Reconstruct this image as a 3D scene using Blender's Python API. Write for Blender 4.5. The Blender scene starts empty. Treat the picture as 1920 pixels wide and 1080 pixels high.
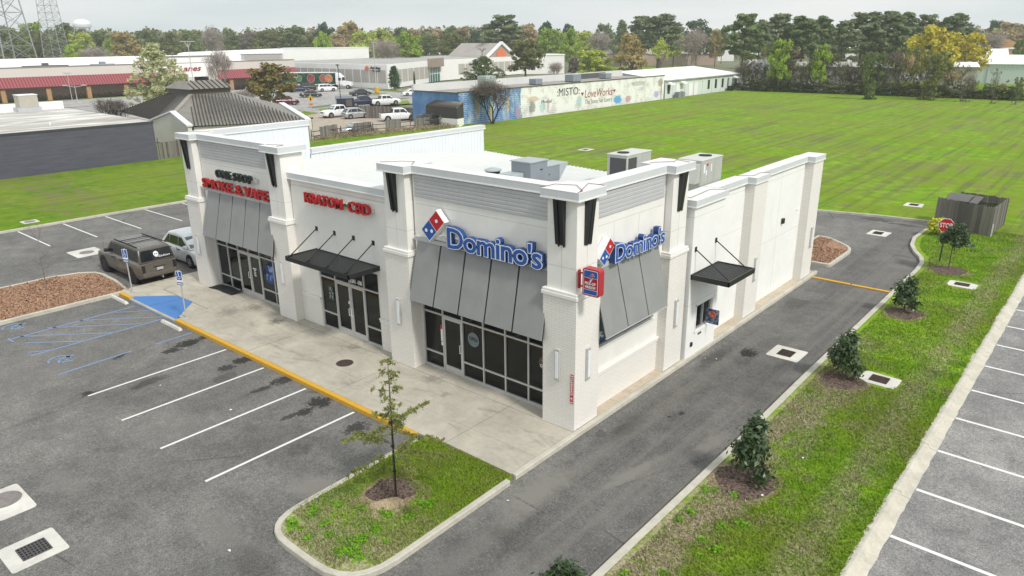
import bpy, math, random
import numpy as np
from mathutils import Vector, Matrix
SC = bpy.context.scene
COL = SC.collection
R = math.radians

# ------------------------------------------------------------ camera
CAM = Vector((11.638, -16.432, 11.593)); FPX = 1368.17
_y, _p, _r = R(40.654), R(-18.871), R(-0.627)
_f = Vector((-math.sin(_y)*math.cos(_p), math.cos(_y)*math.cos(_p), math.sin(_p)))
_rt = Vector((math.cos(_y), math.sin(_y), 0)); _up = _rt.cross(_f)
_rt, _up = _rt*math.cos(_r)+_up*math.sin(_r), -_rt*math.sin(_r)+_up*math.cos(_r)
cd = bpy.data.cameras.new('camera'); cam = bpy.data.objects.new('camera', cd); COL.objects.link(cam)
cam.matrix_world = Matrix(((_rt.x, _up.x, -_f.x, CAM.x), (_rt.y, _up.y, -_f.y, CAM.y), (_rt.z, _up.z, -_f.z, CAM.z), (0, 0, 0, 1)))
cd.sensor_width = 36; cd.lens = FPX/1920*36; cd.clip_start = 0.1; cd.clip_end = 6000
SC.camera = cam

# ------------------------------------------------------------ world, sun, exposure
w = bpy.data.worlds.new('World'); SC.world = w; w.use_nodes = True
nt = w.node_tree; nt.nodes.clear()
def wn(t, **k):
    n = nt.nodes.new(t)
    for a, b in k.items(): setattr(n, a, b)
    return n
SUN_EL, SUN_AZ = 46, 100      # azimuth clockwise from +Y
sky = wn('ShaderNodeTexSky', sky_type='NISHITA', sun_disc=False, sun_elevation=R(SUN_EL), sun_rotation=R(SUN_AZ))
sky.dust_density = 3.0
b1 = wn('ShaderNodeBackground'); b1.inputs[1].default_value = 0.10
nt.links.new(sky.outputs[0], b1.inputs[0])
tc = wn('ShaderNodeTexCoord'); mp = wn('ShaderNodeMapping'); mp.inputs['Scale'].default_value = (1.0, 1.0, 6.5)
nt.links.new(tc.outputs['Generated'], mp.inputs[0])
nz = wn('ShaderNodeTexNoise'); nz.inputs['Scale'].default_value = 2.6; nz.inputs['Detail'].default_value = 6; nz.inputs['Roughness'].default_value = .5
nt.links.new(mp.outputs[0], nz.inputs[0])
rp = wn('ShaderNodeValToRGB'); e = rp.color_ramp.elements
e[0].position = .35; e[0].color = (.63, .70, .725, 1); e[1].position = .66; e[1].color = (.84, .85, .845, 1)
nt.links.new(nz.outputs[0], rp.inputs[0])
b2 = wn('ShaderNodeBackground'); b2.inputs[1].default_value = 1.0
nt.links.new(rp.outputs[0], b2.inputs[0])
mx = wn('ShaderNodeMixShader'); mx.inputs[0].default_value = .88
nt.links.new(b1.outputs[0], mx.inputs[1]); nt.links.new(b2.outputs[0], mx.inputs[2])
wo = wn('ShaderNodeOutputWorld'); nt.links.new(mx.outputs[0], wo.inputs[0])
ld = bpy.data.lights.new('sun', 'SUN'); ld.energy = 2.25; ld.angle = R(8); ld.color = (1, .96, .90)
sun = bpy.data.objects.new('sun', ld); COL.objects.link(sun)
_d = Vector((math.sin(R(SUN_AZ))*math.cos(R(SUN_EL)), math.cos(R(SUN_AZ))*math.cos(R(SUN_EL)), math.sin(R(SUN_EL))))
sun.rotation_euler = _d.to_track_quat('Z', 'Y').to_euler()
vs = SC.view_settings; vs.view_transform = 'Standard'; vs.look = 'None'; vs.gamma = 1; vs.exposure = 0.28
SC.cycles.max_bounces = 6; SC.cycles.volume_bounces = 2; SC.cycles.diffuse_bounces = 3; SC.cycles.transparent_max_bounces = 8

# ------------------------------------------------------------ pixel -> world
def ray(u, v): return _f + _rt*((u-960)/FPX) - _up*((v-540)/FPX)
def G(u, v, z=-.15):
    d = ray(u, v); p = CAM+d*((z-CAM.z)/d.z); return (p.x, p.y)
def AT(u, v, dist):
    d = ray(u, v); return CAM+d*(dist/math.hypot(d.x, d.y))

# ------------------------------------------------------------ material helpers
class M:
    """tiny node-graph writer"""
    def __init__(s, name, rough=.8, metal=0, spec=.3):
        s.m = bpy.data.materials.new(name); s.m.use_nodes = True; s.t = s.m.node_tree
        s.b = s.t.nodes['Principled BSDF']; s.b.inputs['Roughness'].default_value = rough
        s.b.inputs['Metallic'].default_value = metal; s.b.inputs['Specular IOR Level'].default_value = spec
        s._c = None
    def n(s, t, **k):
        n = s.t.nodes.new(t)
        for a, b in k.items(): setattr(n, a, b)
        return n
    def put(s, sock, v):
        if isinstance(v, bpy.types.NodeSocket): s.t.links.new(v, sock)
        elif isinstance(v, (tuple, list)) and len(v) == 3 and sock.type == 'RGBA': sock.default_value = (*v, 1)
        else: sock.default_value = v
    def co(s):
        if s._c is None: s._c = s.n('ShaderNodeTexCoord').outputs['Object']
        return s._c
    def pos(s): return s.n('ShaderNodeNewGeometry').outputs['Position']
    def map(s, v, scale=(1, 1, 1), loc=(0, 0, 0), rot=(0, 0, 0)):
        n = s.n('ShaderNodeMapping'); s.put(n.inputs[0], v); n.inputs['Scale'].default_value = scale
        n.inputs['Location'].default_value = loc; n.inputs['Rotation'].default_value = rot; return n.outputs[0]
    def noise(s, v, scale, detail=3, rough=.55, dist=0):
        n = s.n('ShaderNodeTexNoise'); s.put(n.inputs[0], v); n.inputs['Scale'].default_value = scale
        n.inputs['Detail'].default_value = detail; n.inputs['Roughness'].default_value = rough; n.inputs['Distortion'].default_value = dist
        return n.outputs[0]
    def vor(s, v, scale, out=0, **k):
        n = s.n('ShaderNodeTexVoronoi', **k); s.put(n.inputs['Vector'], v); n.inputs['Scale'].default_value = scale; return n.outputs[out]
    def ramp(s, f, stops):
        n = s.n('ShaderNodeValToRGB'); s.put(n.inputs[0], f); e = n.color_ramp.elements
        while len(e) < len(stops): e.new(.5)
        for el, (p, c) in zip(e, stops):
            el.position = p; el.color = (*c, 1) if isinstance(c, (tuple, list)) else (c, c, c, 1)
        return n.outputs[0]
    def mix(s, f, a, b, mode='MIX'):
        n = s.n('ShaderNodeMix', data_type='RGBA', blend_type=mode)
        s.put(n.inputs[0], f); s.put(n.inputs[6], a); s.put(n.inputs[7], b); return n.outputs[2]
    def math(s, op, a, b=0, c=0, clamp=False):
        n = s.n('ShaderNodeMath', operation=op, use_clamp=clamp); s.put(n.inputs[0], a); s.put(n.inputs[1], b); s.put(n.inputs[2], c); return n.outputs[0]
    def sep(s, v):
        n = s.n('ShaderNodeSeparateXYZ'); s.put(n.inputs[0], v); return n.outputs
    def comb(s, x, y, z):
        n = s.n('ShaderNodeCombineXYZ'); s.put(n.inputs[0], x); s.put(n.inputs[1], y); s.put(n.inputs[2], z); return n.outputs[0]
    def step(s, v, a, b): # smoothstep
        n = s.n('ShaderNodeMapRange', interpolation_type='SMOOTHSTEP'); s.put(n.inputs[0], v); n.inputs[1].default_value = a; n.inputs[2].default_value = b; return n.outputs[0]
    def bump(s, h, strength=.3, dist=.02):
        n = s.n('ShaderNodeBump'); n.inputs['Strength'].default_value = strength; n.inputs['Distance'].default_value = dist
        s.put(n.inputs['Height'], h); s.put(s.b.inputs['Normal'], n.outputs[0])
    def color(s, c): s.put(s.b.inputs['Base Color'], c); return s
    def rough(s, c): s.put(s.b.inputs['Roughness'], c); return s

def vary(name, c, amt=.12, scale=1.5, rough=.7, metal=0, bump=0, spec=.3, fine=40):
    """base colour with soft dirt variation at two scales"""
    m = M(name, rough, metal, spec)
    n1 = m.noise(m.co(), scale, 5, .6); n2 = m.noise(m.co(), fine, 2)
    f = m.math('ADD', m.math('MULTIPLY', n1, .7), m.math('MULTIPLY', n2, .3))
    lo = tuple(x*(1-amt) for x in c); hi = tuple(min(1, x*(1+amt)) for x in c)
    m.color(m.ramp(f, [(.3, lo), (.7, hi)]))
    if bump: m.bump(n2, bump, .01)
    return m.m
def flat(name, c, rough=.5, metal=0, spec=.4): 
    m = M(name, rough, metal, spec); n = m.noise(m.co(), 6, 3)
    m.color(m.ramp(n, [(.3, tuple(x*.94 for x in c)), (.7, tuple(min(1, x*1.04) for x in c))])); return m.m
def emit(name, c, st):
    m = M(name); m.color(c); m.put(m.b.inputs['Emission Color'], c); m.b.inputs['Emission Strength'].default_value = st; return m.m

# ------------------------------------------------------------ mesh builder
class MB:
    def __init__(s): s.v = []; s.f = []; s.mi = []; s.cur = 0
    def mat(s, i): s.cur = i; return s
    def _add(s, vs, fs):
        o = len(s.v); s.v += [tuple(x) for x in vs]; s.f += [tuple(i+o for i in f) for f in fs]; s.mi += [s.cur]*len(fs); return s
    def box(s, x0, y0, z0, x1, y1, z1):
        x0, x1 = min(x0, x1), max(x0, x1); y0, y1 = min(y0, y1), max(y0, y1); z0, z1 = min(z0, z1), max(z0, z1)
        return s._add([(x0, y0, z0), (x1, y0, z0), (x1, y1, z0), (x0, y1, z0), (x0, y0, z1), (x1, y0, z1), (x1, y1, z1), (x0, y1, z1)],
                      [(3, 2, 1, 0), (4, 5, 6, 7), (0, 1, 5, 4), (1, 2, 6, 5), (2, 3, 7, 6), (3, 0, 4, 7)])
    def hexa(s, b, t):
        return s._add(list(b)+list(t), [(3, 2, 1, 0), (4, 5, 6, 7), (0, 1, 5, 4), (1, 2, 6, 5), (2, 3, 7, 6), (3, 0, 4, 7)])
    def face(s, *p): return s._add(p, [tuple(range(len(p)))])
    def prism(s, pts, z0, z1):
        n = len(pts); a = sum(pts[i][0]*pts[(i+1) % n][1]-pts[(i+1) % n][0]*pts[i][1] for i in range(n))
        if a < 0: pts = pts[::-1]
        return s._add([(p[0], p[1], z0) for p in pts]+[(p[0], p[1], z1) for p in pts],
                      [tuple(range(n-1, -1, -1)), tuple(range(n, 2*n))]+[(i, (i+1) % n, n+(i+1) % n, n+i) for i in range(n)])
    def extr(s, pts, d):
        """planar 3-D polygon pts pushed along d"""
        n = len(pts); d = Vector(d); q = [tuple(Vector(p)+d) for p in pts]
        return s._add(list(pts)+q, [tuple(range(n-1, -1, -1)), tuple(range(n, 2*n))]+[(i, (i+1) % n, n+(i+1) % n, n+i) for i in range(n)])
    def tube(s, p, q, r0, r1=None, n=8, cap=True):
        r1 = r0 if r1 is None else r1
        p, q = Vector(p), Vector(q); d = (q-p)
        if d.length < 1e-6: return s
        d.normalize(); a = d.orthogonal().normalized(); b = d.cross(a)
        vs = []
        for c, r in ((p, r0), (q, r1)):
            vs += [c+(a*math.cos(2*math.pi*i/n)+b*math.sin(2*math.pi*i/n))*r for i in range(n)]
        fs = [(i, (i+1) % n, n+(i+1) % n, n+i) for i in range(n)]
        if cap: fs += [tuple(range(n-1, -1, -1)), tuple(range(n, 2*n))]
        return s._add(vs, fs)
    def bar(s, p, q, w, h, up=(0, 0, 1)):
        p, q = Vector(p), Vector(q); d = (q-p).normalized(); a = d.cross(Vector(up)).normalized()*w/2; b = a.cross(d).normalized()*h/2
        return s.hexa([p-a-b, p+a-b, q+a-b, q-a-b], [p-a+b, p+a+b, q+a+b, q-a+b])
    def grid(s, rows):
        m = len(rows[0]); o = len(s.v)
        for r in rows: s.v += [tuple(x) for x in r]
        for i in range(len(rows)-1):
            for j in range(m-1):
                s.f.append((o+i*m+j, o+i*m+j+1, o+(i+1)*m+j+1, o+(i+1)*m+j)); s.mi.append(s.cur)
        return s
    def build(s, name, mats, parent=None, smooth=False, bevel=0, seg=1, **tags):
        me = bpy.data.meshes.new(name); me.from_pydata(s.v, [], s.f)
        mats = mats if isinstance(mats, (list, tuple)) else [mats]
        for m in mats: me.materials.append(m)
        if len(mats) > 1: me.polygons.foreach_set('material_index', s.mi)
        if smooth: me.polygons.foreach_set('use_smooth', [True]*len(s.f))
        me.update()
        return link(name, me, parent, bevel, seg, **tags)
def link(name, me, parent=None, bevel=0, seg=1, **tags):
    o = bpy.data.objects.new(name, me); COL.objects.link(o)
    if parent is not None: o.parent = parent
    if bevel:
        b = o.modifiers.new('bevel', 'BEVEL'); b.width = bevel; b.segments = seg; b.limit_method = 'ANGLE'; b.angle_limit = R(40)
    for k, v in tags.items(): o[k] = v
    return o
def thing(name, label, cat, loc=(0, 0, 0), rz=0, group=None):
    o = bpy.data.objects.new(name, None); COL.objects.link(o); o.empty_display_size = .3
    o.location = loc; o.rotation_euler = (0, 0, rz); o['label'] = label; o['category'] = cat
    if group: o['group'] = group
    return o
def struct(name, mb, mat, **k): return mb.build(name, mat, None, kind='structure', **k)
def copy_tree(o, parent=None):
    c = o.copy(); COL.objects.link(c); c.parent = parent
    for ch in list(o.children):
        copy_tree(ch, c)
    return c
def relabel(o, label=None, group=None):
    if label: o['label'] = label
    if group: o['group'] = group
    elif 'group' in o: del o['group']
    return o
FONTC = {}
def text_mesh(body, bold=0.0, extr=.05, spacing=1.0, shear=0):
    k = (body, bold, extr, spacing, shear)
    if k in FONTC: return FONTC[k]
    c = bpy.data.curves.new('t', 'FONT'); c.body = body; c.size = 1; c.offset = bold; c.extrude = extr; c.resolution_u = 3
    c.space_character = spacing; c.shear = shear; c.align_x = 'LEFT'
    o = bpy.data.objects.new('t', c); COL.objects.link(o); bpy.context.view_layer.update()
    me = bpy.data.meshes.new_from_object(o.evaluated_get(bpy.context.evaluated_depsgraph_get()))
    v = np.empty(len(me.vertices)*3); me.vertices.foreach_get('co', v); v = v.reshape(-1, 3)
    fs = [tuple(p.vertices) for p in me.polygons]
    bpy.data.objects.remove(o); bpy.data.curves.remove(c); bpy.data.meshes.remove(me)
    FONTC[k] = (v, fs); return FONTC[k]
def put_text(mb, body, org, right, up, width, height, depth, bold=0, spacing=1, shear=0, inset=None):
    """text stretched to width x height from the lower left corner org; stands out by depth along right x up.
    inset=(bold of the reference) keeps the layout of a bolder version"""
    v, fs = text_mesh(body, bold, .5, spacing, shear)
    rv = text_mesh(body, inset, .5, spacing, shear)[0] if inset is not None else v
    lo, hi = rv.min(0), rv.max(0); q = (v-lo)/np.maximum(hi-lo, 1e-6)
    q[:, 2] = (v[:, 2]-v[:, 2].min())/max(v[:, 2].max()-v[:, 2].min(), 1e-6)
    R_, U_ = Vector(right).normalized(), Vector(up).normalized(); N_ = R_.cross(U_); O_ = Vector(org)
    mb._add([O_+R_*(a[0]*width)+U_*(a[1]*height)+N_*(a[2]*depth) for a in q], fs)
    return mb
# ============================================================ GROUND
L = -.15
def grass_mat(name, streak=0.0, dead=.5, bright=1.0, strip=False):
    m = M(name, .95, 0, .1); c = m.pos()
    big = m.noise(c, .12, 4, .6); mid = m.noise(c, .9, 4, .6); fine = m.noise(c, 14, 3, .7); vf = m.noise(c, 60, 2, .7)
    g = m.ramp(m.math('ADD', m.math('MULTIPLY', mid, .45), m.math('ADD', m.math('MULTIPLY', fine, .3), m.math('MULTIPLY', vf, .25))),
               [(.34, (.050*bright, .115*bright, .006)), (.5, (.112*bright, .212*bright, .010)), (.66, (.21*bright, .32*bright, .026))])
    tan = m.ramp(fine, [(.3, (.20, .155, .09)), (.7, (.40, .33, .22))])
    yg = m.ramp(vf, [(.3, (.13, .20, .012)), (.7, (.25, .31, .035))])
    g = m.mix(m.step(big, .40, .60), g, m.mix(.75, g, yg))
    d = m.math('ADD', m.math('MULTIPLY', m.noise(c, .55, 5, .7), .6), m.math('MULTIPLY', fine, .4))
    g = m.mix(m.math('MULTIPLY', m.step(d, .60-.1*dead, .70-.08*dead), .8), g, tan)
    if strip:   # thin, straw-coloured turf beside the drive and along the wheel rut
        x, y, _ = m.sep(c); wob = m.math('MULTIPLY', m.math('SUBTRACT', m.noise(c, .45, 4, .7), .5), 3.0)
        b1 = m.math('SUBTRACT', 1, m.step(m.math('ABSOLUTE', m.math('ADD', m.math('SUBTRACT', x, 4.9), wob)), .2, 1.1)); b1 = m.math('MULTIPLY', b1, m.math('SUBTRACT', 1, m.step(y, 4, 16)))
        b2 = m.math('SUBTRACT', 1, m.step(m.math('ABSOLUTE', m.math('ADD', m.math('SUBTRACT', x, 7.5), m.math('MULTIPLY', wob, .4))), .1, .7))
        b3 = m.math('MULTIPLY', m.math('SUBTRACT', 1, m.step(x, 1, 2)), m.math('MULTIPLY', m.step(m.math('SUBTRACT', m.math('MULTIPLY', wob, .8), y), 5.0, 8.6), .8)); dry = m.math('MINIMUM', 1, m.math('ADD', m.math('ADD', m.math('MULTIPLY', b1, 1.0), m.math('MULTIPLY', b2, .5)), m.math('ADD', b3, .05))); br = m.noise(c, 5.5, 4, .75); br2 = m.noise(c, 1.6, 4, .7)
        k = m.math('MULTIPLY', dry, m.step(m.math('ADD', m.math('MULTIPLY', br, .55), m.math('MULTIPLY', br2, .45)), .40, .50))
        g = m.mix(m.math('MULTIPLY', k, .85), g, m.mix(m.step(fine, .35, .65), (.27, .21, .145), (.62, .53, .40)))
        k2 = m.math('MULTIPLY', m.step(m.math('ADD', m.math('MULTIPLY', br, .5), m.math('MULTIPLY', br2, .5)), .50, .60), .38)
        g = m.mix(k2, g, m.mix(vf, (.17, .19, .05), (.36, .34, .14)))
    if streak:
        s1 = m.noise(m.map(c, (.42, .014, 1)), 1, 4, .7); s2 = m.noise(m.map(c, (1.3, .03, 1)), 1, 4, .7)
        s3 = m.noise(m.map(c, (.035, .075, 1)), 1, 5, .65)
        f = m.math('MULTIPLY', m.step(m.math('ADD', m.math('MULTIPLY', s1, .45), m.math('MULTIPLY', s2, .55)), .44, .56), m.step(s3, .38, .54))
        g = m.mix(m.math('MULTIPLY', f, streak), g, m.ramp(mid, [(.35, (.17, .165, .055)), (.65, (.30, .28, .11))]))
        f2 = m.math('MULTIPLY', m.step(m.math('ADD', m.math('MULTIPLY', s2, .5), m.math('MULTIPLY', mid, .5)), .47, .57), m.step(m.noise(m.map(c, (.045, .17, 1), (7, 3, 0), (0, 0, R(-40))), 1, 5, .6), .51, .58))
        g = m.mix(m.math('MULTIPLY', f2, .8), g, (.20, .155, .10)); g = m.mix(m.math('MULTIPLY', m.step(s2, .50, .60), .35), g, (.07, .15, .008))
    m.color(g); m.bump(m.math('ADD', fine, vf), .6, .05); return m.m
GRASS = grass_mat('lawn_grass', 0, .9, 1.8, True); FIELD = grass_mat('field_grass', .5, .1, 1.5); FARG = vary('far_ground', (.17, .18, .11), .3, .02, .95)

def asphalt_mat(name, base=.15, stains=(), cool=0.0, tracks=False):
    m = M(name, .92, 0, .25); c = m.pos()
    vf = m.noise(c, 55, 2, .8); sp = m.vor(c, 38); mid = m.noise(c, 1.1, 5, .65); big = m.noise(c, .22, 5, .6)
    f = m.math('ADD', m.math('MULTIPLY', big, .55), m.math('MULTIPLY', mid, .45))
    col = m.ramp(f, [(.34, (base*.66, base*.65, base*(.65+cool))), (.50, (base*.98, base*.955, base*(.92+cool))), (.70, (base*1.45, base*1.40, base*(1.30+cool)))])
    grain = m.math('ADD', m.math('MULTIPLY', vf, .9), m.math('MULTIPLY', sp, .5))
    col = m.mix(1.0, col, m.ramp(grain, [(.25, .42), (.55, 1.0), (.95, 2.0)]), 'MULTIPLY')
    agg = m.noise(c, 15, 3, .85); col = m.mix(1.0, col, m.ramp(agg, [(.30, .66), (.5, 1.0), (.70, 1.42)]), 'MULTIPLY')
    med = m.noise(c, 5.5, 5, .75); col = m.mix(1.0, col, m.ramp(med, [(.30, .86), (.5, 1.0), (.70, 1.14)]), 'MULTIPLY')
    wpd = m.noise(m.map(c, (.8, .25, 1), (5, 2, 0), (0, 0, R(28))), 1, 6, .7, 1.2); col = m.mix(m.math('MULTIPLY', m.step(wpd, .56, .72), .32), col, (base*1.7, base*1.62, base*1.48)); col = m.mix(m.math('MULTIPLY', m.step(m.math('SUBTRACT', 1, wpd), .56, .72), .35), col, (base*.5, base*.49, base*.48))
    if tracks:
        lane = m.step(m.noise(m.map(c, (1.25, .03, 1)), 1, 4, .6), .44, .62)
        x = m.sep(c)[0]
        inlane = m.math('MULTIPLY', m.step(x, .3, 1.0), lane)
        col = m.mix(m.math('MULTIPLY', m.step(x, .3, 1.0), .45), col, m.mix(1.0, col, (.52, .51, .53), 'MULTIPLY')); col = m.mix(m.math('MULTIPLY', inlane, .42), col, (base*1.75, base*1.62, base*1.45))
    # hairline cracks
    ck = m.vor(m.map(m.mix(.12, c, m.n('ShaderNodeTexNoise').outputs[1]), (.14, .14, .14)), 1, 0, feature='DISTANCE_TO_EDGE')
    ckm = m.math('MULTIPLY', m.math('SUBTRACT', 1, m.step(ck, .0015, .004)), m.step(m.noise(c, .35, 2), .52, .62))
    col = m.mix(m.math('MULTIPLY', ckm, .55), col, (base*.4, base*.4, base*.4))
    wob = m.noise(c, 2.6, 5, .75); wob2 = m.noise(c, 9, 4, .8)
    for (x, y, rx, ry, ang, dk) in stains:
        q = m.map(c, (1, 1, 0), (0, 0, 0)); v = m.n('ShaderNodeVectorMath', operation='SUBTRACT'); m.put(v.inputs[0], q); v.inputs[1].default_value = (x, y, 0)
        q = m.map(v.outputs[0], (1, 1, 1), (0, 0, 0), (0, 0, R(-ang))); q = m.map(q, (1/rx, 1/ry, 0))
        ln = m.n('ShaderNodeVectorMath', operation='LENGTH'); m.put(ln.inputs[0], q)
        d = m.math('ADD', ln.outputs['Value'], m.math('MULTIPLY', m.math('SUBTRACT', wob, .5), 1.8))
        if dk > .6: a = m.math('MULTIPLY', m.step(m.math('ADD', m.math('ADD', m.math('MULTIPLY', wob2, .75), m.math('MULTIPLY', wob, .45)), m.math('MULTIPLY', m.math('SUBTRACT', 1, ln.outputs['Value']), .34)), .68, .75), dk)
        elif dk < 0: a = m.math('MULTIPLY', m.math('SUBTRACT', 1, m.step(d, .35, 1.15)), -dk)
        else: a = m.math('MULTIPLY', m.math('SUBTRACT', 1, m.step(d, .45, 1.05)), dk)
        col = m.mix(a, col, (base*.2, base*.195, base*.185) if dk > 0 else (base*1.85, base*1.74, base*1.58))
    m.color(col); m.bump(m.math('ADD', vf, m.math('MULTIPLY', sp, .6)), .5, .008); return m.m
def st(u, v, rx, ry, ang, dk): x, y = G(u, v); return (x, y, rx, ry, ang, dk)
STAINS = [st(1000, 925, .55, 1.6, 0, -.9), st(1190, 885, .25, 1.6, -8, -.8), st(1330, 835, .3, 1.4, -6, -.7), st(590, 915, 1.1, .6, 0, -.8), st(120, 905, 1.4, .4, 0, -.4), st(420, 1000, 1.8, .6, 0, -.4), st(330, 800, 1.3, 1.5, 0, -.28), st(60, 690, 2.5, 2.0, 0, -.25), st(640, 1010, 1.5, .9, 0, .42), st(480, 1060, 1.2, .5, 0, .35), st(520, 830, 2.2, 1.6, 0, .22), st(1450, 700, .5, 3.5, 0, .25),st(322, 657, .35, .55, 0, .85), st(352, 643, .5, .8, 0, .9), st(385, 632, .25, .5, 0, .8), st(425, 690, .35, .5, 0, .8), st(455, 676, .5, .55, 0, .9), st(275, 718, .35, .9, 5, .55), st(490, 730, .2, .7, 0, .75), st(530, 712, .4, .6, 0, .85), st(572, 772, .35, .4, 0, .85), st(600, 755, .55, .6, 0, .9), st(545, 780, .2, .5, 0, .75),
          st(225, 668, .16, .5, 20, .8), st(165, 738, .3, .35, 0, .85), st(420, 710, .5, .6, 0, .4), st(665, 803, .5, .6, 0, .8), st(1405, 662, .45, .6, 10, .95), st(1340, 668, .4, 1.6, 0, .45),
          st(1278, 775, .12, .2, 0, .8), st(1255, 782, .08, .12, 0, .8), st(1125, 811, .16, .16, 0, .75), st(1180, 800, .35, 1.4, 0, .3), st(1500, 560, .7, 2.4, 0, .35), st(1645, 412, 1.2, .7, 0, .6), st(1690, 421, 1.6, .35, 0, .6), st(560, 842, .5, .5, 0, .3), st(960, 1010, 1.0, .5, 0, .25), st(300, 560, 1.2, .5, 0, .35)]
ASPH = asphalt_mat('worn_asphalt', .118, STAINS, -.02, True)
ASPH2 = asphalt_mat('pale_asphalt', .175, (), .01); ASPH3 = asphalt_mat('retail_asphalt', .26, ())
def concrete(name, c, joints=None, stain=0, sc=1.0):
    m = M(name, .9, 0, .2); p = m.pos()
    a = m.noise(p, .7*sc, 6, .65, .6); b = m.noise(p, 5*sc, 4, .7); v = m.noise(p, 50, 2)
    f = m.math('ADD', m.math('MULTIPLY', a, .6), m.math('ADD', m.math('MULTIPLY', b, .25), m.math('MULTIPLY', v, .15)))
    col = m.ramp(f, [(.32, tuple(x*.74 for x in c)), (.5, c), (.68, tuple(min(x*1.25, .9) for x in c))])
    if stain:
        d = m.noise(m.map(p, (.5, 1.6, 1), (3, 1, 0)), 1.0, 5, .7, .8)
        col = m.mix(m.math('MULTIPLY', m.step(d, .54, .72), stain), col, tuple(x*.45 for x in c))
        for (sx, sy, r, k) in [(-15.6, -.55, .55, .8), (-18.3, -1.25, .9, .5), (-17.9, -.2, .8, .45), (-10.6, -.2, .45, .55), (-6.1, -.25, .5, .5), (-4.9, -.8, .3, .35), (-14.0, -1.8, 1.2, .22), (-11.5, -1.9, .8, .2), (-8.2, -2.0, .9, .2)]:
            vv = m.n('ShaderNodeVectorMath', operation='DISTANCE'); m.put(vv.inputs[0], p); vv.inputs[1].default_value = (sx, sy, 0)
            dd = m.math('ADD', vv.outputs['Value'], m.math('MULTIPLY', m.math('SUBTRACT', b, .5), 1.1))
            col = m.mix(m.math('MULTIPLY', m.math('SUBTRACT', 1, m.step(dd, 0, r)), k), col, tuple(x*.22 for x in c))
    if joints:
        x, y, _ = m.sep(p)
        for ax, val, wd in joints:
            d = m.math('ABSOLUTE', m.math('SUBTRACT', x if ax == 'x' else y, val))
            col = m.mix(m.math('MULTIPLY', m.math('SUBTRACT', 1, m.step(d, wd*.4, wd)), .75), col, tuple(x*.35 for x in c))
    m.color(col); m.bump(m.math('ADD', v, b), .25, .01); return m.m
WALKM = concrete('sidewalk_concrete', (.46, .425, .355), [('x', -13.62, .022), ('x', -2.62, .014), ('x', -8.1, .012), ('y', -.06, .016), ('x', -19.1, .014), ('y', -1.9, .008)], .5)
CURBM = concrete('kerb_concrete', (.50, .475, .405), None, 0, 2); PADM = concrete('pad_concrete', (.62, .60, .55), None, 0, 1)
GUTM = concrete('gutter_concrete', (.54, .51, .43), [('y', y, .02) for y in (-1.6, 3.0, 6.1, 12.2, 15.2, 18.3)], 0, 2)
STRIPC = concrete('side_walk_concrete', (.50, .43, .335), [('y', y, .015) for y in (2.5, 5.5, 8.5, 11.5, 14.5, 17.5)], .25, 1)
def paint(name, c, wear=.35, sc=6):
    m = M(name, .7, 0, .3); p = m.pos(); n = m.noise(p, sc, 5, .75); n2 = m.noise(p, 45, 2)
    f = m.math('ADD', m.math('MULTIPLY', n, .6), m.math('MULTIPLY', n2, .4))
    m.color(m.mix(m.step(f, .50-.0+.18*(1-wear*2), .68), c, tuple(x*.45+.05 for x in c))); return m.m
WHITEP = paint('white_paint', (.74, .74, .72), .2); YELP = paint('yellow_paint', (.66, .37, .035), .42); BLUEP = paint('faded_blue_paint', (.20, .29, .47), .55, 9)
BLUER = paint('blue_ramp_paint', (.075, .21, .50), .15, 3)
PATCH = asphalt_mat('patch_asphalt', .105); 
def mulch_mat(name, lo, hi):
    m = M(name, .95, 0, .1); p = m.pos(); v = m.vor(p, 22, 1); n = m.noise(p, 30, 3, .8)
    s = m.n('ShaderNodeSeparateColor'); m.put(s.inputs[0], v)
    f = m.math('ADD', m.math('MULTIPLY', s.outputs[0], .55), m.math('MULTIPLY', n, .45))
    m.color(m.ramp(f, [(.2, lo), (.55, tuple((a+b)/2 for a, b in zip(lo, hi))), (.9, hi)])); m.bump(f, 1.0, .05); return m.m
CHIPS = mulch_mat('wood_chips', (.17, .085, .048), (.68, .44, .30)); BARK = mulch_mat('dark_bark', (.045, .03, .028), (.27, .20, .16))
DIRT = mulch_mat('bare_dirt', (.20, .145, .09), (.50, .40, .27))

def sheet(name, pts, z, mat, thick=0, kind='structure'):
    mb = MB()
    if thick: mb.prism(pts, z-thick, z)
    else:
        n = len(pts); a = sum(pts[i][0]*pts[(i+1) % n][1]-pts[(i+1) % n][0]*pts[i][1] for i in range(n))
        mb.face(*[(p[0], p[1], z) for p in (pts if a > 0 else pts[::-1])])
    return mb.build(name, mat, None, kind=kind)
def rect(x0, y0, x1, y1): return [(x0, y0), (x1, y0), (x1, y1), (x0, y1)]
# base ground to the horizon
sheet('ground', [(4500*math.cos(a*math.pi/16), 4500*math.sin(a*math.pi/16)) for a in range(32)], -.40, FARG)
sheet('parking_lot', rect(-44.1, -70, 4.4, 37.0), L, ASPH, .1)
sheet('field', [(-62, 36.4), (-44.2, 36.4), (-44.2, 35.35), (-5, 35.75), (-1.2, 36.65), (2.45, 37.05), (2.6, 36.4), (140, 36.4), (140, 152), (-62, 152)], -.04, FIELD, .3)
sheet('west_lawn', [(-66.5, -70), (-44.2, -70), (-44.2, 36.4), (-62, 36.4), (-62, 62), (-66.5, 62)], -.04, grass_mat('west_grass', .35, .35, 1.1), .3)
edge = [(4.28, -70), (4.28, 3), (4.21, 8), (4.18, 15.4), (4.15, 22.5), (4.15, 24.8), (4.05, 26.3), (3.78, 27.4), (3.2, 28.6), (2.73, 29.9), (2.45, 31.7), (2.5, 33.5), (2.55, 34.6)]
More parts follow.
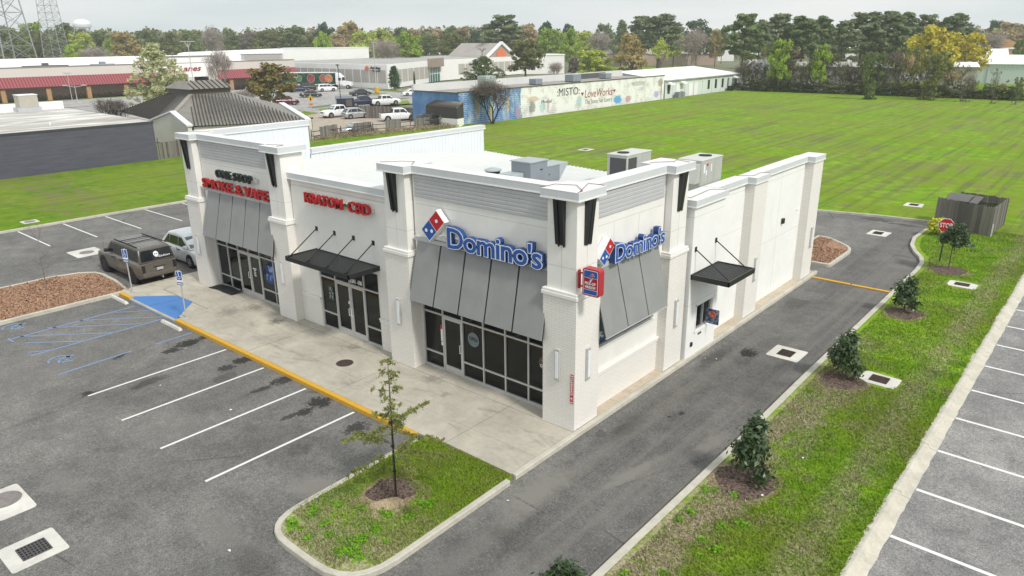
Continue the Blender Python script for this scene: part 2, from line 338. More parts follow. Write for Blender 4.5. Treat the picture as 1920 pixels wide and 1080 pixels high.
sheet('lawn_strip', edge+[(2.6, 36.4), (8.5, 36.4), (8.5, -70)], -.03, GRASS, .3)
sheet('east_lawn', rect(8.5, 30, 140, 36.4), -.045, GRASS, .3)
sheet('neighbour_parking_lot', rect(8.8, -70, 60, 30), L, ASPH2, .1)

def curb(path, wdt=.15, z1=0.0, z0=-.3, closed=False, name='kerb', mat=None, jitter=0):
    """kerb swept to the left of the path direction, top edges eased"""
    P = [Vector((*p, 0)) for p in path]; n = len(P); rows = []
    rnd = random.Random(len(path)*7)
    for i, p in enumerate(P):
        a = P[(i-1) % n] if (closed or i) else None; b = P[(i+1) % n] if (closed or i < n-1) else None
        d = ((p-a).normalized() if a is not None else Vector((0, 0, 0)))+((b-p).normalized() if b is not None else Vector((0, 0, 0)))
        d.normalize(); nrm = Vector((-d.y, d.x, 0)); e = .02; j = rnd.uniform(-jitter, jitter)
        rows.append([(p.x, p.y, z0), (p.x, p.y, z1-e), *(((p+nrm*e).x, (p+nrm*e).y, z1),), *(((p+nrm*(wdt-e+j)).x, (p+nrm*(wdt-e+j)).y, z1),), *(((p+nrm*(wdt+j)).x, (p+nrm*(wdt+j)).y, z1-e),), *(((p+nrm*(wdt+j)).x, (p+nrm*(wdt+j)).y, z0),)])
    if closed: rows.append(rows[0])
    mb = MB(); mb.grid(rows)
    if not closed: mb.face(*rows[0][::-1]); mb.face(*rows[-1])
    return mb.build(name, mat or CURBM, None, kind='structure')
def rounded(pts, r, k=6):
    out = []; n = len(pts)
    for i in range(n):
        p, a, b = Vector(pts[i]), Vector(pts[i-1]), Vector(pts[(i+1) % n])
        rr = r[i] if isinstance(r, (list, tuple)) else r
        if rr <= 0: out.append(tuple(p)); continue
        u, v = (a-p).normalized(), (b-p).normalized()
        for j in range(k+1):
            t = j/k; q = (p+u*rr)*(1-t)**2+p*2*t*(1-t)+(p+v*rr)*t*t; out.append(tuple(q))
    return out
def inset(p, k):
    cx = sum(q[0] for q in p)/len(p); cy = sum(q[1] for q in p)/len(p); out = []
    for x, y in p: l_ = math.hypot(x-cx, y-cy); out.append((x-(x-cx)/l_*k, y-(y-cy)/l_*k))
    return out
# sidewalk in front and along the drive-through side
sheet('sidewalk', [(-25.4, -3.13), (-23.9, -3.13), (-23.9, -3.0), (-19.3, -3.0), (-19.3, -3.13), (-3.45, -3.13), (-3.45, -3.02), (0, -3.02), (0, .75), (-25.4, .75)], 0, WALKM, .3)
sheet('side_walk_strip', rect(-.45, .75, .0, 21.2), .0, STRIPC, .3)
sheet('west_walk', rect(-25.4, .75, -23.2, 21), .0, STRIPC, .3)
curb([(0.17, 21.3), (0.17, -3.0)][::-1], .17, .004)           # side kerb
curb([(-19.3, -3.31), (-3.72, -3.31)], .18, .006, name='yellow_kerb', mat=YELP)
curb([(-25.4, -3.31), (-23.9, -3.31)], .18, .006, name='yellow_kerb', mat=YELP)
sheet('ramp_edge', [(-23.9, -3.32), (-19.3, -3.32), (-19.3, -3.0), (-23.9, -3.0)], -.06, WALKM, .2)
sheet('blue_ramp', [(-23.85, -3.06), (-22.42, -1.72), (-20.9, -1.66), (-19.45, -3.06)], .006, BLUER)
mb = MB(); mb.face((-23.85, -3.06, .006), (-23.85, -3.34, -.135), (-19.4, -3.34, -.135), (-19.45, -3.06, .006)); struct('blue_ramp', mb, BLUER)
mb = MB(); mb.tube((-22.0, -3.2, .008), (-21.6, -1.7, .008), .01, n=4); mb.tube((-23.8, -1.7, .008), (-19.4, -1.7, .008), .008, n=4); struct('ramp_joint', mb, ASPH)
# front island
isl = rounded([(-3.55, -3.32), (-3.42, -8.85), (.28, -8.85), (.22, -3.3)], [0, 1.15, 1.45, 0])
curb(isl, .17, .004)
sheet('island_lawn', [(-3.40, -3.02)]+rounded([(-3.30, -8.72), (.12, -8.72)], 0)[0:0]+rounded([(-3.42, -3.05), (-3.30, -8.70), (.13, -8.70), (.08, -3.05)], [0, 1.05, 1.35, 0]), -.025, GRASS, .2)
# drive kerb, gutter kerb
curb(edge[::-1], -.17, .0)
curb([(2.55, 34.6), (2.5, 36.0)], -.15, 0)
mb = MB()
prof = [(8.38, -.02), (8.50, .01), (8.62, -.005), (8.66, -.10), (8.95, -.135), (9.02, -.3)]
rnd = random.Random(3); rows = []
for i in range(0, 330):
    y = -60+i*.30; j1 = rnd.uniform(-.03, .03)+(.015 if int(y/3.05) % 2 else -.01); j2 = rnd.uniform(-.02, .02)
    rows.append([(prof[0][0]+j1, y, -.25), (prof[0][0]+j1, y, prof[0][1]), (prof[1][0], y, prof[1][1]), (prof[2][0], y, prof[2][1]), (prof[3][0], y, prof[3][1]), (prof[4][0]-.1+j2, y, prof[4][1]), (prof[4][0]-.1+j2, y, -.3)])
mb.grid(rows); struct('gutter_kerb', mb, GUTM)
mb = MB()
for y in (-1.6, 3.0, 6.1, 12.2, 15.2, 18.3): mb.box(8.45, y-.012, -.2, 8.9, y+.012, .006)
# rear kerb
curb([(-44, 35.2), (-5, 35.6), (-1.2, 36.5), (2.45, 36.9)], .17, 0)
# west kerb
curb([(-44.1, -70), (-43.9, 4), (-43.7, 12), (-43.6, 35.2)], .18, .0)
# rear mulch island
mi = rounded([(-2.2, 22.75), (.33, 22.75), (.33, 26.9), (-1.6, 28.6), (-2.3, 28.6)], [0, .25, .9, .4, 0])
curb(mi, .17, .03, closed=True); sheet('mulch_bed', inset(mi, .1), .0, CHIPS, .1)
# front left mulch island
mi = [(-25.05, -8.9), (-25.05, -3.2), (-25.3, -2.75), (-27.2, -2.5), (-28.9, -2.45), (-29.6, -2.6), (-30.2, -3.2), (-30.6, -4.5), (-30.6, -9.5), (-29.8, -11), (-26.2, -11)]
curb(mi, .17, .02, closed=True); sheet('mulch_bed', inset(mi, .1), .0, CHIPS, .1)
# painted lines
mb = MB(); 
def line(a, b, w=.10, z=L+.006):
    a, b = Vector((*a, 0)), Vector((*b, 0)); d = (b-a).normalized(); n = Vector((-d.y, d.x, 0))*w/2
    mb.face(*[(q.x, q.y, z) for q in (a-n, b-n, b+n, a+n)])
for k in range(4): line((-6.542-2.74*k, -8.64), (-6.542-2.74*k, -3.42))
for x in (-2.04, .70, 3.47, 6.27, 9.1, 11.9, 14.6, 17.4): line((-43.72, x), (-38.0, x))
for i in range(-12, 16): y = 1.06+2.553*i; line((8.87, y), (14.4, y-.1), .12)
struct('parking_lines', mb, WHITEP)
mb = MB()
line((-22.86, -8.6), (-22.9, -3.5), .11); line((-20.25, -8.7), (-20.2, -3.5), .11); line((-17.5, -8.65), (-17.6, -5.9), .1); line((-17.55, -5.0), (-17.57, -3.4), .1)
for a, b in (((212, 586), (290, 582)), ((150, 601), (305, 594)), ((87, 615), (265, 607)), ((34, 631), (210, 624)), ((47, 643), (150, 640)), ((52, 661), (92, 657)), ((15, 635), (25, 641))): line(G(*a), G(*b), .08)
for cx, cy in ((-24.45, -8.1), (-19.0, -8.1)):
    for i in range(10):
        a = math.pi*(.1+i/10*1.5); a2 = math.pi*(.1+(i+1)/10*1.5); line((cx+.34*math.cos(a), cy+.38*math.sin(a)), (cx+.34*math.cos(a2), cy+.38*math.sin(a2)), .09)
    line((cx, cy-.1), (cx-.02, cy+.55), .12); line((cx-.15, cy+.3), (cx+.2, cy+.28), .09); line((cx, cy-.05), (cx+.4, cy-.1), .1); line((cx+.38, cy-.1), (cx+.5, cy+.3), .1)
struct('accessible_bay_lines', mb, BLUEP)
# drive-through yellow bar and asphalt patches
mb = MB(); mb.prism([(0.2, 20.42), (2.05, 20.40), (2.05, 20.56), (.2, 20.58)], L, -.085); mb.prism([(2.12, 20.38), (4.05, 20.36), (4.05, 20.52), (2.12, 20.54)], L, -.085)
o = mb.build('speed_bump', YELP, None, bevel=.015, label='thin yellow speed bump across the drive lane beside the last brick pier', category='speed bump')
for pts in ([G(1478, 540), G(1551, 551), G(1529, 567), G(1471, 556)], [G(1512, 664), G(1547, 674), G(1502, 735), G(1458, 712), G(1487, 683)]):
    sheet('asphalt_patch', pts, L+.004, PATCH)
mb = MB(); p = [Vector((*G(*q), L+.006)) for q in ((960, 928), (1000, 950), (1050, 975), (1088, 992))]
for a, b in zip(p, p[1:]): mb.bar(a, b, .05, .004)
p = [Vector((*G(*q), L+.005)) for q in ((1088, 992), (1120, 955), (1150, 915), (1220, 890), (1300, 868), (1350, 850))]
for a, b in zip(p, p[1:]): mb.bar(a, b, .03, .004)
struct('asphalt_seam', mb, PATCH)
# ---- drains and manhole pads
IRON = vary('cast_iron', (.07, .045, .038), .4, 8, .7); DARK = flat('dark_void', (.008, .008, .008), .9); STEEL_G = flat('grate_steel', (.09, .085, .085), .6)
def drain(pts, gpts, z, label, round_=0, mat=IRON, nx=7, ny=2, group=None):
    cx = sum(p[0] for p in pts)/len(pts); cy = sum(p[1] for p in pts)/len(pts)
    t = thing('drain_pad', label, 'drain', (cx, cy, z), group=group)
    loc = [(p[0]-cx, p[1]-cy) for p in pts]; MB().prism(rounded(loc, .08, 3), -.08, .012).build('pad', PADM, t)
    g = [(p[0]-cx, p[1]-cy) for p in gpts]; A, B, C_, D = [Vector((*p, .016)) for p in g]
    MB().prism(g, 0, .016).build('pit', DARK, t)
    mb = MB()
    for i in range(nx+1): s_ = i/nx; mb.bar(A.lerp(B, s_)+Vector((0, 0, .006)), D.lerp(C_, s_)+Vector((0, 0, .006)), .028, .018)
    for i in range(ny+2): s_ = i/(ny+1); mb.bar(A.lerp(D, s_)+Vector((0, 0, .01)), B.lerp(C_, s_)+Vector((0, 0, .01)), .03, .02)
    mb.build('grate', mat, t)
def gg(pts, z=L): return [G(a, b, z) for a, b in pts]
drain([(-7.65, -13.45), (-7.65, -12.2), (-6.42, -12.2), (-6.42, -13.45)], [(-7.3, -13.12), (-7.3, -12.5), (-6.72, -12.5), (-6.72, -13.12)][::1], L, 'white concrete drain pad with a dark grate in the near left corner of the lot', mat=STEEL_G, nx=8, ny=4)
drain([(2.15, 9.72), (3.38, 9.72), (3.38, 10.95), (2.15, 10.95)], [(2.48, 10.02), (3.0, 10.02), (3.0, 10.6), (2.48, 10.6)], L, 'concrete drain pad with rusty grate in the drive lane beside the pick-up window', nx=3, ny=6)
drain([(5.62, 9.38), (6.86, 9.35), (6.88, 10.3), (5.64, 10.4)], [(5.95, 9.62), (6.52, 9.6), (6.52, 10.12), (5.95, 10.14)], -.03, 'concrete drain pad with rusty grate in the grass beside the middle shrub', nx=3, ny=8)
drain([(5.75, 23.05), (6.98, 23.0), (6.98, 23.95), (5.75, 24.0)], [(6.05, 23.3), (6.65, 23.3), (6.65, 23.75), (6.05, 23.75)], -.03, 'concrete drain pad with rusty grate in the grass near the stop sign', nx=3, ny=8)
drain([(-.3, 31.35), (.85, 31.3), (.9, 32.6), (-.25, 32.7)], [(0, 31.65), (.5, 31.65), (.5, 32.3), (0, 32.3)], L, 'concrete drain pad with dark grate in the rear turning area', nx=3, ny=5)
drain([(-.5, 40.8), (.7, 40.9), (.6, 42.2), (-.5, 42.1)], [(-.2, 41.2), (.35, 41.2), (.35, 41.8), (-.2, 41.8)], -.03, 'concrete drain pad alone in the field behind the fence enclosure', nx=3, ny=5)
drain([(-35.3, 49.4), (-34.0, 49.4), (-34.0, 51.0), (-35.3, 51.0)], [(-34.9, 49.8), (-34.4, 49.8), (-34.4, 50.4), (-34.9, 50.4)], -.03, 'small pale drain pad in the field beyond the white roof', nx=3, ny=5)
def manpad(pts, cx, cy, r, z, label):
    t = thing('manhole_pad', label, 'manhole', (cx, cy, z)); MB().prism(rounded([(p[0]-cx, p[1]-cy) for p in pts], .12, 3), -.08, .012).build('pad', PADM, t)
    MB().tube((0, 0, 0), (0, 0, .02), r, n=20).build('cover', CURBG, t)
CURBG = vary('grey_iron', (.22, .20, .19), .3, 6, .7)
manpad([(-10.6, -13.0), (-8.95, -13.0), (-8.95, -12.1), (-10.6, -12.1)], -9.95, -12.6, .42, L, 'white concrete manhole pad at the left edge above the grated pad')
manpad([(-35.6, -2.0), (-33.75, -2.0), (-33.75, -.4), (-35.6, -.4)], -34.65, -1.2, .4, L, 'worn concrete manhole pad on the asphalt left of the tan estate')
manpad([(-46.2, -1.2), (-45.2, -1.2), (-45.2, -.2), (-46.2, -.2)], -45.7, -.7, .35, -.03, 'pale round manhole pad in the west lawn')
t = thing('manhole_cover', 'round rusty brown manhole cover set in the front sidewalk', 'manhole', (-9.7, -1.38, .0)); MB().tube((0, 0, -.02), (0, 0, .008), .30, n=24).build('cover', IRON, t); MB().tube((0, 0, -.02), (0, 0, .005), .33, n=24).build('rim', STEEL_G, t)
t = thing('manhole_cover', 'small dark drain cover in the asphalt near the corner pier', 'manhole', (*G(1127, 814), L)); MB().tube((0, 0, -.02), (0, 0, .008), .17, n=18).build('cover', STEEL_G, t)
# wheel stops
def wheelstop(x, y, ln, label):
    t = thing('wheel_stop', label, 'wheel stop', (x, y, L), group='concrete wheel stops'); mb = MB()
    mb.hexa([(-ln/2, -.09, 0), (ln/2, -.09, 0), (ln/2, .09, 0), (-ln/2, .09, 0)], [(-ln/2+.06, -.055, .13), (ln/2-.06, -.055, .13), (ln/2-.06, .055, .13), (-ln/2+.06, .055, .13)])
    mb.build('block', PADM, t, bevel=.015); m2 = MB()
    for s_ in (-1, 1): m2.tube((s_*ln*.35, 0, .1), (s_*ln*.35, 0, .137), .02, n=6)
    m2.build('pin', IRON, t)
wheelstop(-24.3, -3.62, 1.75, 'concrete wheel stop beside the mulch bed left of the blue ramp'); wheelstop(-19.0, -3.62, 1.75, 'concrete wheel stop right of the blue ramp under the right accessible parking sign')
# mulch rings round the shrubs
def ring(x, y, r, seed, mat=BARK, z=-.012, nm='mulch_ring'):
    rr = random.Random(seed); ph = rr.uniform(0, 6)
    pts = [(x+math.cos(a)*r*(1+.13*math.sin(3*a+ph)+rr.uniform(-.07, .07)), y+math.sin(a)*r*(1.1+.13*math.sin(2*a+ph)+rr.uniform(-.07, .07))) for a in [i*2*math.pi/26 for i in range(26)]]
    sheet(nm, pts, z, mat)
for i, (x, y, r) in enumerate([(5.22, .8, .80), (5.22, 8.9, .74), (5.2, 17.5, .74), (5.35, 25.6, .85), (5.0, -7.0, .6)]): ring(x, y, r*1.22, i, DIRT, -.02); ring(x, y, r, i+20, BARK, -.012)
ring(-1.75, -5.9, .95, 31, DIRT, -.016); ring(-2.05, -5.65, .62, 32, BARK, -.010); ring(-1.45, -6.3, .45, 33, mulch_mat('sand', (.36, .27, .16), (.60, .49, .33)), -.006)
# ============================================================ MAIN BUILDING
def brick_mat():
    m = M('painted_brick', .75, 0, .25); c = m.co(); x, y, z = m.sep(c)
    v = m.comb(m.math('ADD', x, y), z, 0)
    b = m.n('ShaderNodeTexBrick'); m.put(b.inputs['Vector'], v)
    b.inputs['Color1'].default_value = (.80, .775, .73, 1); b.inputs['Color2'].default_value = (.77, .745, .70, 1); b.inputs['Mortar'].default_value = (.67, .64, .59, 1)
    b.inputs['Scale'].default_value = 1; b.inputs['Mortar Size'].default_value = .009; b.inputs['Brick Width'].default_value = .305; b.inputs['Row Height'].default_value = .0833
    n = m.noise(c, 1.2, 4); m.color(m.mix(m.math('MULTIPLY', m.step(n, .45, .75), .14), b.outputs[0], (.62, .57, .49)))
    m.bump(m.math('SUBTRACT', 1, b.outputs[1]), .35, .012); return m.m
def stucco_mat(name, c, drips=.10):
    m = M(name, .85, 0, .2); p = m.co(); n = m.noise(p, 1.3, 5, .6); v = m.noise(p, 90, 2, .7)
    s = m.noise(m.map(p, (6, 6, .35)), 1, 4, .7)
    col = m.ramp(n, [(.3, tuple(x*.95 for x in c)), (.7, tuple(min(1, x*1.03) for x in c))])
    col = m.mix(m.math('MULTIPLY', m.step(s, .55, .8), drips), col, tuple(x*.7 for x in c)); m.color(col); m.bump(v, .25, .004); return m.m
BRICK = brick_mat(); STUC = stucco_mat('stucco', (.79, .775, .735)); STUCW = stucco_mat('white_stucco', (.82, .82, .795))
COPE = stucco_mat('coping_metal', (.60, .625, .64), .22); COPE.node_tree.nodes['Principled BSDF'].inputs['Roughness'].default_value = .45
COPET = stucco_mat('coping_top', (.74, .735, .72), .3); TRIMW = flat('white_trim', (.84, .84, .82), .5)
BLACKM = flat('black_metal', (.012, .013, .015), .35, .0, .5); ALU = flat('aluminium', (.56, .56, .55), .38, .35)
def glass_mat():
    m = M('tinted_glass'); t = m.t; tr = m.n('ShaderNodeBsdfTransparent'); tr.inputs[0].default_value = (.20, .23, .23, 1); gl = m.n('ShaderNodeBsdfGlossy'); gl.inputs['Roughness'].default_value = .03; gl.inputs[0].default_value = (.8, .85, .88, 1)
    fr = m.n('ShaderNodeFresnel'); fr.inputs[0].default_value = 1.45; ms = m.n('ShaderNodeMixShader'); t.links.new(fr.outputs[0], ms.inputs[0]); t.links.new(tr.outputs[0], ms.inputs[1]); t.links.new(gl.outputs[0], ms.inputs[2]); t.links.new(ms.outputs[0], t.nodes['Material Output'].inputs[0]); return m.m
GLASS = glass_mat()
def awn_mat():
    m = M('awning_metal', .5, .15, .35); p = m.co(); s = m.noise(m.map(p, (5, 5, .5)), 1, 5, .7); n = m.noise(p, 1.2, 3); v = m.noise(p, 70, 2)
    c = m.ramp(n, [(.3, (.245, .25, .245)), (.7, (.285, .29, .285))]); c = m.mix(m.math('MULTIPLY', m.step(s, .5, .8), .3), c, (.22, .20, .18)); m.color(m.mix(m.math('MULTIPLY', v, .12), c, (.5, .5, .5))); return m.m
AWN = awn_mat(); AWNB = flat('awning_back', (.16, .16, .16), .6)
CORR = stucco_mat('corrugated_metal', (.50, .505, .51), .15)
ROOFM = stucco_mat('white_roof_metal', (.64, .655, .645), .3); LINER = stucco_mat('white_liner', (.74, .78, .80), .1)
ZH, CH, ZL = 7.25, .27, 5.87
bld = thing('retail_building', 'white brick and stucco shop building with tall piers, grey awnings and a white roof', 'building')
PX = {'P1': (-1.237, 0), 'P2': (-8.573, -7.297), 'P3': (-16.136, -14.862), 'P4': (-23.455, -22.218)}
def fin_front(x0, x1, y, parent):
    w_ = (x1-x0)
    f = MB()
    for a, b in ((x0, x0+w_*.46), (x1-w_*.46, x1)):
        f.hexa([(a, y-.035, 5.9), (b, y-.035, 5.86), (b, y, 5.86), (a, y, 5.9)], [(a, y-.17, ZH-.002), (b, y-.17, ZH-.002), (b, y, ZH-.002), (a, y, ZH-.002)])
        f.hexa([(b-.035, y-.07, 5.84), (b, y-.07, 5.84), (b, y-.035, 5.84), (b-.035, y-.035, 5.84)], [(b-.035, y-.205, ZH-.002), (b, y-.205, ZH-.002), (b, y-.17, ZH-.002), (b-.035, y-.17, ZH-.002)])
    f.build('bracket', BLACKM, parent)
def fin_side(y0, y1, x, parent):
    w_ = (y1-y0); f = MB()
    for a, b in ((y0, y0+w_*.46), (y1-w_*.46, y1)):
        f.hexa([(x, a, 5.9), (x+.035, a, 5.9), (x+.035, b, 5.86), (x, b, 5.86)], [(x, a, ZH-.002), (x+.17, a, ZH-.002), (x+.17, b, ZH-.002), (x, b, ZH-.002)])
    f.build('bracket', BLACKM, parent)
def light(p, n, parent):
    """slim wall sconce centred at p, facing n"""
    p, n = Vector(p), Vector(n); r = Vector((-n.y, n.x, 0)); h = .53
    def bx(mb, w2, h2, d0, d1):
        a = [p+r*sx*w2+Vector((0, 0, sz*h2)) for sx, sz in ((-1, -1), (1, -1), (1, 1), (-1, 1))]
        mb.hexa([q+n*d0 for q in a], [q+n*d1 for q in a]); return mb
    o = bx(MB(), .095, h, .0, .075).build('wall_light', ALU, parent, bevel=.012)
    bx(MB(), .055, h-.09, .07, .09).build('lens', flat('opal_lens', (.80, .84, .86), .3) if 'opal_lens' not in bpy.data.materials else bpy.data.materials['opal_lens'], o)
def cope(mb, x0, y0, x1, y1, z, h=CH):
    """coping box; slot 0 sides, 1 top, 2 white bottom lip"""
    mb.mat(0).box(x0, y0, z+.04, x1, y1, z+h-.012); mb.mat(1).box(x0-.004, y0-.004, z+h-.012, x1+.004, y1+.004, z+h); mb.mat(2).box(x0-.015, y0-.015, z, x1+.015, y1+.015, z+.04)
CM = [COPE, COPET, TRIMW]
d = .06; iN = .09
# tall piers
def pier(nm, x0, x1, y0, y1, side=False, front=True):
    p = MB().box(x0, y0, -.05, x1, y1, 4.30).build('pier', BRICK, bld)
    MB().box(x0-.05, y0-.05, 4.30, x1+.05, y1+.05, 4.42).box(x0-.025, y0-.025, 4.42, x1+.025, y1+.025, 4.5).build('band', STUC, p, bevel=.012)
    m = MB().box(x0+iN, y0+iN, 4.5, x1-iN, y1-iN, ZH); m.build('stucco_shaft', STUC, p)
    j = MB()
    xm, ym = (x0+x1)/2, (y0+y1)/2; e = .0025
    for z in (5.22,): j.box(x0+iN-e, y0+iN-e, z, x1-iN+e, y1-iN+e, z+.012)
    if front: j.box(xm-.006, y0+iN-e, 4.5, xm+.006, y0+iN+.01, ZH)
    if side: j.box(x1-iN-.01, ym-.006, 4.5, x1-iN+e, ym+.006, ZH)
    j.build('control_joint', flat('joint', (.50, .48, .45)) if 'joint' not in bpy.data.materials else bpy.data.materials['joint'], p)
    c = MB(); cope(c, x0-d, y0-d, x1+d, y1+d, ZH); c.build('coping', CM, p)
    if front: fin_front(xm-.22, xm+.13, y0+iN, p)
    if side: fin_side(ym-.18, ym+.17, x1-iN, p)
    if front: light((xm-.02, y0, 2.1), (0, -1, 0), p)
    if side: light((x1, ym, 2.1), (1, 0, 0), p)
    return p
P1 = pier('P1', -1.237, 0, 0, 1.264, True); pier('P2', *PX['P2'], 0, 1.25); pier('P3', *PX['P3'], 0, 1.25); pier('P4', *PX['P4'], 0, 1.25)
pier('P5', -1.25, 0, 5.554, 6.822, True, False)
# low brick piers
for y0, y1 in ((12.42, 13.736), (19.263, 20.587)):
    p = MB().box(-1.0, y0, -.05, 0, y1, ZL).build('pier', BRICK, bld)
    c = MB(); cope(c, -.8, y0-d, d, y1+d, ZL); c.build('coping', CM, p); light((0, (y0+y1)/2+.12, 2.05), (1, 0, 0), p)
# front bays
def storefront(xs, y, z_low, z_mid, z_top, doors, parent=bld, ledge=None):
    """mullion grid at plane y; doors = indices of bays that are doors; last rail under the awning"""
    f = MB(); t = .028
    for x in xs: f.box(x-t, y-.05, .0, x+t, y+.05, z_top)
    for i in range(len(xs)-1):
        a, b = xs[i]+t, xs[i+1]-t
        f.box(a, y-.045, z_mid-.03, b, y+.045, z_mid+.03); f.box(a, y-.045, z_top-.05, b, y+.045, z_top)
        if i not in doors: f.box(a, y-.045, 0, b, y+.045, .09); f.box(a, y-.045, z_low-.03, b, y+.045, z_low+.03)
    fr = f.build('storefront', ALU, parent)
    for i in range(len(xs)-1):
        a, b = xs[i]+t, xs[i+1]-t
        MB().box(a, y+.005, z_mid+.03, b, y+.012, z_top-.05).build('pane', GLASS, fr)
        if i in doors:
            D = MB(); D.box(a+.01, y-.04, .01, a+.07, y+.02, z_mid-.04).box(b-.07, y-.04, .01, b-.01, y+.02, z_mid-.04).box(a+.07, y-.04, .01, b-.07, y+.02, .27).box(a+.07, y-.04, z_mid-.13, b-.07, y+.02, z_mid-.04)
            dr = D.build('door', ALU, parent); MB().box(a+.07, y-.005, .27, b-.07, y+.002, z_mid-.13).build('pane', GLASS, dr)
            hx = b-.05 if doors[i] > 0 else a+.05; s_ = -1 if doors[i] > 0 else 1
            H = MB().tube((hx, y-.11, .95), (hx, y-.11, 1.25), .015, n=6).tube((hx, y-.11, .95), (hx, y-.03, .95), .014, n=6).tube((hx, y-.11, 1.25), (hx, y-.03, 1.25), .014, n=6)
            H.build('handle', TRIMW, dr)
        else:
            MB().box(a, y+.005, .09, b, y+.012, z_low-.03).build('pane', GLASS, fr); MB().box(a, y+.005, z_low+.03, b, y+.012, z_mid-.03).build('pane', GLASS, fr)
    return fr
storefront([-7.27, -6.27, -5.30, -4.30, -3.29, -2.28, -1.26], .6, .635, 2.19, 3.1, {1: 1})
storefront([-22.19, -21.20, -20.24, -19.28, -18.33, -17.25, -16.16], .6, .63, 2.17, 3.1, {2: 1, 3: -1})
storefront([-13.43, -12.43, -11.48, -10.56, -9.63], .424+.06, .74, 2.30, 3.12, {1: 1, 2: -1})
W = MB()   # stucco walls
W.box(-7.30, .40, 3.1, -1.2, .75, ZH); W.box(-22.25, .40, 3.1, -16.1, .75, ZH)
W.box(-14.90, .424, -.05, -13.46, .8, 3.12).box(-9.60, .424, -.05, -8.5, .8, 3.12).box(-14.90, .424, 3.12, -8.5, .8, ZL)
W.box(-.75, 1.2, -.05, -.36, 5.6, 2.15).box(-.75, 1.2, 4.6, -.36, 5.6, ZH).box(-.75, 1.2, 2.15, -.36, 1.55, 4.6).box(-.75, 5.25, 2.15, -.36, 5.6, 4.6)
W.build('front_wall', STUC, bld)
W = MB()
W.box(-.8, 6.8, -.05, -.40, 12.5, ZL).box(-.8, 13.6, -.05, -.40, 19.4, ZL)
W.build('side_wall', STUCW, bld)
# rear and west walls, parapet liners
MB().box(-23.40, 20.25, -.3, -.4, 20.6, 3.2).build('rear_wall', STUCW, bld)
W = MB().box(-23.42, 1.2, -.3, -23.05, 20.6, 5.6).box(-23.42, 1.2, 5.6, -23.05, 7.05, ZH); W.build('west_wall', STUCW, bld)
def liner(seg, parent, mat=LINER):
    mb = MB()
    for (x, y0, y1, z0, z1) in seg:
        n = int((y1-y0)/.30); s_ = (y1-y0)/n
        mb.box(x, y0, z0, x+.01, y1, z1)
        for i in range(n+1): mb.box(x+.01, y0+i*s_-.012, z0, x+.032, y0+i*s_+.012, z1)
    return mb.build('parapet_liner', mat, parent)
liner([(-23.05, 1.2, 7.05, 4.6, ZH), (-23.05, 7.05, 21.1, 3.6, 5.72)], bld)
# inside faces of the front parapets
mb = MB(); mb.box(-22.3, .75, 4.5, -16.1, .80, ZH).box(-7.3, .75, 4.5, -1.2, .80, ZH).box(-.80, 1.2, 3.9, -.75, 5.6, ZH); mb.build('parapet_liner', LINER, bld)
# copings over the walls
class Pieces:
    def __init__(s, name, mats): s.name = name; s.mats = mats
def cope1(*a): c = MB(); cope(c, *a); c.build('coping', CM, bld)
C = None
cope1(-22.2+d, .40-.08, -16.15-d, .86, ZH-.002); cope1(-7.29+d, .40-.08, -1.24-d, .86, ZH-.002); cope1(-.86, 1.264+d, -.28, 5.55-d, ZH-.002)
cope1(-14.86-.09, .424-.1, -8.573+.1, .9, 6.21)
cope1(-.86, 9.431+d, -.30, 12.42-d, ZL); cope1(-.86, 13.74+d, -.30, 19.26-d, ZL)
cope1(-23.5, 1.25+d, -22.98, 7.1, ZH-.002); cope1(-23.5, 7.1, -22.98, 21.25, 5.72, .26)
MB().box(-14.9, .45, ZL, -8.5, .8, 6.21).build('parapet_wall', STUC, bld)
# lower trim joint under coping of the middle bay
jm = bpy.data.materials['joint']; J = MB()
J.box(-14.85, .4215, 5.98, -8.6, .43, 5.992); J.box(-7.2, .3975, 6.2, -1.3, .41, 6.212); J.box(-22.15, .3975, 6.2, -16.2, .41, 6.212); J.box(-.37, 1.35, 6.18, -.3575, 5.5, 6.192)
for y in (2.46, 3.94): J.box(-.37, y, 4.9, -.3575, y+.012, 6.18)
for z in (4.0, 5.6): J.box(-.41, 9.5, z, -.3975, 12.4, z+.012)
for z in (2.75, 5.55): J.box(-.41, 13.8, z, -.3975, 19.2, z+.012)
J.box(-.41, 16.4, 0, -.3975, 16.412, 5.8)
J.build('control_joint', jm, bld)
# corrugated panels
def corr_front(x0, x1):
    mb = MB(); rows = []; n = 6
    for i in range(n):
        z0 = 6.44+i*.13; 
        for zz, yy in ((0, .392), (.014, .368), (.105, .362), (.118, .384)): rows.append([(x0, yy, z0+zz), (x1, yy, z0+zz)])
    rows.append([(x0, .395, 7.23), (x1, .395, 7.23)]); mb.grid(rows); mb.build('corrugated_panel', CORR, bld)
corr_front(-7.21, -1.33); corr_front(-22.13, -16.2)
mb = MB(); rows = []
for i in range(6):
    z0 = 6.44+i*.13
    for zz, xx in ((0, -.352), (.014, -.328), (.105, -.322), (.118, -.344)): rows.append([(xx, 1.3, z0+zz), (xx, 5.5, z0+zz)])
rows.append([(-.355, 1.3, 7.23), (-.355, 5.5, 7.23)]); mb.grid(rows); mb.build('corrugated_panel', CORR, bld)
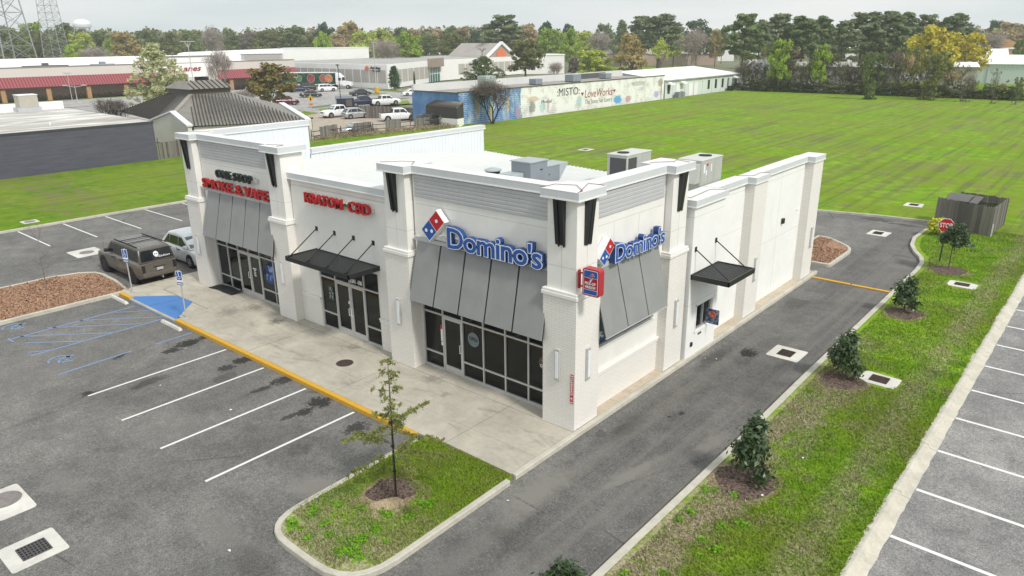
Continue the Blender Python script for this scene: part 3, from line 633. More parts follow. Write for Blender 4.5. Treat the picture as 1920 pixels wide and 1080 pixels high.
# sheet-metal awnings
def awning(P0, P1_, Q0, Q1, n, out):
    """top edge P0->P1_, bottom edge Q0->Q1, n panels with open seams"""
    P0, P1_, Q0, Q1 = map(Vector, (P0, P1_, Q0, Q1)); out = Vector(out)*.03
    a = MB()
    for i in range(n):
        s0, s1 = i/n+(.006 if i else 0), (i+1)/n-(.006 if i < n-1 else 0)
        q = [Q0.lerp(Q1, s0), Q0.lerp(Q1, s1), P0.lerp(P1_, s1), P0.lerp(P1_, s0)]
        a.hexa([p-out for p in q], q)
    o = a.build('awning', AWN, bld, bevel=.004)
    b = MB(); q = [Q0, Q1, P1_, P0]; b.hexa([p-out*3 for p in q], [p-out*1.2 for p in q])
    b.build('backing', flat('awning_seam', (.03, .03, .03), .8) if 'awning_seam' not in bpy.data.materials else bpy.data.materials['awning_seam'], o)
    return o
awning((-7.12, .33, 4.90), (-1.26, .33, 4.90), (-7.12, -.22, 2.81), (-1.13, -.22, 2.81), 5, (0, -1, .15))
awning((-21.82, .33, 4.90), (-16.16, .33, 4.90), (-21.82, -.25, 2.81), (-15.85, -.25, 2.81), 5, (0, -1, .15))
awning((-.29, 1.30, 4.86), (-.29, 5.20, 4.86), (.32, 1.19, 2.82), (.32, 5.00, 2.82), 3, (1, 0, .15))
for q_ in ((-7.26, .30, 4.90, -1.28, .40, 5.04), (-22.2, .30, 4.90, -16.2, .40, 5.04), (-.36, 1.33, 4.86, -.26, 5.5, 5.0)): MB().box(*q_).build('awning_rail', CORR, bld)
mb = MB(); mb.bar((.29, 1.2, 2.80), (.29, 5.0, 2.80), .05, .05); mb.build('awning_rail', CORR, bld)
# side bay window under the awning with poster
sw = MB(); 
for y in (1.55, 3.4, 5.22): sw.box(-.46, y, 2.15, -.37, y+.05, 4.6)
sw.box(-.46, 1.55, 2.15, -.37, 5.25, 2.2).box(-.46, 1.55, 4.55, -.37, 5.25, 4.6); swo = sw.build('side_window', ALU, bld)
MB().box(-.50, 1.55, 2.15, -.49, 5.25, 4.6).build('pane', GLASS, swo)
POSTB = flat('poster_blue', (.02, .10, .24), .4); po = MB().box(-.485, 1.6, 2.2, -.475, 3.38, 3.3).build('poster', POSTB, swo)
m2 = MB(); put_text(m2, 'RST', (-.474, 1.95, 2.35), (0, 1, 0), (0, 0, 1), .62, .24, .004, .03); m2.box(-.475, 1.6, 3.28, -.47, 3.38, 3.31).build('lettering', TRIMW, po)
# sills and ledges
for lg in (MB().box(-.36, 1.26, 1.16, -.28, 5.56, 1.26).box(-.36, 1.26, 1.26, -.25, 5.56, 1.32), MB().box(-14.86, .35, 1.16, -13.46, .43, 1.26).box(-14.86, .33, 1.26, -13.46, .43, 1.32),
           MB().box(-9.60, .35, 1.16, -8.57, .43, 1.26).box(-9.62, .33, 1.26, -8.57, .43, 1.32), MB().box(-.36, 1.5, 2.08, -.30, 5.3, 2.15)): lg.build('ledge', STUC, bld, bevel=.01)
for bb in ((-.36, 1.264, -.05, -.335, 5.554, 1.16), (-14.86, .395, -.05, -13.47, .424, 1.16), (-9.59, .395, -.05, -8.573, .424, 1.16)): MB().box(*bb).build('brick_base', BRICK, bld)
# pick-up window box
B = MB(); B.box(-.8, 6.981, -.05, .103, 7.72, ZL).box(-.8, 9.03, -.05, .103, 9.431, ZL).box(-.8, 7.72, -.05, .103, 9.03, .95).box(-.8, 7.72, 1.95, .103, 9.03, ZL)
bx = B.build('pickup_bay', STUCW, bld)
J = MB(); J.box(-.3, 6.979, 2.14, .1055, 9.433, 2.152).box(-.3, 6.979, 5.5, .1055, 9.433, 5.512); J.build('control_joint', jm, bx)
c = MB(); cope(c, -.86, 6.981-.09, .103+.09, 9.431+.09, ZL); c.build('coping', CM, bx)
fr = MB()
for y in (7.72, 8.34, 8.98): fr.box(-.04, y, .95, .05, y+.05, 1.95)
fr.box(-.04, 7.72, .95, .06, 9.03, 1.0).box(-.04, 7.72, 1.90, .05, 9.03, 1.95)
fro = fr.build('pickup_window', ALU, bx); MB().box(-.03, 7.77, 1.0, -.02, 9.0, 1.90).build('pane', GLASS, fro)
tr = MB(); tr.box(.10, 7.62, .87, .125, 7.68, 2.02).box(.10, 9.06, .87, .125, 9.12, 2.02).box(.10, 7.62, 1.97, .125, 9.12, 2.03).box(.10, 7.62, .86, .13, 9.12, .92); tr.build('window_trim', STUCW, bx)
MB().box(.103, 7.95, .72, .13, 8.2, .79).build('vent', STEEL_G, bx); MB().box(.103, 7.35, .42, .16, 7.47, .58).build('utility_box', BLACKM, bx)
MB().box(-.40, 16.85, 3.30, -.28, 17.05, 3.55).build('wall_lamp', BLACKM, bld, bevel=.02); MB().box(-.40, 18.7, 3.6, -.34, 18.8, 3.67).build('camera_dome', TRIMW, bld)
# black suspended canopies
def canopy(name, X0, X1, Y0, Y1, z, anchors, axis, parent=bld):
    """flat slatted canopy; axis 'f' hangs from wall y=Y1 and sticks out to -y, 's' from x=X0 out to +x"""
    f = MB(); t = .05; h = .19
    f.box(X0, Y0, z-h, X1, Y0+t, z).box(X0, Y1-t, z-h, X1, Y1, z).box(X0, Y0, z-h, X0+t, Y1, z-.002).box(X1-t, Y0, z-h, X1, Y1, z-.002)
    o = f.build('canopy', BLACKM, parent)
    s_ = MB()
    if axis == 'f': 
        n = 17
        for i in range(1, n): y = Y0+(Y1-Y0)*i/n; s_.box(X0+t, y-.028, z-.06, X1-t, y+.028, z-.03)
        s_.box(X0+t, Y0+t, z-.14, X1-t, Y1-t, z-.12)
    else:
        n = 15
        for i in range(1, n): x = X0+(X1-X0)*i/n; s_.box(x-.03, Y0+t, z-.06, x+.03, Y1-t, z-.03)
        s_.box(X0+t, Y0+t, z-.14, X1-t, Y1-t, z-.12)
    s_.build('slats', flat('slat_black', (.035, .037, .037), .45), o)
    for a in anchors:
        r = MB()
        if axis == 'f':
            r.tube((a, Y1-.02, 4.32), (a, Y0+.12, z), .022, n=6); r.box(a-.07, Y1-.025, 4.24, a+.07, Y1+.0, 4.42); r.box(a-.03, Y0+.04, z-.01, a+.03, Y0+.2, z+.03)
        else:
            r.tube((X0+.02, a, 4.28), (X1-.15, a, z), .022, n=6); r.box(X0, a-.07, 4.2, X0+.025, a+.07, 4.38)
        r.build('rod', BLACKM, o)
    return o
CNP = (-13.50, -9.45)
canopy('canopy', CNP[0], CNP[1], -1.06, .424, 3.47, [-13.33, -12.13, -10.92, -9.73], 'f')
canopy('canopy', .103, 1.59, 7.0, 9.22, 3.39, [7.25, 8.89], 's')
# rooms behind the glass
FLOORM = vary('shop_floor', (.30, .27, .23), .15, 2, .5); WALLI = vary('shop_wall', (.42, .40, .37), .1, 1, .8)
MB().box(-23.0, .75, -.04, -.8, 6.5, -.01).box(-23.0, 6.5, -.04, -.8, 6.6, 3.4).box(-14.95, .8, 0, -14.85, 6.5, 3.4).box(-8.0, .8, 0, -7.9, 6.5, 3.4).build('interior', [FLOORM], bld)
MB().box(-23.0, .8, 3.3, -.8, 6.5, 3.36).build('ceiling', WALLI, bld)
CTR = flat('counter_white', (.55, .55, .53), .5); mb = MB(); mb.box(-6.6, 3.6, 0, -1.6, 4.3, 1.1).box(-6.9, 1.6, 0, -6.5, 2.4, .8).box(-13.2, 2.6, 0, -9.8, 3.0, 1.2); [mb.box(-21.8+i*1.3, 2.2, 0, -21.0+i*1.3, 2.7, 1.6) for i in range(4)]; mb.build('counter', CTR, bld)
# roof
rz = lambda x, y: 5.51-.0877*(y-6.28)-.04*(x+23.2)
mb = MB(); y0, y1 = .8, 21.2
mb.hexa([(x, y, rz(x, y)-.12) for x, y in ((-23.04, y0), (-.8, y0), (-.8, y1), (-23.04, y1))], [(x, y, rz(x, y)) for x, y in ((-23.04, y0), (-.8, y0), (-.8, y1), (-23.04, y1))])
for i in range(73):
    x = -22.85+i*.3  # standing seams
    mb.hexa([(x-.02, y0, rz(x, y0)), (x+.02, y0, rz(x, y0)), (x+.02, y1+.03, rz(x, y1)), (x-.02, y1+.03, rz(x, y1))], [(x-.008, y0, rz(x, y0)+.05), (x+.008, y0, rz(x, y0)+.05), (x+.008, y1+.03, rz(x, y1)+.05), (x-.008, y1+.03, rz(x, y1)+.05)])
mb.build('roof', ROOFM, bld)
mb = MB()
mb.hexa([(x, y, rz(x, y)-.16) for x, y in ((-23.04, 21.2), (-.8, 21.2), (-.8, 21.34), (-23.04, 21.34))], [(x, y, rz(x, y)-.03) for x, y in ((-23.04, 21.2), (-.8, 21.2), (-.8, 21.34), (-23.04, 21.34))])
mb.build('gutter', COPE, bld)
# number over the middle door, door and window stickers
mb = MB(); put_text(mb, '3241 -100', (-11.40, .44, 2.40), (1, 0, 0), (0, 0, 1), .76, .19, .006, .03); mb.build('street_number', TRIMW, bld)
st_ = MB(); y = .424+.04
st_.box(-11.66, y-.012, 1.42, -11.38, y-.006, 1.54); st_.box(-19.05, .575, 1.45, -18.75, .58, 1.5); 
for i in range(4): st_.box(-19.0, .573, 1.38-i*.09, -18.82, .58, 1.42-i*.09)
st_.box(-6.42, .585, 1.15, -6.31, .592, 1.62); st_.box(-6.41, .585, .98, -6.31, .592, 1.12); st_.build('door_sticker', TRIMW, bld)
RED = flat('sign_red', (.52, .015, .02), .35); MB().box(-6.43, .583, 1.62, -6.31, .592, 1.78).build('door_sticker', RED, bld)
m = M('window_poster', .4); v = m.vor(m.co(), 5, 1); sp = m.n('ShaderNodeSeparateColor'); m.put(sp.inputs[0], v)
m.color(m.ramp(sp.outputs[0], [(.2, (.01, .03, .12)), (.5, (.02, .08, .35)), (.8, (.25, .35, .6))])); MB().box(-17.95, .585, 1.0, -17.30, .592, 1.85).build('window_poster', m.m, bld)
m = M('window_sticker', .5); n = m.noise(m.co(), 12, 3); m.color(m.ramp(n, [(.45, (.02, .025, .03)), (.55, (.35, .4, .4))])); MB().box(-12.95, .465, 1.35, -12.66, .47, 1.9).build('window_poster', m.m, bld)
# ============================================================ SIGNS
SBLUE = flat('sign_blue', (.025, .095, .36), .35); SBLUED = flat('sign_blue_side', (.02, .07, .24), .45); SBLK = flat('sign_black', (.02, .03, .028), .4)
REDD = flat('sign_red_side', (.33, .012, .015), .45); SWHITE = flat('sign_white', (.80, .82, .84), .35); SGREEN = flat('sign_green', (.02, .12, .05), .4); RACE = flat('raceway', (.62, .62, .58), .6)
def channel(body, org, right, wd, ht, depth, face, side, bold, parent, edge=None, spacing=1, part='lettering'):
    org, rt = Vector(org), Vector(right); n = rt.cross(Vector((0, 0, 1)))
    mb = MB(); b2 = bold+.045 if edge else bold
    mb.mat(0); put_text(mb, body, org, right, (0, 0, 1), wd, ht, depth, b2, spacing)
    if edge is not None:
        mb.mat(1); put_text(mb, body, org+n*depth, right, (0, 0, 1), wd, ht, .006, bold+.028, spacing, inset=b2)
        mb.mat(2); put_text(mb, body, org+n*(depth+.006), right, (0, 0, 1), wd, ht, .006, bold, spacing, inset=b2)
        return mb.build(part, [side, edge, face], parent)
    mb.mat(1); put_text(mb, body, org+n*depth, right, (0, 0, 1), wd, ht, .004, bold-.022, spacing, inset=bold)
    return mb.build(part, [side, face], parent)
def tile_logo(corner, long_, short_, right, depth, parent, name='emblem', dots=True):
    """slanted two-square tile emblem; corner = left tip"""
    o = Vector(corner); r = Vector(right); z = Vector((0, 0, 1)); n = r.cross(z)
    a = (r+z).normalized()*long_; b = (r-z).normalized()*short_
    def quad(mb, s0, s1, t0, t1, d0, d1):
        p = [o+a*s0+b*t0, o+a*s0+b*t1, o+a*s1+b*t1, o+a*s1+b*t0]
        mb.hexa([q+n*d0 for q in p], [q+n*d1 for q in p]) if True else None
    mb = MB(); g = .025/long_*2; k = long_/short_
    mb.mat(0); quad(mb, 0, 1, 0, 1, 0, depth)
    e = .045; mb.mat(1); quad(mb, e*.5, .5-.012, e, 1-e, depth, depth+.005); mb.mat(2); quad(mb, .5+.012, 1-e*.5, e, 1-e, depth, depth+.005)
    mb.mat(0)
    for s_, t_ in ((.75, .5), (.18, .52-.0), (.32, .52)) if False else ((.75, .5), (.25-.09, .5-.17), (.25+.09, .5+.17)):
        p = o+a*s_+b*t_+n*(depth+.004); mb.tube(p, p+n*.006, short_*.115, n=14)
    return mb.build(name, [SWHITE, SBLUE, RED], parent, bevel=0)
s = thing('wall_sign', 'large blue letter sign with slanted tile emblem above the front grey awning', 'sign', (-4, .4, 5.0))
def P0(*p): return Vector(p)-Vector((-4, .4, 5.0))
channel("Domino's", P0(-5.42, .25, 4.93), (1, 0, 0), 4.12, .83, .17, SBLUE, SBLUED, .018, s, SWHITE, .93)
tile_logo(P0(-6.66, .33, 5.42), 1.09, .55, (1, 0, 0), .22, s)
MB().box(*P0(-6.4, .39, 5.08), *P0(-1.5, .27, 5.26)).box(*P0(-6.3, .39, 5.12), *P0(-5.2, .25, 5.19)).build('raceway', RACE, s)
s = thing('wall_sign', 'smaller blue letter sign with tile emblem above the awning facing the drive lane', 'sign', (-.36, 3, 5.0))
def P0(*p): return Vector(p)-Vector((-.36, 3, 5.0))
channel("Domino's", P0(-.24, 2.07, 4.93), (0, 1, 0), 3.12, .66, .20, SBLUE, SBLUED, .018, s, SWHITE, .93)
tile_logo(P0(-.34, 1.27, 5.27), .80, .40, (0, 1, 0), .26, s)
MB().box(*P0(-.36, 1.5, 5.1), *P0(-.24, 5.0, 5.24)).build('raceway', RACE, s)
s = thing('wall_sign', 'black and red channel letter sign of two lines on the far left bay', 'sign', (-19, .4, 5.3))
def P0(*p): return Vector(p)-Vector((-19, .4, 5.3))
channel('ONE STOP', P0(-20.55, .26, 5.68), (1, 0, 0), 3.05, .38, .12, SBLK, SBLK, .018, s, spacing=1.08, part='first_line')
channel('SMOKE & VAPE', P0(-21.92, .26, 5.07), (1, 0, 0), 5.6, .45, .12, RED, REDD, .022, s, spacing=1.06, part='second_line')
MB().box(*P0(-21.8, .39, 5.2), *P0(-16.4, .27, 5.33)).box(*P0(-20.5, .39, 5.78), *P0(-17.25, .27, 5.92)).build('raceway', RACE, s)
s = thing('wall_sign', 'red channel letter sign of one line on the low middle bay above the black canopy', 'sign', (-11.5, .42, 5.4))
def P0(*p): return Vector(p)-Vector((-11.5, .42, 5.4))
channel('KRATOM', P0(-13.62, .28, 5.42), (1, 0, 0), 2.42, .42, .12, RED, REDD, .022, s, spacing=1.06, part='first_word')
channel('CBD', P0(-10.82, .28, 5.42), (1, 0, 0), 1.30, .42, .12, RED, REDD, .022, s, spacing=1.06, part='second_word')
mb = MB()
for k in range(3):
    a = R(90+(k-1)*48); q = P0(-11.04+.0*k, .28, 5.58); tip = q+Vector((math.cos(a)*.13, 0, math.sin(a)*.13)); pn = Vector((-math.sin(a), 0, math.cos(a)))*.05
    mb.extr([q, (q+tip)/2+pn, tip, (q+tip)/2-pn], (0, -.06, 0))
mb.build('leaf_emblem', SGREEN, s); MB().box(*P0(-13.5, .42, 5.55), *P0(-9.5, .29, 5.68)).build('raceway', RACE, s)
# blade sign
s = thing('blade_sign', 'red double sided pick-up window sign on a bracket at the corner pier', 'sign', (.0, .12, 4.97)); bm = flat('sign_red_frame', (.42, .03, .04), .4)
MB().box(-.02, -.05, -.28, .03, .05, .28).bar((.0, 0, .2), (.24, 0, .2), .04, .04).bar((.0, 0, -.2), (.24, 0, -.2), .04, .04).build('bracket', bm, s)
fr = rounded([(.20, -.40), (.78, -.40), (.78, .42), (.20, .42)], .09, 4)
mb = MB(); mb.extr([(x, .13, z) for x, z in fr], (0, -.26, 0)); cab = mb.build('cabinet', bm, s, bevel=.008)
def pf(mb, pts, d): mb.extr([(x, -.13, z) for x, z in pts], (0, -d, 0))
f = MB(); f.mat(0); pf(f, rounded([(.245, -.355), (.735, -.355), (.735, .375), (.245, .375)], .06, 3), .004)
f.mat(1); pf(f, rounded([(.26, .16), (.72, .16), (.72, .36), (.26, .36)], [0, 0, .05, .05], 3), .007); pf(f, rounded([(.26, -.34), (.72, -.34), (.72, -.215), (.26, -.215)], [.04, .04, 0, 0], 3), .007)
f.mat(2); pf(f, [(.26, -.20), (.72, -.20), (.72, .148), (.57, .148), (.49, .02), (.41, .148), (.26, .148)], .007)
f.mat(0); put_text(f, 'PICK-UP', (.30, -.139, -.055), (1, 0, 0), (0, 0, 1), .37, .085, .004, .02); put_text(f, 'WINDOW', (.30, -.139, -.17), (1, 0, 0), (0, 0, 1), .37, .085, .004, .02)
f.build('face', [SWHITE, SBLUE, flat('sign_dark_red', (.40, .01, .02), .4)], s); tile_logo((.40, -.138, .15), .215, .105, (1, 0, 0), .006, s)
# clearance sign
s = thing('clearance_sign', 'narrow vertical red clearance sign on the front of the corner pier', 'sign', (-.10, 0, 1.42))
MB().mat(0).box(-.06, -.015, -.49, .055, 0, .49).mat(1).box(-.05, -.018, .43, .045, -.015, .46).box(-.05, -.018, -.46, .045, -.015, -.43).build('plate', [RED, SWHITE], s)
mb = MB(); put_text(mb, "CLEARANCE", (-.038, -.018, .40), (0, 0, -1), (1, 0, 0), .60, .075, .004, .02); put_text(mb, "9'", (-.038, -.018, -.26), (0, 0, -1), (1, 0, 0), .12, .075, .004, .02); mb.build('lettering', SWHITE, s)
# open signs hanging behind the glass
def open_sign(x, z, r, label, dark):
    s = thing('open_sign', label, 'sign', (x, .585, z)); MB().tube((0, 0, 0), (0, -.006, 0), r, n=28).build('disc', flat('open_disc', (.16, .20, .22) if dark else (.10, .06, .04), .5), s)
    c = SBLK if dark else SWHITE; mb = MB(); put_text(mb, 'OPEN', (-r*.75, -.008, -.06 if dark else -.15), (1, 0, 0), (0, 0, 1), r*1.5, .15 if dark else .11, .004, .02)
    mb.box(-r*.6, -.01, .1, r*.6, -.008, .105).box(-r*.6, -.01, -.16, r*.6, -.008, -.155); mb.build('lettering', c, s); MB().box(-.01, -.005, r, .01, -.001, r+.28).build('hanger', STEEL_G, s)
open_sign(-4.78, 1.62, .27, 'round grey open sign hanging in the storefront right of the glass door', True)
open_sign(-1.62, 1.62, .24, 'round brown open sign partly hidden behind the corner pier', False)
# menu board on the pick-up window
s = thing('menu_board', 'small blue menu board with a red pizza picture jutting from the pick-up window', 'sign', (.12, 8.55, 1.35))
m = M('menu_print', .4); q = m.co(); vz = m.vor(q, 16, 1); sp = m.n('ShaderNodeSeparateColor'); m.put(sp.inputs[0], vz)
base = m.ramp(sp.outputs[0], [(.3, (.02, .07, .16)), (.6, (.10, .2, .3)), (.85, (.35, .30, .32))]); dst = m.n('ShaderNodeVectorMath', operation='DISTANCE'); m.put(dst.inputs[0], q); dst.inputs[1].default_value = (.26, 0, .08)
m.color(m.mix(m.math('LESS_THAN', dst.outputs['Value'], .15), base, m.ramp(sp.outputs[1], [(.3, (.5, .03, .02)), (.8, (.7, .25, .15))]))); MB().box(0, -.015, -.3, .52, .015, .3).build('board', m.m, s)
# stop sign
s = thing('stop_sign', 'red octagonal stop sign on a dark green post by the rear drive', 'sign', (4.62, 27.2, -.03), rz=0)
MB().tube((0, 0, 0), (0, 0, 2.15), .035, n=8).build('post', flat('dark_green', (.01, .05, .04), .5), s)
def octa(r): return [(r*math.cos(R(22.5+45*k)), r*math.sin(R(22.5+45*k))) for k in range(8)]
s.rotation_euler = (0, 0, R(10))
mb = MB(); mb.mat(0).extr([(x, -.04, z+2.0) for x, z in octa(.40)], (0, .012, 0)); mb.mat(1).extr([(x, -.045, z+2.0) for x, z in octa(.37)], (0, .004, 0)); mb.mat(0); put_text(mb, 'STOP', (-.29, -.046, 1.88), (1, 0, 0), (0, 0, 1), .58, .25, .004, .02)
mb.build('plate', [SWHITE, RED], s)
# accessible parking signs
def hc(x, y, h, label, n=2):
    s = thing('parking_sign', label, 'sign', (x, y, 0), R(24), 'accessible parking signs'); MB().tube((0, 0, 0), (0, 0, h), .03, n=8).build('post', ALU, s); MB().box(-.1, -.1, 0, .1, .1, .012).build('base_plate', ALU, s)
    mb = MB(); mb.mat(0).extr([(a, -.035, b+h-.27) for a, b in rounded([(-.155, -.25), (.155, -.25), (.155, .25), (-.155, .25)], .03, 2)], (0, .006, 0))
    mb.mat(1).extr([(a, -.038, b+h-.25) for a, b in [(-.13, -.18), (.13, -.18), (.13, .2), (-.13, .2)]], (0, .003, 0)); mb.mat(0)
    for k in range(9):
        a = R(150+k*26); b = R(150+(k+1)*26); c0 = Vector((-.01, -.04, h-.30)); mb.bar(c0+Vector((math.cos(a)*.075, 0, math.sin(a)*.075)), c0+Vector((math.cos(b)*.075, 0, math.sin(b)*.075)), .02, .004, (0, 1, 0))
    mb.bar((-.02, -.04, h-.12), (-.01, -.04, h-.27), .03, .004, (0, 1, 0)); mb.bar((-.01, -.04, h-.27), (.07, -.04, h-.28), .025, .004, (0, 1, 0)); mb.tube((-.025, -.042, h-.09), (-.025, -.038, h-.09), .025, n=8)
    mb.build('plate', [SWHITE, SBLUE], s)
    mb = MB(); z0 = h-.66; mb.mat(1).box(-.155, -.04, z0, .155, -.033, z0+.11).mat(0).box(-.13, -.042, z0+.03, .13, -.04, z0+.075); mb.build('small_plate', [SWHITE, SBLUE], s)
hc(-24.47, -2.9, 2.25, 'blue accessible parking sign on a grey post in front of the tan estate car'); hc(-19.04, -2.9, 2.23, 'blue accessible parking sign on a grey post right of the blue ramp')
# floor mat
t = thing('floor_mat', 'black crumpled rubber mat lying on the sidewalk by the far left door', 'mat', (-21.2, .15, 0)); RUB = flat('black_rubber', (.012, .012, .013), .8)
mb = MB(); rows = []
for i in range(13):
    u = i/12; rows.append([(-1.05+u*2.0, -.30+v*.62+.16*u+.05*math.sin(u*5), .02+.055*abs(math.sin(u*5.5+v*2))*(1 if u > .2 else .4)+.10*max(0, u-.82)*4*(v)) for v in (0, .33, .66, 1)])
mb.grid(rows); o = mb.build('mat', RUB, t); md = o.modifiers.new('solid', 'SOLIDIFY'); md.thickness = .012
# litter
rl = random.Random(5)
LW = flat('paper_litter', (.8, .8, .78), .7)
for i, (u, v, z) in enumerate([(953, 940, L), (1323, 673, L), (1343, 674, L), (1190, 645, L), (433, 770-.0, L), (348, 654, L), (300, 724, L), (1505, 860, -.02), (430, 1034, L), (1430, 930, -.02)]):
    x, y = G(u, v, z); t = None
    mb = MB(); a = .045; pts = [(rl.uniform(-a, a), rl.uniform(-a, a), rl.uniform(.004, .05)) for _ in range(6)]; mb.face(*[(math.cos(k)*a*rl.uniform(.6, 1.2), math.sin(k)*a*rl.uniform(.6, 1.2), .01+rl.uniform(0, .03)) for k in range(6)])
    o = mb.build('litter', LW); o.location = (x, y, z+.01); o['label'] = 'tiny white scrap of litter lying on the ground'; o['category'] = 'litter'; o['group'] = 'scraps of white litter'
# ============================================================ ROOFTOP UNITS
RTU = vary('unit_beige', (.44, .45, .41), .08, 1, .5); COIL = (lambda m: (m.color(m.ramp(m.noise(m.co(), 90, 2), [(.4, (.035, .037, .04)), (.6, (.12, .12, .125))])), m.m)[1])(M('coil', .7))
GREYU = vary('unit_grey', (.24, .27, .30), .08, 1, .45); GREYL = vary('unit_grey_top', (.40, .44, .46), .08, 1, .45)
def rtu(x0, y0, x1, y1, z0, z1, label, hood):
    t = thing('rooftop_unit', label, 'air conditioner', ((x0+x1)/2, (y0+y1)/2, z0), group='beige rooftop air conditioners'); a, b, h = (x1-x0)/2, (y1-y0)/2, z1-z0
    MB().box(-a+.05, -b+.05, -.6, a-.05, b-.05, 0).build('curb', RTU, t)
    MB().box(-a, -b, 0, a, b, h).build('cabinet', RTU, t, bevel=.012); MB().box(-a-.03, -b-.03, h, a+.03, b+.03, h+.05).build('lid', vary('unit_lid', (.58, .59, .55), .06, 2, .5) if 'unit_lid' not in bpy.data.materials else bpy.data.materials['unit_lid'], t, bevel=.01)
    fc = (-a*.1, -b*.45) if not hood else (a*.05, b*.35)
    MB().tube((*fc, h+.04), (*fc, h+.085), min(a, b)*.52, n=24).build('fan', flat('fan_black', (.015, .015, .016), .6) if 'fan_black' not in bpy.data.materials else bpy.data.materials['fan_black'], t)
    fg = MB()
    for k in range(8): q = k*math.pi/8; r_ = min(a, b)*.53; fg.bar((fc[0]-math.cos(q)*r_, fc[1]-math.sin(q)*r_, h+.095), (fc[0]+math.cos(q)*r_, fc[1]+math.sin(q)*r_, h+.095), .012, .01)
    fg.build('fan_grille', STEEL_G, t)
    if not hood:
        MB().box(-a+.18, -b-.012, .12, a-.06, -b, h-.14).box(a, -b+.12, .12, a+.012, -b+.95, h-.14).build('coil', COIL, t)
        p = MB()
        for y in (-b+1.05, -b+1.5): p.box(a, y, .1, a+.014, y+.42, h-.1)
        p.build('access_panel', RTU, t, bevel=.005)
    else:
        MB().hexa([(-a+.1, -b-.5, .15), (a-.05, -b-.5, .15), (a-.05, -b, .15), (-a+.1, -b, .15)], [(-a+.1, -b-.12, h*.85), (a-.05, -b-.12, h*.85), (a-.05, -b, h*.9), (-a+.1, -b, h*.9)]).build('hood', RTU, t)
        p = MB()
        for y in (-b+.1, -b+.75, -b+1.45): p.box(a, y, .12, a+.014, y+.6, h-.08)
        p.build('access_panel', RTU, t, bevel=.005)
        l_ = MB().mat(0).box(a+.014, -b+.25, h-.62, a+.018, -b+.42, h-.2).box(a+.014, -b+1.05, h-.62, a+.018, -b+1.13, h-.25).box(a+.014, -b+.5, h-.75, a+.018, -b+.62, h-.5).mat(1).box(a+.014, -b+.55, h-.3, a+.018, -b+.75, h-.18); l_.build('data_sticker', [SWHITE, RED], t)
    return t
rtu(-9.85, 16.5, -8.62, 18.95, 4.5, 5.72, 'beige rooftop air conditioner with dark coil panels, left of the pair', False)
rtu(-6.06, 17.25, -4.78, 19.6, 4.5, 5.72, 'beige rooftop air conditioner with stickers and slanted hood, nearest the side parapet', True)
t = thing('makeup_air_unit', 'blue grey metal ventilation unit with slanted intake hood behind the front parapet', 'ventilation unit', (-12.35, 13, 4.45))
o = MB().box(-.65, -.7, -.1, .65, .7, 1.15).build('fan_section', GREYU, t, bevel=.01); MB().box(-.7, -.75, 1.15, .7, .75, 1.2).build('lid', GREYL, o)
o = MB().box(-.6, .7, -.1, .5, 1.95, .75).build('filter_section', GREYU, t, bevel=.01); MB().box(-.63, .7, .75, .53, 1.98, .79).build('lid', GREYL, o)
MB().box(-.5, -.6, -.5, .45, 1.8, -.1).build('curb', STEEL_G, t)
MB().hexa([(-.6, 1.95, -.05), (.5, 1.95, -.05), (.5, 2.0, -.05), (-.6, 2.0, -.05)], [(-.6, 1.95, .78), (.5, 1.95, .78), (.5, 2.75, .78), (-.6, 2.75, .78)]).build('intake_hood', GREYL, t)
MB().box(-.75, -1.55, -.1, .2, -.72, .62).build('low_section', GREYL, t, bevel=.01)
h_ = MB(); h_.box(.65, .1, .7, .67, .25, .76).box(.5, 1.0, .3, .52, 1.06, .36); h_.build('latch', BLACKM, t)
t = thing('condenser', 'round black condenser with grey domed top behind the front parapet', 'air conditioner', (-14.55, 12.6, 4.55)); MB().tube((0, 0, -.1), (0, 0, .36), .40, n=24).build('body', BLACKM, t); MB().tube((0, 0, .36), (0, 0, .42), .47, n=24).tube((0, 0, .42), (0, 0, .50), .38, .2, n=24).build('lid', GREYL, t, bevel=.01)
t = thing('strap', 'frayed red cable lying over the corner coping', 'cable', (0, 0, ZH+CH+.01)); CBL = flat('red_cable', (.17, .06, .05), .8)
def cable(pts, r=.009, par=None):
    mb = MB(); [mb.tube(a, b, r, n=5) for a, b in zip(pts, pts[1:])]; return mb.build('cable', CBL, par)
cable([(-1.3, -.05, 0), (-1.2, .5, .02), (-.6, .75, .02), (.0, .2, .01), (.02, -.05, 0)], par=t); cable([(-.02, .1, .0), (-.5, 1.2, .02), (.0, 1.3, .0)], par=t)
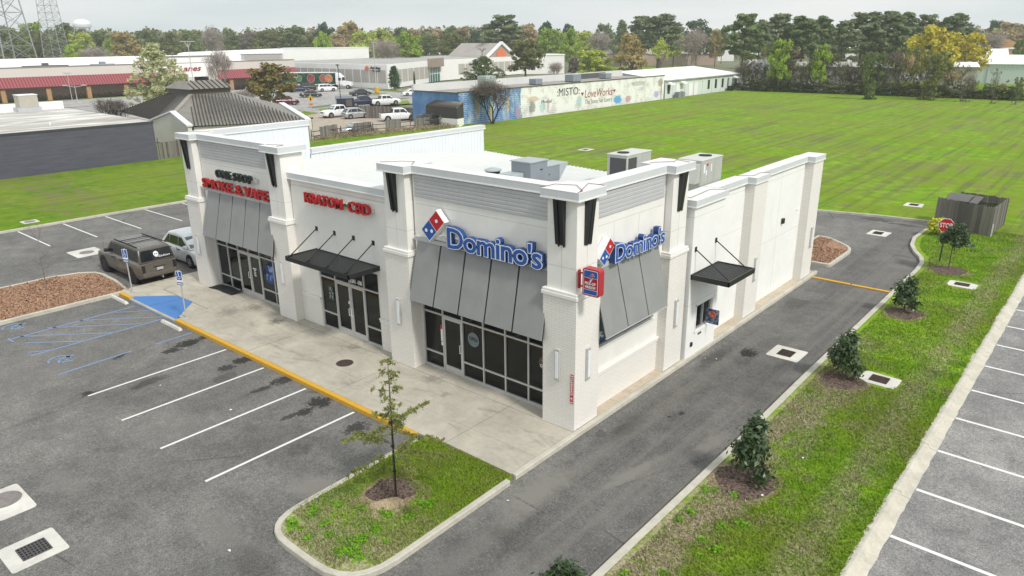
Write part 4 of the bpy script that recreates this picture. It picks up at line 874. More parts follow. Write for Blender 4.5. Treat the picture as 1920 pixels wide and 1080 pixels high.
for lab, pts in (('red cable laid across the coping of the pier left of the front letters', [(-8.62, .1, ZH+CH+.02), (-8.0, .5, ZH+CH+.05), (-7.7, .9, ZH+CH+.02), (-7.3, .4, ZH+CH+.02)]),
                 ('red cable laid across the coping of the pier beside the side letters', [(-1.0, 5.6, ZH+CH+.02), (-.4, 6.2, ZH+CH+.04), (-.6, 6.7, ZH+CH+.02), (.02, 6.5, ZH+CH+.02)]),
                 ('red cable laid on the coping of the pick-up window bay', [(-.8, 7.1, ZL+CH+.02), (-.2, 7.2, ZL+CH+.02), (-.35, 9.0, ZL+CH+.02), (.15, 9.4, ZL+CH+.02)]),
                 ('dark cable across the coping of the third pier beside the drive lane', [(-.8, 12.3, ZL+CH+.02), (-.2, 12.7, ZL+CH+.03), (-.3, 13.6, ZL+CH+.02), (.06, 13.75, ZL+CH+.02)]),
                 ('red cable across the coping of the pier left of the red middle letters', [(-16.0, .2, ZH+CH+.02), (-15.2, .5, ZH+CH+.03), (-15.1, .1, ZH+CH+.02)]),
                 ('red cable across the coping of the far left pier', [(-23.4, .2, ZH+CH+.02), (-22.6, .8, ZH+CH+.04), (-22.5, 1.2, ZH+CH+.02)])):
    t = thing('strap', lab, 'cable', pts[0]); o0 = Vector(pts[0]); cable([Vector(p)-o0 for p in pts], par=t)
# ============================================================ WOOD ENCLOSURE AND DUMPSTER
def wood(name, c1, c2, sc=(9, 9, .6)):
    m = M(name, .9, 0, .1); p = m.co(); x, y, z = m.sep(p); b = m.math('FLOOR', m.math('MULTIPLY', m.math('ADD', x, m.math('MULTIPLY', y, 1.0)), 7.0))
    wn_ = m.n('ShaderNodeTexWhiteNoise', noise_dimensions='1D'); m.put(wn_.inputs['W'], b)
    n = m.noise(m.map(p, sc), 1, 5, .7); f = m.math('ADD', m.math('MULTIPLY', wn_.outputs[0], .5), m.math('MULTIPLY', n, .5)); m.color(m.ramp(f, [(.25, c1), (.75, c2)])); return m.m
WOODD = wood('weathered_fence_wood', (.115, .108, .10), (.26, .24, .215)); WOODB = wood('old_fence_wood', (.09, .08, .07), (.27, .25, .22))
def plank_run(name, A, B, h, mat, parent, w_=.14, seed=0, th=.022, lean=0, gap=.012, z=0):
    """one mesh of vertical boards from A to B (local coordinates)"""
    A, B = Vector((*A, 0)), Vector((*B, 0)); ln = (B-A).length; d = (B-A)/ln; nrm = Vector((-d.y, d.x, 0)); rr = random.Random(seed); mb = MB(); n = int(ln/w_)
    for i in range(n):
        a = A+d*(i*ln/n+gap/2); b = A+d*((i+1)*ln/n-gap/2); hh = h+rr.uniform(-.04, .04); o = nrm*rr.uniform(-.008, .008); t_ = nrm*th; c = (b-a)*.22
        l_ = nrm*lean*hh; za = Vector((0, 0, z))
        mb.hexa([a+o+za, b+o+za, b+o+t_+za, a+o+t_+za], [a+c*0+o+l_+Vector((0, 0, hh+z-.03)), b+o+l_+Vector((0, 0, hh+z-.03)), b+o+t_+l_+Vector((0, 0, hh+z-.03)), a+o+t_+l_+Vector((0, 0, hh+z-.03))])
        mb.hexa([a+o+l_+Vector((0, 0, hh+z-.03)), b+o+l_+Vector((0, 0, hh+z-.03)), b+o+t_+l_+Vector((0, 0, hh+z-.03)), a+o+t_+l_+Vector((0, 0, hh+z-.03))], [a+c+o+l_+Vector((0, 0, hh+z)), b-c+o+l_+Vector((0, 0, hh+z)), b-c+o+t_+l_+Vector((0, 0, hh+z)), a+c+o+t_+l_+Vector((0, 0, hh+z))])
    for zz in (h*.2, h*.75): mb.bar(A+nrm*.05+nrm*lean*zz+Vector((0, 0, zz+z)), B+nrm*.05+nrm*lean*zz+Vector((0, 0, zz+z)), .05, .09)
    return mb.build(name, mat, parent)
t = thing('dumpster_enclosure', 'weathered grey wooden fence enclosure round a dumpster in the rear lawn', 'fence', (4.2, 35.6, -.05))
plank_run('front_panel', (-1.72, .60), (1.55, -.95), 1.78, WOODD, t, seed=1); plank_run('side_panel', (1.55, -.95), (1.75, 2.9), 1.78, WOODD, t, seed=2); plank_run('back_panel', (1.75, 2.9), (-.9, 3.3), 1.78, WOODD, t, seed=3)
for q in ((1.55, -.95), (1.75, 2.9), (-1.7, .6), (-.9, 3.3)): MB().box(q[0]-.05, q[1]-.05, 0, q[0]+.05, q[1]+.05, 1.8).build('post', WOODD, t)
MB().box(1.62, -.9, 0, 1.68, -.84, .8).build('white_pipe', SWHITE, t)
t = thing('dumpster', 'black dumpster with a closed lid inside the wooden enclosure', 'dumpster', (3.75, 37.0, -.05), R(-4)); DMP = vary('dumpster_steel', (.03, .03, .032), .4, 3, .6)
MB().hexa([(-.8, -.6, .1), (.8, -.6, .1), (.8, .6, .1), (-.8, .6, .1)], [(-.85, -.65, 1.5), (.85, -.65, 1.5), (.85, .65, 1.7), (-.85, .65, 1.7)]).build('bin', DMP, t, bevel=.02)
LIDM = vary('dumpster_lid', (.13, .125, .12), .15, 2, .7); mb = MB(); rows = [[(-.92+v*1.35, -.7+u*1.4, 1.66+u*.22+.07*math.sin(u*math.pi)) for v in (0, .5, 1)] for u in (0, .25, .5, .75, 1)]; mb.grid(rows); o = mb.build('lid', LIDM, t); o.modifiers.new('s', 'SOLIDIFY').thickness = .04
mb = MB(); mb.hexa([(.47, -.7, 1.60), (.92, -.7, 1.56), (.92, .7, 1.78), (.47, .7, 1.82)], [(.47, -.7, 1.65), (.92, -.7, 1.61), (.92, .7, 1.83), (.47, .7, 1.87)]); mb.build('lid', LIDM, t)
# ============================================================ VEHICLES
TYRE = flat('tyre', (.014, .014, .015), .85); RIMM = flat('rim', (.45, .45, .46), .3, .7); RIMD = flat('dark_rim', (.035, .035, .038), .45, .5); CARGL = (lambda m: (m.color((.012, .015, .018)), m.m)[1])(M('car_glass', .06, 0, .8))
CARGL2 = (lambda m: (m.color((.10, .14, .16)), m.m)[1])(M('windscreen_glass', .08, 0, .9)); PLAST = flat('black_plastic', (.018, .018, .019), .6); LAMPR = flat('tail_lamp', (.30, .01, .012), .25); LAMPW = flat('head_lamp', (.55, .58, .60), .15); LAMPD = flat('smoked_lamp', (.02, .018, .018), .2); CHROME = flat('chrome', (.6, .6, .6), .18, .9)
def carpaint(name, c, metal=.2, rough=.28):
    m = M(name, rough, metal, .5); n = m.noise(m.co(), 2.5, 4); m.color(m.ramp(n, [(.3, tuple(x*.93 for x in c)), (.7, tuple(min(1, x*1.05) for x in c))])); m.b.inputs['Coat Weight'].default_value = .5; m.b.inputs['Coat Roughness'].default_value = .1; return m.m
def smooth(p, a, b): t = min(1, max(0, (p-a)/(b-a))); return t*t*(3-2*t)
def vehicle(name, label, kind, paint_, xy, heading, z=L, rim=None, group=None, tail=None, glass2=None):
    """heading: direction (deg, world) the nose points; local +x = nose"""
    S = dict(
        sedan=dict(L=4.75, W=1.82, H=1.44, belt=.90, hood=.86, deck=.98, wf=1.45, ft=.62, rt=-.75, rb=-1.75, wb=2.78, r=.33, gc=.16),
        suv=dict(L=4.75, W=1.90, H=1.74, belt=1.10, hood=1.05, deck=1.10, wf=1.28, ft=.62, rt=-2.0, rb=-2.3, wb=2.80, r=.37, gc=.22),
        small_suv=dict(L=4.25, W=1.78, H=1.65, belt=1.02, hood=.98, deck=1.05, wf=1.34, ft=.32, rt=-1.42, rb=-2.0, wb=2.56, r=.35, gc=.20),
        wagon=dict(L=5.55, W=2.0, H=1.92, belt=1.24, hood=1.16, deck=1.24, wf=1.32, ft=.72, rt=-2.48, rb=-2.70, wb=3.30, r=.43, gc=.33),
        pickup=dict(L=5.80, W=2.0, H=1.90, belt=1.24, hood=1.18, deck=1.22, wf=1.35, ft=.72, rt=-.85, rb=-1.05, wb=3.65, r=.41, gc=.32))[kind]
    t = thing(name, label, {'sedan': 'car', 'suv': 'car', 'small_suv': 'car', 'wagon': 'car', 'pickup': 'pickup truck'}[kind], (*xy, z), R(heading), group)
    Ln, W, H, gc = S['L']/2, S['W']/2, S['H'], S['gc']; belt, hood = S['belt'], S['hood']
    # lower body loft
    N = 34; rows = []; fx, rx = S['wb']/2, -S['wb']/2
    for i in range(N+1):
        x = Ln-2*Ln*i/N; e = 1-abs(x)/Ln
        nose = smooth(Ln-x, 0, .5); tailf = smooth(x+Ln, 0, .22)
        w_ = W*(.80+.20*nose)*(.88+.12*tailf)
        if x > S['wf']: top = hood*(.80 if kind == 'sedan' else .88)+(hood*(.20 if kind == 'sedan' else .12))*smooth(Ln-x, 0, .95)
        elif x > S['rb']: top = belt-(belt-hood)*smooth(x, S['wf']-.5, S['wf'])
        else: top = S['deck']-(.07 if kind == 'sedan' else 0)*smooth(-x, -S['rb'], Ln)
        zb = gc+.10*(1-smooth(Ln-x, 0, .4))+.12*(1-smooth(x+Ln, 0, .4))
        if x <= -Ln+.001 or x >= Ln-.001: top -= .10
        h = top-zb; half = [(w_*.90, zb), (w_*.985, zb+h*.16), (w_, zb+h*.45), (w_*.99, zb+h*.72), (w_*.955, top-.05), (w_*.88, top-.005), (w_*.45, top+.03), (0, top+.04)]
        rows.append([(x, -a, b) for a, b in half]+[(x, a, b) for a, b in half[-2::-1]])
    mb = MB(); mb.grid(rows); m_ = len(rows[0]); mb.face(*rows[0]); mb.face(*rows[-1][::-1])
    body = mb.build('body', paint_, t, smooth=True)
    # cabin
    def cabin(wf, ft, rt, rb, zb, zt, wb, wt):
        mb = MB(); rows = []; K = 12
        xs = [(wf, zb), (wf*.55+ft*.45, zb+(zt-zb)*.52), (ft+.04, zt-.06), (ft-.12, zt-.01), ((ft+rt)/2, zt+.02), (rt+.15, zt-.01), (rt, zt-.07), (rt*.45+rb*.55, zb+(zt-zb)*.5), (rb, zb)]
        for x, zz in xs:
            k = (zz-zb)/(zt-zb); hw = wb+(wt-wb)*k
            rows.append([(x, -wb, zb-.04), (x, -hw, zz-.03*(k > .5)), (x, -hw+.07*(k > .5), zz+.02*(k > .5)), (x, 0, zz+.035*(k > .5)), (x, hw-.07*(k > .5), zz+.02*(k > .5)), (x, hw, zz-.03*(k > .5)), (x, wb, zb-.04)])
        mb.grid(rows); return mb
    wb_, wt_ = W*.90, W*.74 if kind != 'wagon' else W*.80
    if kind == 'pickup' or kind == 'wagon': wt_ = W*.79
    cabin(S['wf'], S['ft'], S['rt'], S['rb'], belt-.01, H, wb_, wt_).build('cabin', paint_, t, smooth=False, bevel=.09 if kind in ('small_suv', 'sedan', 'suv') else .04, seg=3)
    # glass on the sides, following the lean
    def sp(x, zz, s_, o=.012):
        k = (zz-belt)/(H-belt); hw = wb_+(wt_-wb_)*k; return (x, s_*(hw+o), zz)
    zt, z0 = H-.13, belt+.045
    if kind == 'pickup': cuts = [(S['wf']-.28, S['ft']-.02, .12, .12), (.04, .04, S['rt']+.1, S['rb']+.22)]
    elif kind == 'wagon': cuts = [(S['wf']-.25, S['ft']-.02, .16, .16), (.06, .06, -.82, -.82), (-.95, -.95, S['rt']+.16, S['rb']+.20)]
    elif kind == 'sedan': cuts = [(S['wf']-.42, S['ft']-.10, -.05, -.05), (-.13, -.13, S['rt']+.12, S['rb']+.55)]
    else: cuts = [(S['wf']-.30, S['ft']-.06, -.02, -.02), (-.10, -.10, -1.0, -1.05), (-1.10, -1.08, S['rt']+.20, S['rb']+.32)]
    for s_ in (-1, 1):
        for a, at, bt, b in cuts:
            MB().hexa([sp(a, z0, s_, -.02), sp(b, z0, s_, -.02), sp(bt, zt, s_, -.02), sp(at, zt, s_, -.02)], [sp(a, z0, s_), sp(b, z0, s_), sp(bt, zt, s_), sp(at, zt, s_)]).build('side_window', CARGL, t)
    def scr(x0, x1, zb, ztp, wbb, wtt, o):
        ps = [(x0, -wbb, zb), (x0, wbb, zb), (x1, wtt, ztp), (x1, -wtt, ztp)]; n = (Vector(ps[1])-Vector(ps[0])).cross(Vector(ps[3])-Vector(ps[0])).normalized()*(1 if o > 0 else -1)
        if n.x*o < 0: n = -n
        return MB().hexa([Vector(p)-n*.03 for p in ps], [Vector(p)+n*.012 for p in ps])
    def lerp(a, b, t_): return a+(b-a)*t_
    f0, f1 = .10, .86
    scr(lerp(S['wf'], S['ft'], f0)+.03, lerp(S['wf'], S['ft'], f1)+.05, lerp(belt, H, f0), lerp(belt, H, f1), wb_*.90, wt_*.93, 1).build('windscreen', glass2 or CARGL2, t)
    scr(lerp(S['rb'], S['rt'], .08)-.03, lerp(S['rb'], S['rt'], .84)-.045, lerp(belt, H, .08), lerp(belt, H, .84), wb_*.92, wt_*.93, -1).build('rear_window', CARGL, t)
    # wheels with arches
    for wx in (fx, rx):
        for s_ in (-1, 1):
            r = S['r']; y = s_*W
            a = MB(); a.tube((wx, y*.70, r+.02), (wx, y*1.004, r+.02), r*1.17, n=22); a.build('wheel_arch', PLAST, t)
            wo_ = MB().tube((wx, y-s_*.20, r), (wx, y+s_*.03, r), r, n=24).build('wheel', TYRE, t, bevel=.02)
            g = MB(); g.tube((wx, y+s_*.0, r), (wx, y+s_*.036, r), r*.62, n=20)
            wo2 = g.build('rim', rim or RIMM, wo_)
            hh = MB(); 
            for k in range(5): q = k*2*math.pi/5+.4; hh.tube((wx+math.cos(q)*r*.42, y+s_*.036, r+math.sin(q)*r*.42), (wx+math.cos(q)*r*.42, y+s_*.042, r+math.sin(q)*r*.42), r*.13, n=8)
            hh.build('rim_hole', PLAST, wo_)
    zl = hood*.78
    for s_ in (-1, 1):
        MB().box(Ln-.16, s_*W*.50, zl-.10, Ln-.02, s_*W*.80, zl+.06).build('headlight', LAMPW, t, bevel=.02)
        th = .42 if kind in ('wagon', 'pickup', 'suv', 'small_suv') else .16; zz = belt-.12
        MB().box(-Ln-.012, s_*W*.70 if kind != 'sedan' else s_*W*.5, zz-th, -Ln+.14, s_*W*.875, zz).build('tail_light', tail or LAMPR, t, bevel=.015)
        MB().box(S['wf']-.42, s_*(wb_+.02), belt+.02, S['wf']-.22, s_*(wb_+.22), belt+.20).build('mirror', paint_ if kind in ('small_suv', 'sedan') else PLAST, t, bevel=.04)
    MB().box(Ln-.10, -W*.45, zl-.16, Ln+.005, W*.45, zl+.04).build('grille', PLAST, t, bevel=.02)
    MB().box(Ln-.16, -W*.80, gc+.06, Ln+.05, W*.80, gc+.26).build('front_bumper', PLAST if kind in ('suv',) else paint_, t, bevel=.05, seg=2)
    MB().box(-Ln-.06, -W*.86, gc+.16, -Ln+.18, W*.86, gc+.40).build('rear_bumper', CHROME if kind == 'pickup' else paint_, t, bevel=.05, seg=2)
    MB().box(-Ln-.075, -.16, gc+.45 if kind != 'pickup' else gc+.2, -Ln-.03, .16, gc+.58 if kind != 'pickup' else gc+.33).build('number_plate', ALU, t)
    sm = MB()
    for s_ in (-1, 1):
        for (a, at, bt, b) in cuts[1:]: sm.box(a+.035, s_*(W*.995-.02), gc+.15, a+.05, s_*(W*.995+.003), belt-.06)
    sm.build('door_gap', PLAST, t)
    hd = MB()
    for s_ in (-1, 1):
        for (a, at, bt, b) in cuts[:2]: hd.box(b+.10, s_*W*.98, belt-.16, b+.30, s_*(W*.98+.045), belt-.12)
    hd.build('door_handle', PLAST if kind != 'sedan' else paint_, t)
    if kind == 'pickup':
        MB().box(-Ln+.10, -W*.80, belt-.45, S['rb']-.10, W*.80, S['deck']+.055).build('bed', PLAST, t)
    return t, S
WHITEC = carpaint('white_car_paint', (.80, .81, .82), .0, .3); SILV = carpaint('silver_paint', (.46, .47, .47), .5); TAN = carpaint('tan_paint', (.135, .12, .10), .35, .35); DKGR = carpaint('charcoal_paint', (.035, .037, .04), .3); NAVY = carpaint('navy_paint', (.012, .02, .06), .3); MAROON = carpaint('maroon_paint', (.10, .012, .02), .3); BROWN = carpaint('dark_brown_paint', (.05, .042, .04), .3)
# tan estate in the near left lot: tail toward the sidewalk
t, S = vehicle('parked_suv', 'dusty tan full-size estate with black roof rack and white skull decal on its rear window', 'wagon', TAN, (-28.05, -1.08), 180, rim=RIMD, tail=LAMPD)
Ln, W = S['L']/2, S['W']/2
rk = MB()
for s_ in (-1, 1): rk.bar((.45, s_*.72, 1.985), (-2.3, s_*.74, 1.985), .05, .04)
for x in (-.35, -1.15): rk.bar((x, -.72, 2.0), (x, .72, 2.0), .04, .03)
rk.build('roof_rack', PLAST, t)
rb = MB()
for y in (-.5, -.3, -.1, .1, .3, .5): rb.box(-2.2, y-.012, 1.93, .35, y+.012, 1.957)
rb.build('roof_rib', TAN, t)
dz = MB(); c0 = Vector((-2.685, .05, 1.60)); up = Vector((.33, 0, .94)).normalized(); rg = Vector((0, -1, 0))
def disc(mb, c, rx, ry, n=14): mb.face(*[c+rg*(rx*math.cos(2*math.pi*k/n))+up*(ry*math.sin(2*math.pi*k/n)) for k in range(n)])
o_ = Vector((-.04, 0, 0)); dz.mat(0); disc(dz, c0+o_, .13, .14); dz.mat(0); dz.box(-2.74, -.02, 1.43, -2.70, .10, 1.47); put_text(dz, 'Salon', (-2.735, .0-.02, 1.40), (0, -1, 0), (.1, 0, 1), .62, .10, .004, .01, shear=.3)
dz.mat(1); disc(dz, c0+o_*1.15+rg*.05, .03, .035); disc(dz, c0+o_*1.15-rg*.05, .03, .035); dz.build('decal', [SWHITE, PLAST], t)
mb = MB(); mb.tube((-Ln-.05, 0, .42), (-Ln-.28, 0, .42), .035, n=8).tube((-Ln-.26, 0, .42), (-Ln-.26, 0, .52), .03, n=8); mb.build('tow_hitch', CHROME, t)
mb = MB(); mb.box(-Ln-.02, -.30, .93, -Ln+.02, .30, .97).box(-Ln-.02, -.07, .70, -Ln+.01, .07, .77); mb.build('tailgate_handle', PLAST, t)
mb = MB(); mb.tube((2.0, .75, 1.2), (1.85, .75, 1.95), .005, n=4); mb.build('antenna', PLAST, t)
t, S = vehicle('parked_suv', 'clean white compact crossover half hidden behind the far left pier', 'small_suv', WHITEC, (-27.95, 2.04), 0)
# far parking lots
def V(nm, lab, kind, p, u, v, hd, grp=None, **k): return vehicle(nm, lab, kind, p, G(u, v), hd, group=grp, **k)
g1 = 'vehicles behind the broken fence'; g2 = 'cars in the shop parking lot'
V('parked_pickup', 'white pickup truck facing the road at the left end of the fenced lot', 'pickup', WHITEC, 634, 219, -95, g1)
V('parked_estate', 'silver estate car with roof rails parked beside the white pickup', 'small_suv', SILV, 668, 221.5, 95-20, g1)
V('parked_pickup', 'white pickup truck seen from its tail in the middle of the fenced lot', 'pickup', WHITEC, 748, 226, 60, g1)
V('parked_suv', 'dark charcoal car behind the broken fence panel near the shed', 'suv', DKGR, 812, 236, 75, g1)
V('parked_sedan', 'silver sedan behind the near broken fence', 'sedan', SILV, 672, 250, -110, g1)
V('parked_pickup', 'dark blue pickup truck behind the long wooden fence', 'pickup', NAVY, 682, 199, 70, g1)
V('parked_pickup', 'white pickup truck with a ladder rack beyond the long wooden fence', 'pickup', WHITEC, 722, 197, 72, g1)
V('parked_sedan', 'dark sedan alone in the middle of the shop parking lot', 'sedan', DKGR, 676, 179, 75, g2)
V('parked_sedan', 'dark grey sedan left of centre in the shop parking lot', 'sedan', DKGR, 583, 182, 60, g2)
V('parked_sedan', 'navy sedan at the left of the row by the semi truck', 'sedan', NAVY, 561, 172, 70, g2)
V('parked_suv', 'dark brown car second in the row by the semi truck', 'suv', BROWN, 582, 169, 70, g2)
V('parked_suv', 'white sport utility car under the semi trailer', 'suv', WHITEC, 613, 171, 70, g2)
V('parked_sedan', 'white sedan at the right edge of the shop parking lot', 'sedan', WHITEC, 772, 179, -110, g2)
V('parked_suv', 'maroon car beside the brown hip roof', 'suv', MAROON, 537, 197, 65, g2)
V('parked_sedan', 'white sedan partly hidden by the tree beside the maroon car', 'sedan', WHITEC, 511, 197, 65, g2)
V('parked_suv', 'dark car under the red-leaved tree', 'suv', DKGR, 480, 177, 70, g2)
V('parked_sedan', 'white car half hidden by the near roof lantern', 'sedan', WHITEC, 352, 182, 70, g2)
# semi truck
A_ = Vector((*G(652, 166), 0)); B_ = Vector((*G(553, 166), 0)); hd = math.atan2(A_.y-B_.y, A_.x-B_.x)
t = thing('semi_truck', 'white semi tractor with a dark green food picture trailer parked by the furniture store', 'truck', (A_.x, A_.y, L), hd)
m = M('trailer_print', .4); q = m.co(); vz = m.vor(q, 1.5, 1); sp = m.n('ShaderNodeSeparateColor'); m.put(sp.inputs[0], vz)
col = m.ramp(m.noise(q, 1.1, 4), [(.45, (.012, .045, .035)), (.6, (.03, .11, .05))]); x_ = m.sep(q)[0]
for cx, rr_, c in ((-9.2, .95, (.22, .02, .03)), (-5.9, .9, (.26, .06, .04)), (-4.4, .95, (.40, .15, .05)), (-12.5, .7, (.05, .12, .05))):
    dst = m.n('ShaderNodeVectorMath', operation='DISTANCE'); m.put(dst.inputs[0], m.map(q, (1, 0, 1))); dst.inputs[1].default_value = (cx, 0, 2.6)
    col = m.mix(m.math('LESS_THAN', dst.outputs['Value'], rr_+.12), col, (.32, .34, .30)); col = m.mix(m.math('LESS_THAN', dst.outputs['Value'], rr_), col, m.mix(sp.outputs[0], c, tuple(min(1, a*1.6+.05) for a in c)))
m.color(col); tr_ = MB().box(-17.2, -1.25, 1.15, -3.2, 1.25, 3.9).build('trailer', m.m, t); MB().box(-17.25, -1.28, 3.9, -3.15, 1.28, 4.05).box(-17.25, -1.28, 1.0, -3.15, 1.28, 1.15).build('trailer_rail', SWHITE, tr_)
mb = MB(); put_text(mb, 'CO', (-14.6, -1.26, 2.75), (1, 0, 0), (0, 0, 1), 1.9, .75, .01, .03); mb.build('lettering', SWHITE, tr_)
mb = MB(); mb.box(-2.7, -1.15, 1.0, -1.0, 1.15, 2.9); mb.hexa([(-2.7, -1.1, 2.9), (-1.0, -1.1, 2.9), (-1.0, 1.1, 2.9), (-2.7, 1.1, 2.9)], [(-2.7, -1.0, 3.95), (-2.0, -1.0, 3.8), (-2.0, 1.0, 3.8), (-2.7, 1.0, 3.95)]); mb.build('cab', WHITEC, t, bevel=.06)
MB().hexa([(-1.0, -.95, .7), (1.3, -.85, .7), (1.3, .85, .7), (-1.0, .95, .7)], [(-1.0, -.85, 2.0), (1.25, -.65, 1.65), (1.25, .65, 1.65), (-1.0, .85, 2.0)]).build('hood', WHITEC, t, bevel=.06)
MB().hexa([(-.98, -.95, 2.05), (-.95, -.95, 2.05), (-.95, .95, 2.05), (-.98, .95, 2.05)], [(-1.1, -.9, 2.8), (-.99, -.9, 2.8), (-.99, .9, 2.8), (-1.1, .9, 2.8)]).build('windscreen', CARGL, t); MB().box(-1.9, -1.17, 2.05, -1.2, 1.17, 2.7).build('side_window', CARGL, t)
MB().box(1.2, -1.15, .35, 1.45, 1.15, .75).build('bumper', CHROME, t)
for x in (.5, -3.6, -4.8, -14.8, -16.0):
    for s_ in (-1, 1): wo_ = MB().tube((x, s_*.75, .5), (x, s_*1.2, .5), .5, n=18).build('wheel', TYRE, t); MB().tube((x, s_*1.2, .5), (x, s_*1.22, .5), .27, n=14).build('rim', RIMM, wo_)
# ============================================================ VEGETATION
def leaf_mat(name, lo, mid, hi, vs=.6, trans=.3, gain=1.62):
    lo, mid, hi = [tuple(min(.85, x*gain) for x in c) for c in (lo, mid, hi)]
    m = M(name, .75 if 'magnolia' not in name else .38, 0, .15 if 'magnolia' not in name else .5); p = m.co(); oi = m.n('ShaderNodeObjectInfo').outputs['Random']
    n = m.noise(p, vs, 3, .7); f = m.noise(p, vs*9, 2, .8)
    v = m.math('ADD', m.math('MULTIPLY', n, .5), m.math('ADD', m.math('MULTIPLY', f, .42), m.math('MULTIPLY', oi, .08)))
    c = m.ramp(v, [(.36, lo), (.52, mid), (.68, hi)]); m.color(c)
    if trans:
        tr = m.n('ShaderNodeBsdfTranslucent'); m.put(tr.inputs[0], c); ms = m.n('ShaderNodeMixShader'); ms.inputs[0].default_value = trans
        m.t.links.new(m.b.outputs[0], ms.inputs[1]); m.t.links.new(tr.outputs[0], ms.inputs[2]); m.t.links.new(ms.outputs[0], m.t.nodes['Material Output'].inputs[0])
    return m.m
LM = dict(
 green=leaf_mat('leaf_green', (.05, .075, .02), (.11, .145, .045), (.21, .25, .09)), bright=leaf_mat('leaf_bright', (.09, .14, .02), (.20, .28, .035), (.34, .42, .09)),
 olive=leaf_mat('leaf_olive', (.05, .06, .02), (.12, .13, .04), (.22, .22, .08)), orange=leaf_mat('leaf_orange', (.13, .10, .035), (.26, .205, .08), (.38, .32, .15)),
 tan=leaf_mat('leaf_tan', (.14, .10, .06), (.28, .22, .12), (.42, .34, .20)), yellow=leaf_mat('leaf_yellow', (.18, .15, .025), (.38, .33, .045), (.55, .48, .09)),
 pine=leaf_mat('leaf_pine', (.04, .058, .026), (.11, .14, .07), (.21, .235, .125)), pine2=leaf_mat('leaf_pine_light', (.04, .065, .025), (.11, .15, .06), (.20, .235, .11)),
 dark=leaf_mat('leaf_dark', (.012, .035, .015), (.03, .07, .028), (.06, .12, .045)), grey=leaf_mat('leaf_grey', (.06, .05, .04), (.14, .12, .095), (.23, .20, .16)),
 sage=leaf_mat('leaf_sage', (.17, .18, .08), (.38, .39, .22), (.60, .60, .42)), red=leaf_mat('leaf_reddish', (.06, .055, .025), (.14, .13, .045), (.28, .14, .06)),
 lime=leaf_mat('leaf_lime', (.14, .17, .03), (.30, .35, .06), (.45, .48, .14)), vine=leaf_mat('leaf_vine', (.035, .04, .018), (.085, .095, .035), (.18, .20, .07)))
BARKT = vary('bark', (.13, .105, .085), .3, 3, .9); BARKL = vary('pale_bark', (.27, .23, .19), .25, 3, .9); TWIG = vary('twig', (.21, .17, .145), .25, 3, .9); BARKD = vary('dark_bark_tree', (.06, .05, .042), .3, 3, .9)
def quads(name, C, N, S, mats, parent, A=1.6, rng=None, twist=True):
    """many small leaf faces: centres C, normals N, sizes S"""
    n = len(C); rng = rng or np.random.default_rng(1); N = N/np.maximum(np.linalg.norm(N, axis=1, keepdims=True), 1e-6)
    t_ = rng.normal(size=(n, 3)); T = np.cross(N, t_); T /= np.maximum(np.linalg.norm(T, axis=1, keepdims=True), 1e-6); B = np.cross(N, T)
    S = S[:, None]; v = np.empty((n, 4, 3)); v[:, 0] = C-T*S*A*.5; v[:, 1] = C-B*S*.5; v[:, 2] = C+T*S*A*.5; v[:, 3] = C+B*S*.5
    me = bpy.data.meshes.new(name); me.vertices.add(n*4); me.vertices.foreach_set('co', v.reshape(-1)); me.loops.add(n*4); me.loops.foreach_set('vertex_index', np.arange(n*4, dtype=np.int32))
    me.polygons.add(n); me.polygons.foreach_set('loop_start', np.arange(0, n*4, 4, dtype=np.int32)); me.polygons.foreach_set('loop_total', np.full(n, 4, dtype=np.int32)); me.materials.append(mats); me.update(calc_edges=True)
    return link(name, me, parent)
def branches(mb, p, d, ln, r, depth, rr, spread=.55, droop=0, ends=None, up=.25, n=5, keep=.72, kids=(2, 3)):
    q = p
    seg = 3 if depth > 1 else 2
    for k in range(seg):
        dd = (d+Vector((rr.gauss(0, .10), rr.gauss(0, .10), rr.gauss(0, .05)+up*.10-droop*.1))).normalized(); q2 = q+dd*(ln/seg); r2 = r*(1-.28/seg*(1)) ; mb.tube(q, q2, r, r2, n if depth > 1 else 3, cap=False); q, r, d = q2, r2, dd
        if depth > 0 and k > 0:
            a = rr.uniform(0, 6.28); s_ = d.orthogonal().normalized(); s_ = Matrix.Rotation(a, 3, d) @ s_; nd = (d*(1-spread)+s_*spread+Vector((0, 0, up*.3-droop*.3))).normalized()
            branches(mb, q, nd, ln*keep*rr.uniform(.7, 1), r*.55, depth-1, rr, spread, droop, ends, up, n, keep, kids)
    if depth > 0:
        k = rr.randint(*kids); a0 = rr.uniform(0, 6.28)
        for i in range(k):
            s_ = Matrix.Rotation(a0+i*6.28/k+rr.uniform(-.4, .4), 3, d) @ d.orthogonal().normalized(); nd = (d*(1-spread*.8)+s_*spread*.8+Vector((0, 0, up*.3-droop*.3))).normalized()
            branches(mb, q, nd, ln*keep*rr.uniform(.75, 1.05), r*.68, depth-1, rr, spread, droop, ends, up, n, keep, kids)
    elif ends is not None: ends.append(q)
def clumps(centers, rad, m, size, rng, flat_=.75):
    C, N, S = [], [], []
    for c, r in zip(centers, rad):
        d = rng.normal(size=(m, 3)); d /= np.linalg.norm(d, axis=1, keepdims=True); rr = r*rng.random(m)**.45
        C.append(np.array(c)+d*rr[:, None]*np.array([1, 1, flat_])); N.append(d+rng.normal(size=(m, 3))*.6+np.array([0, 0, .4])); S.append(size*(.6+.8*rng.random(m)))
    return np.concatenate(C), np.concatenate(N), np.concatenate(S)
LM['twigs'] = vary('fine_twigs', (.36, .31, .275), .25, 2, .9); LM['twigsd'] = vary('fine_dark_twigs', (.16, .13, .115), .25, 2, .9)
PROTO = {}
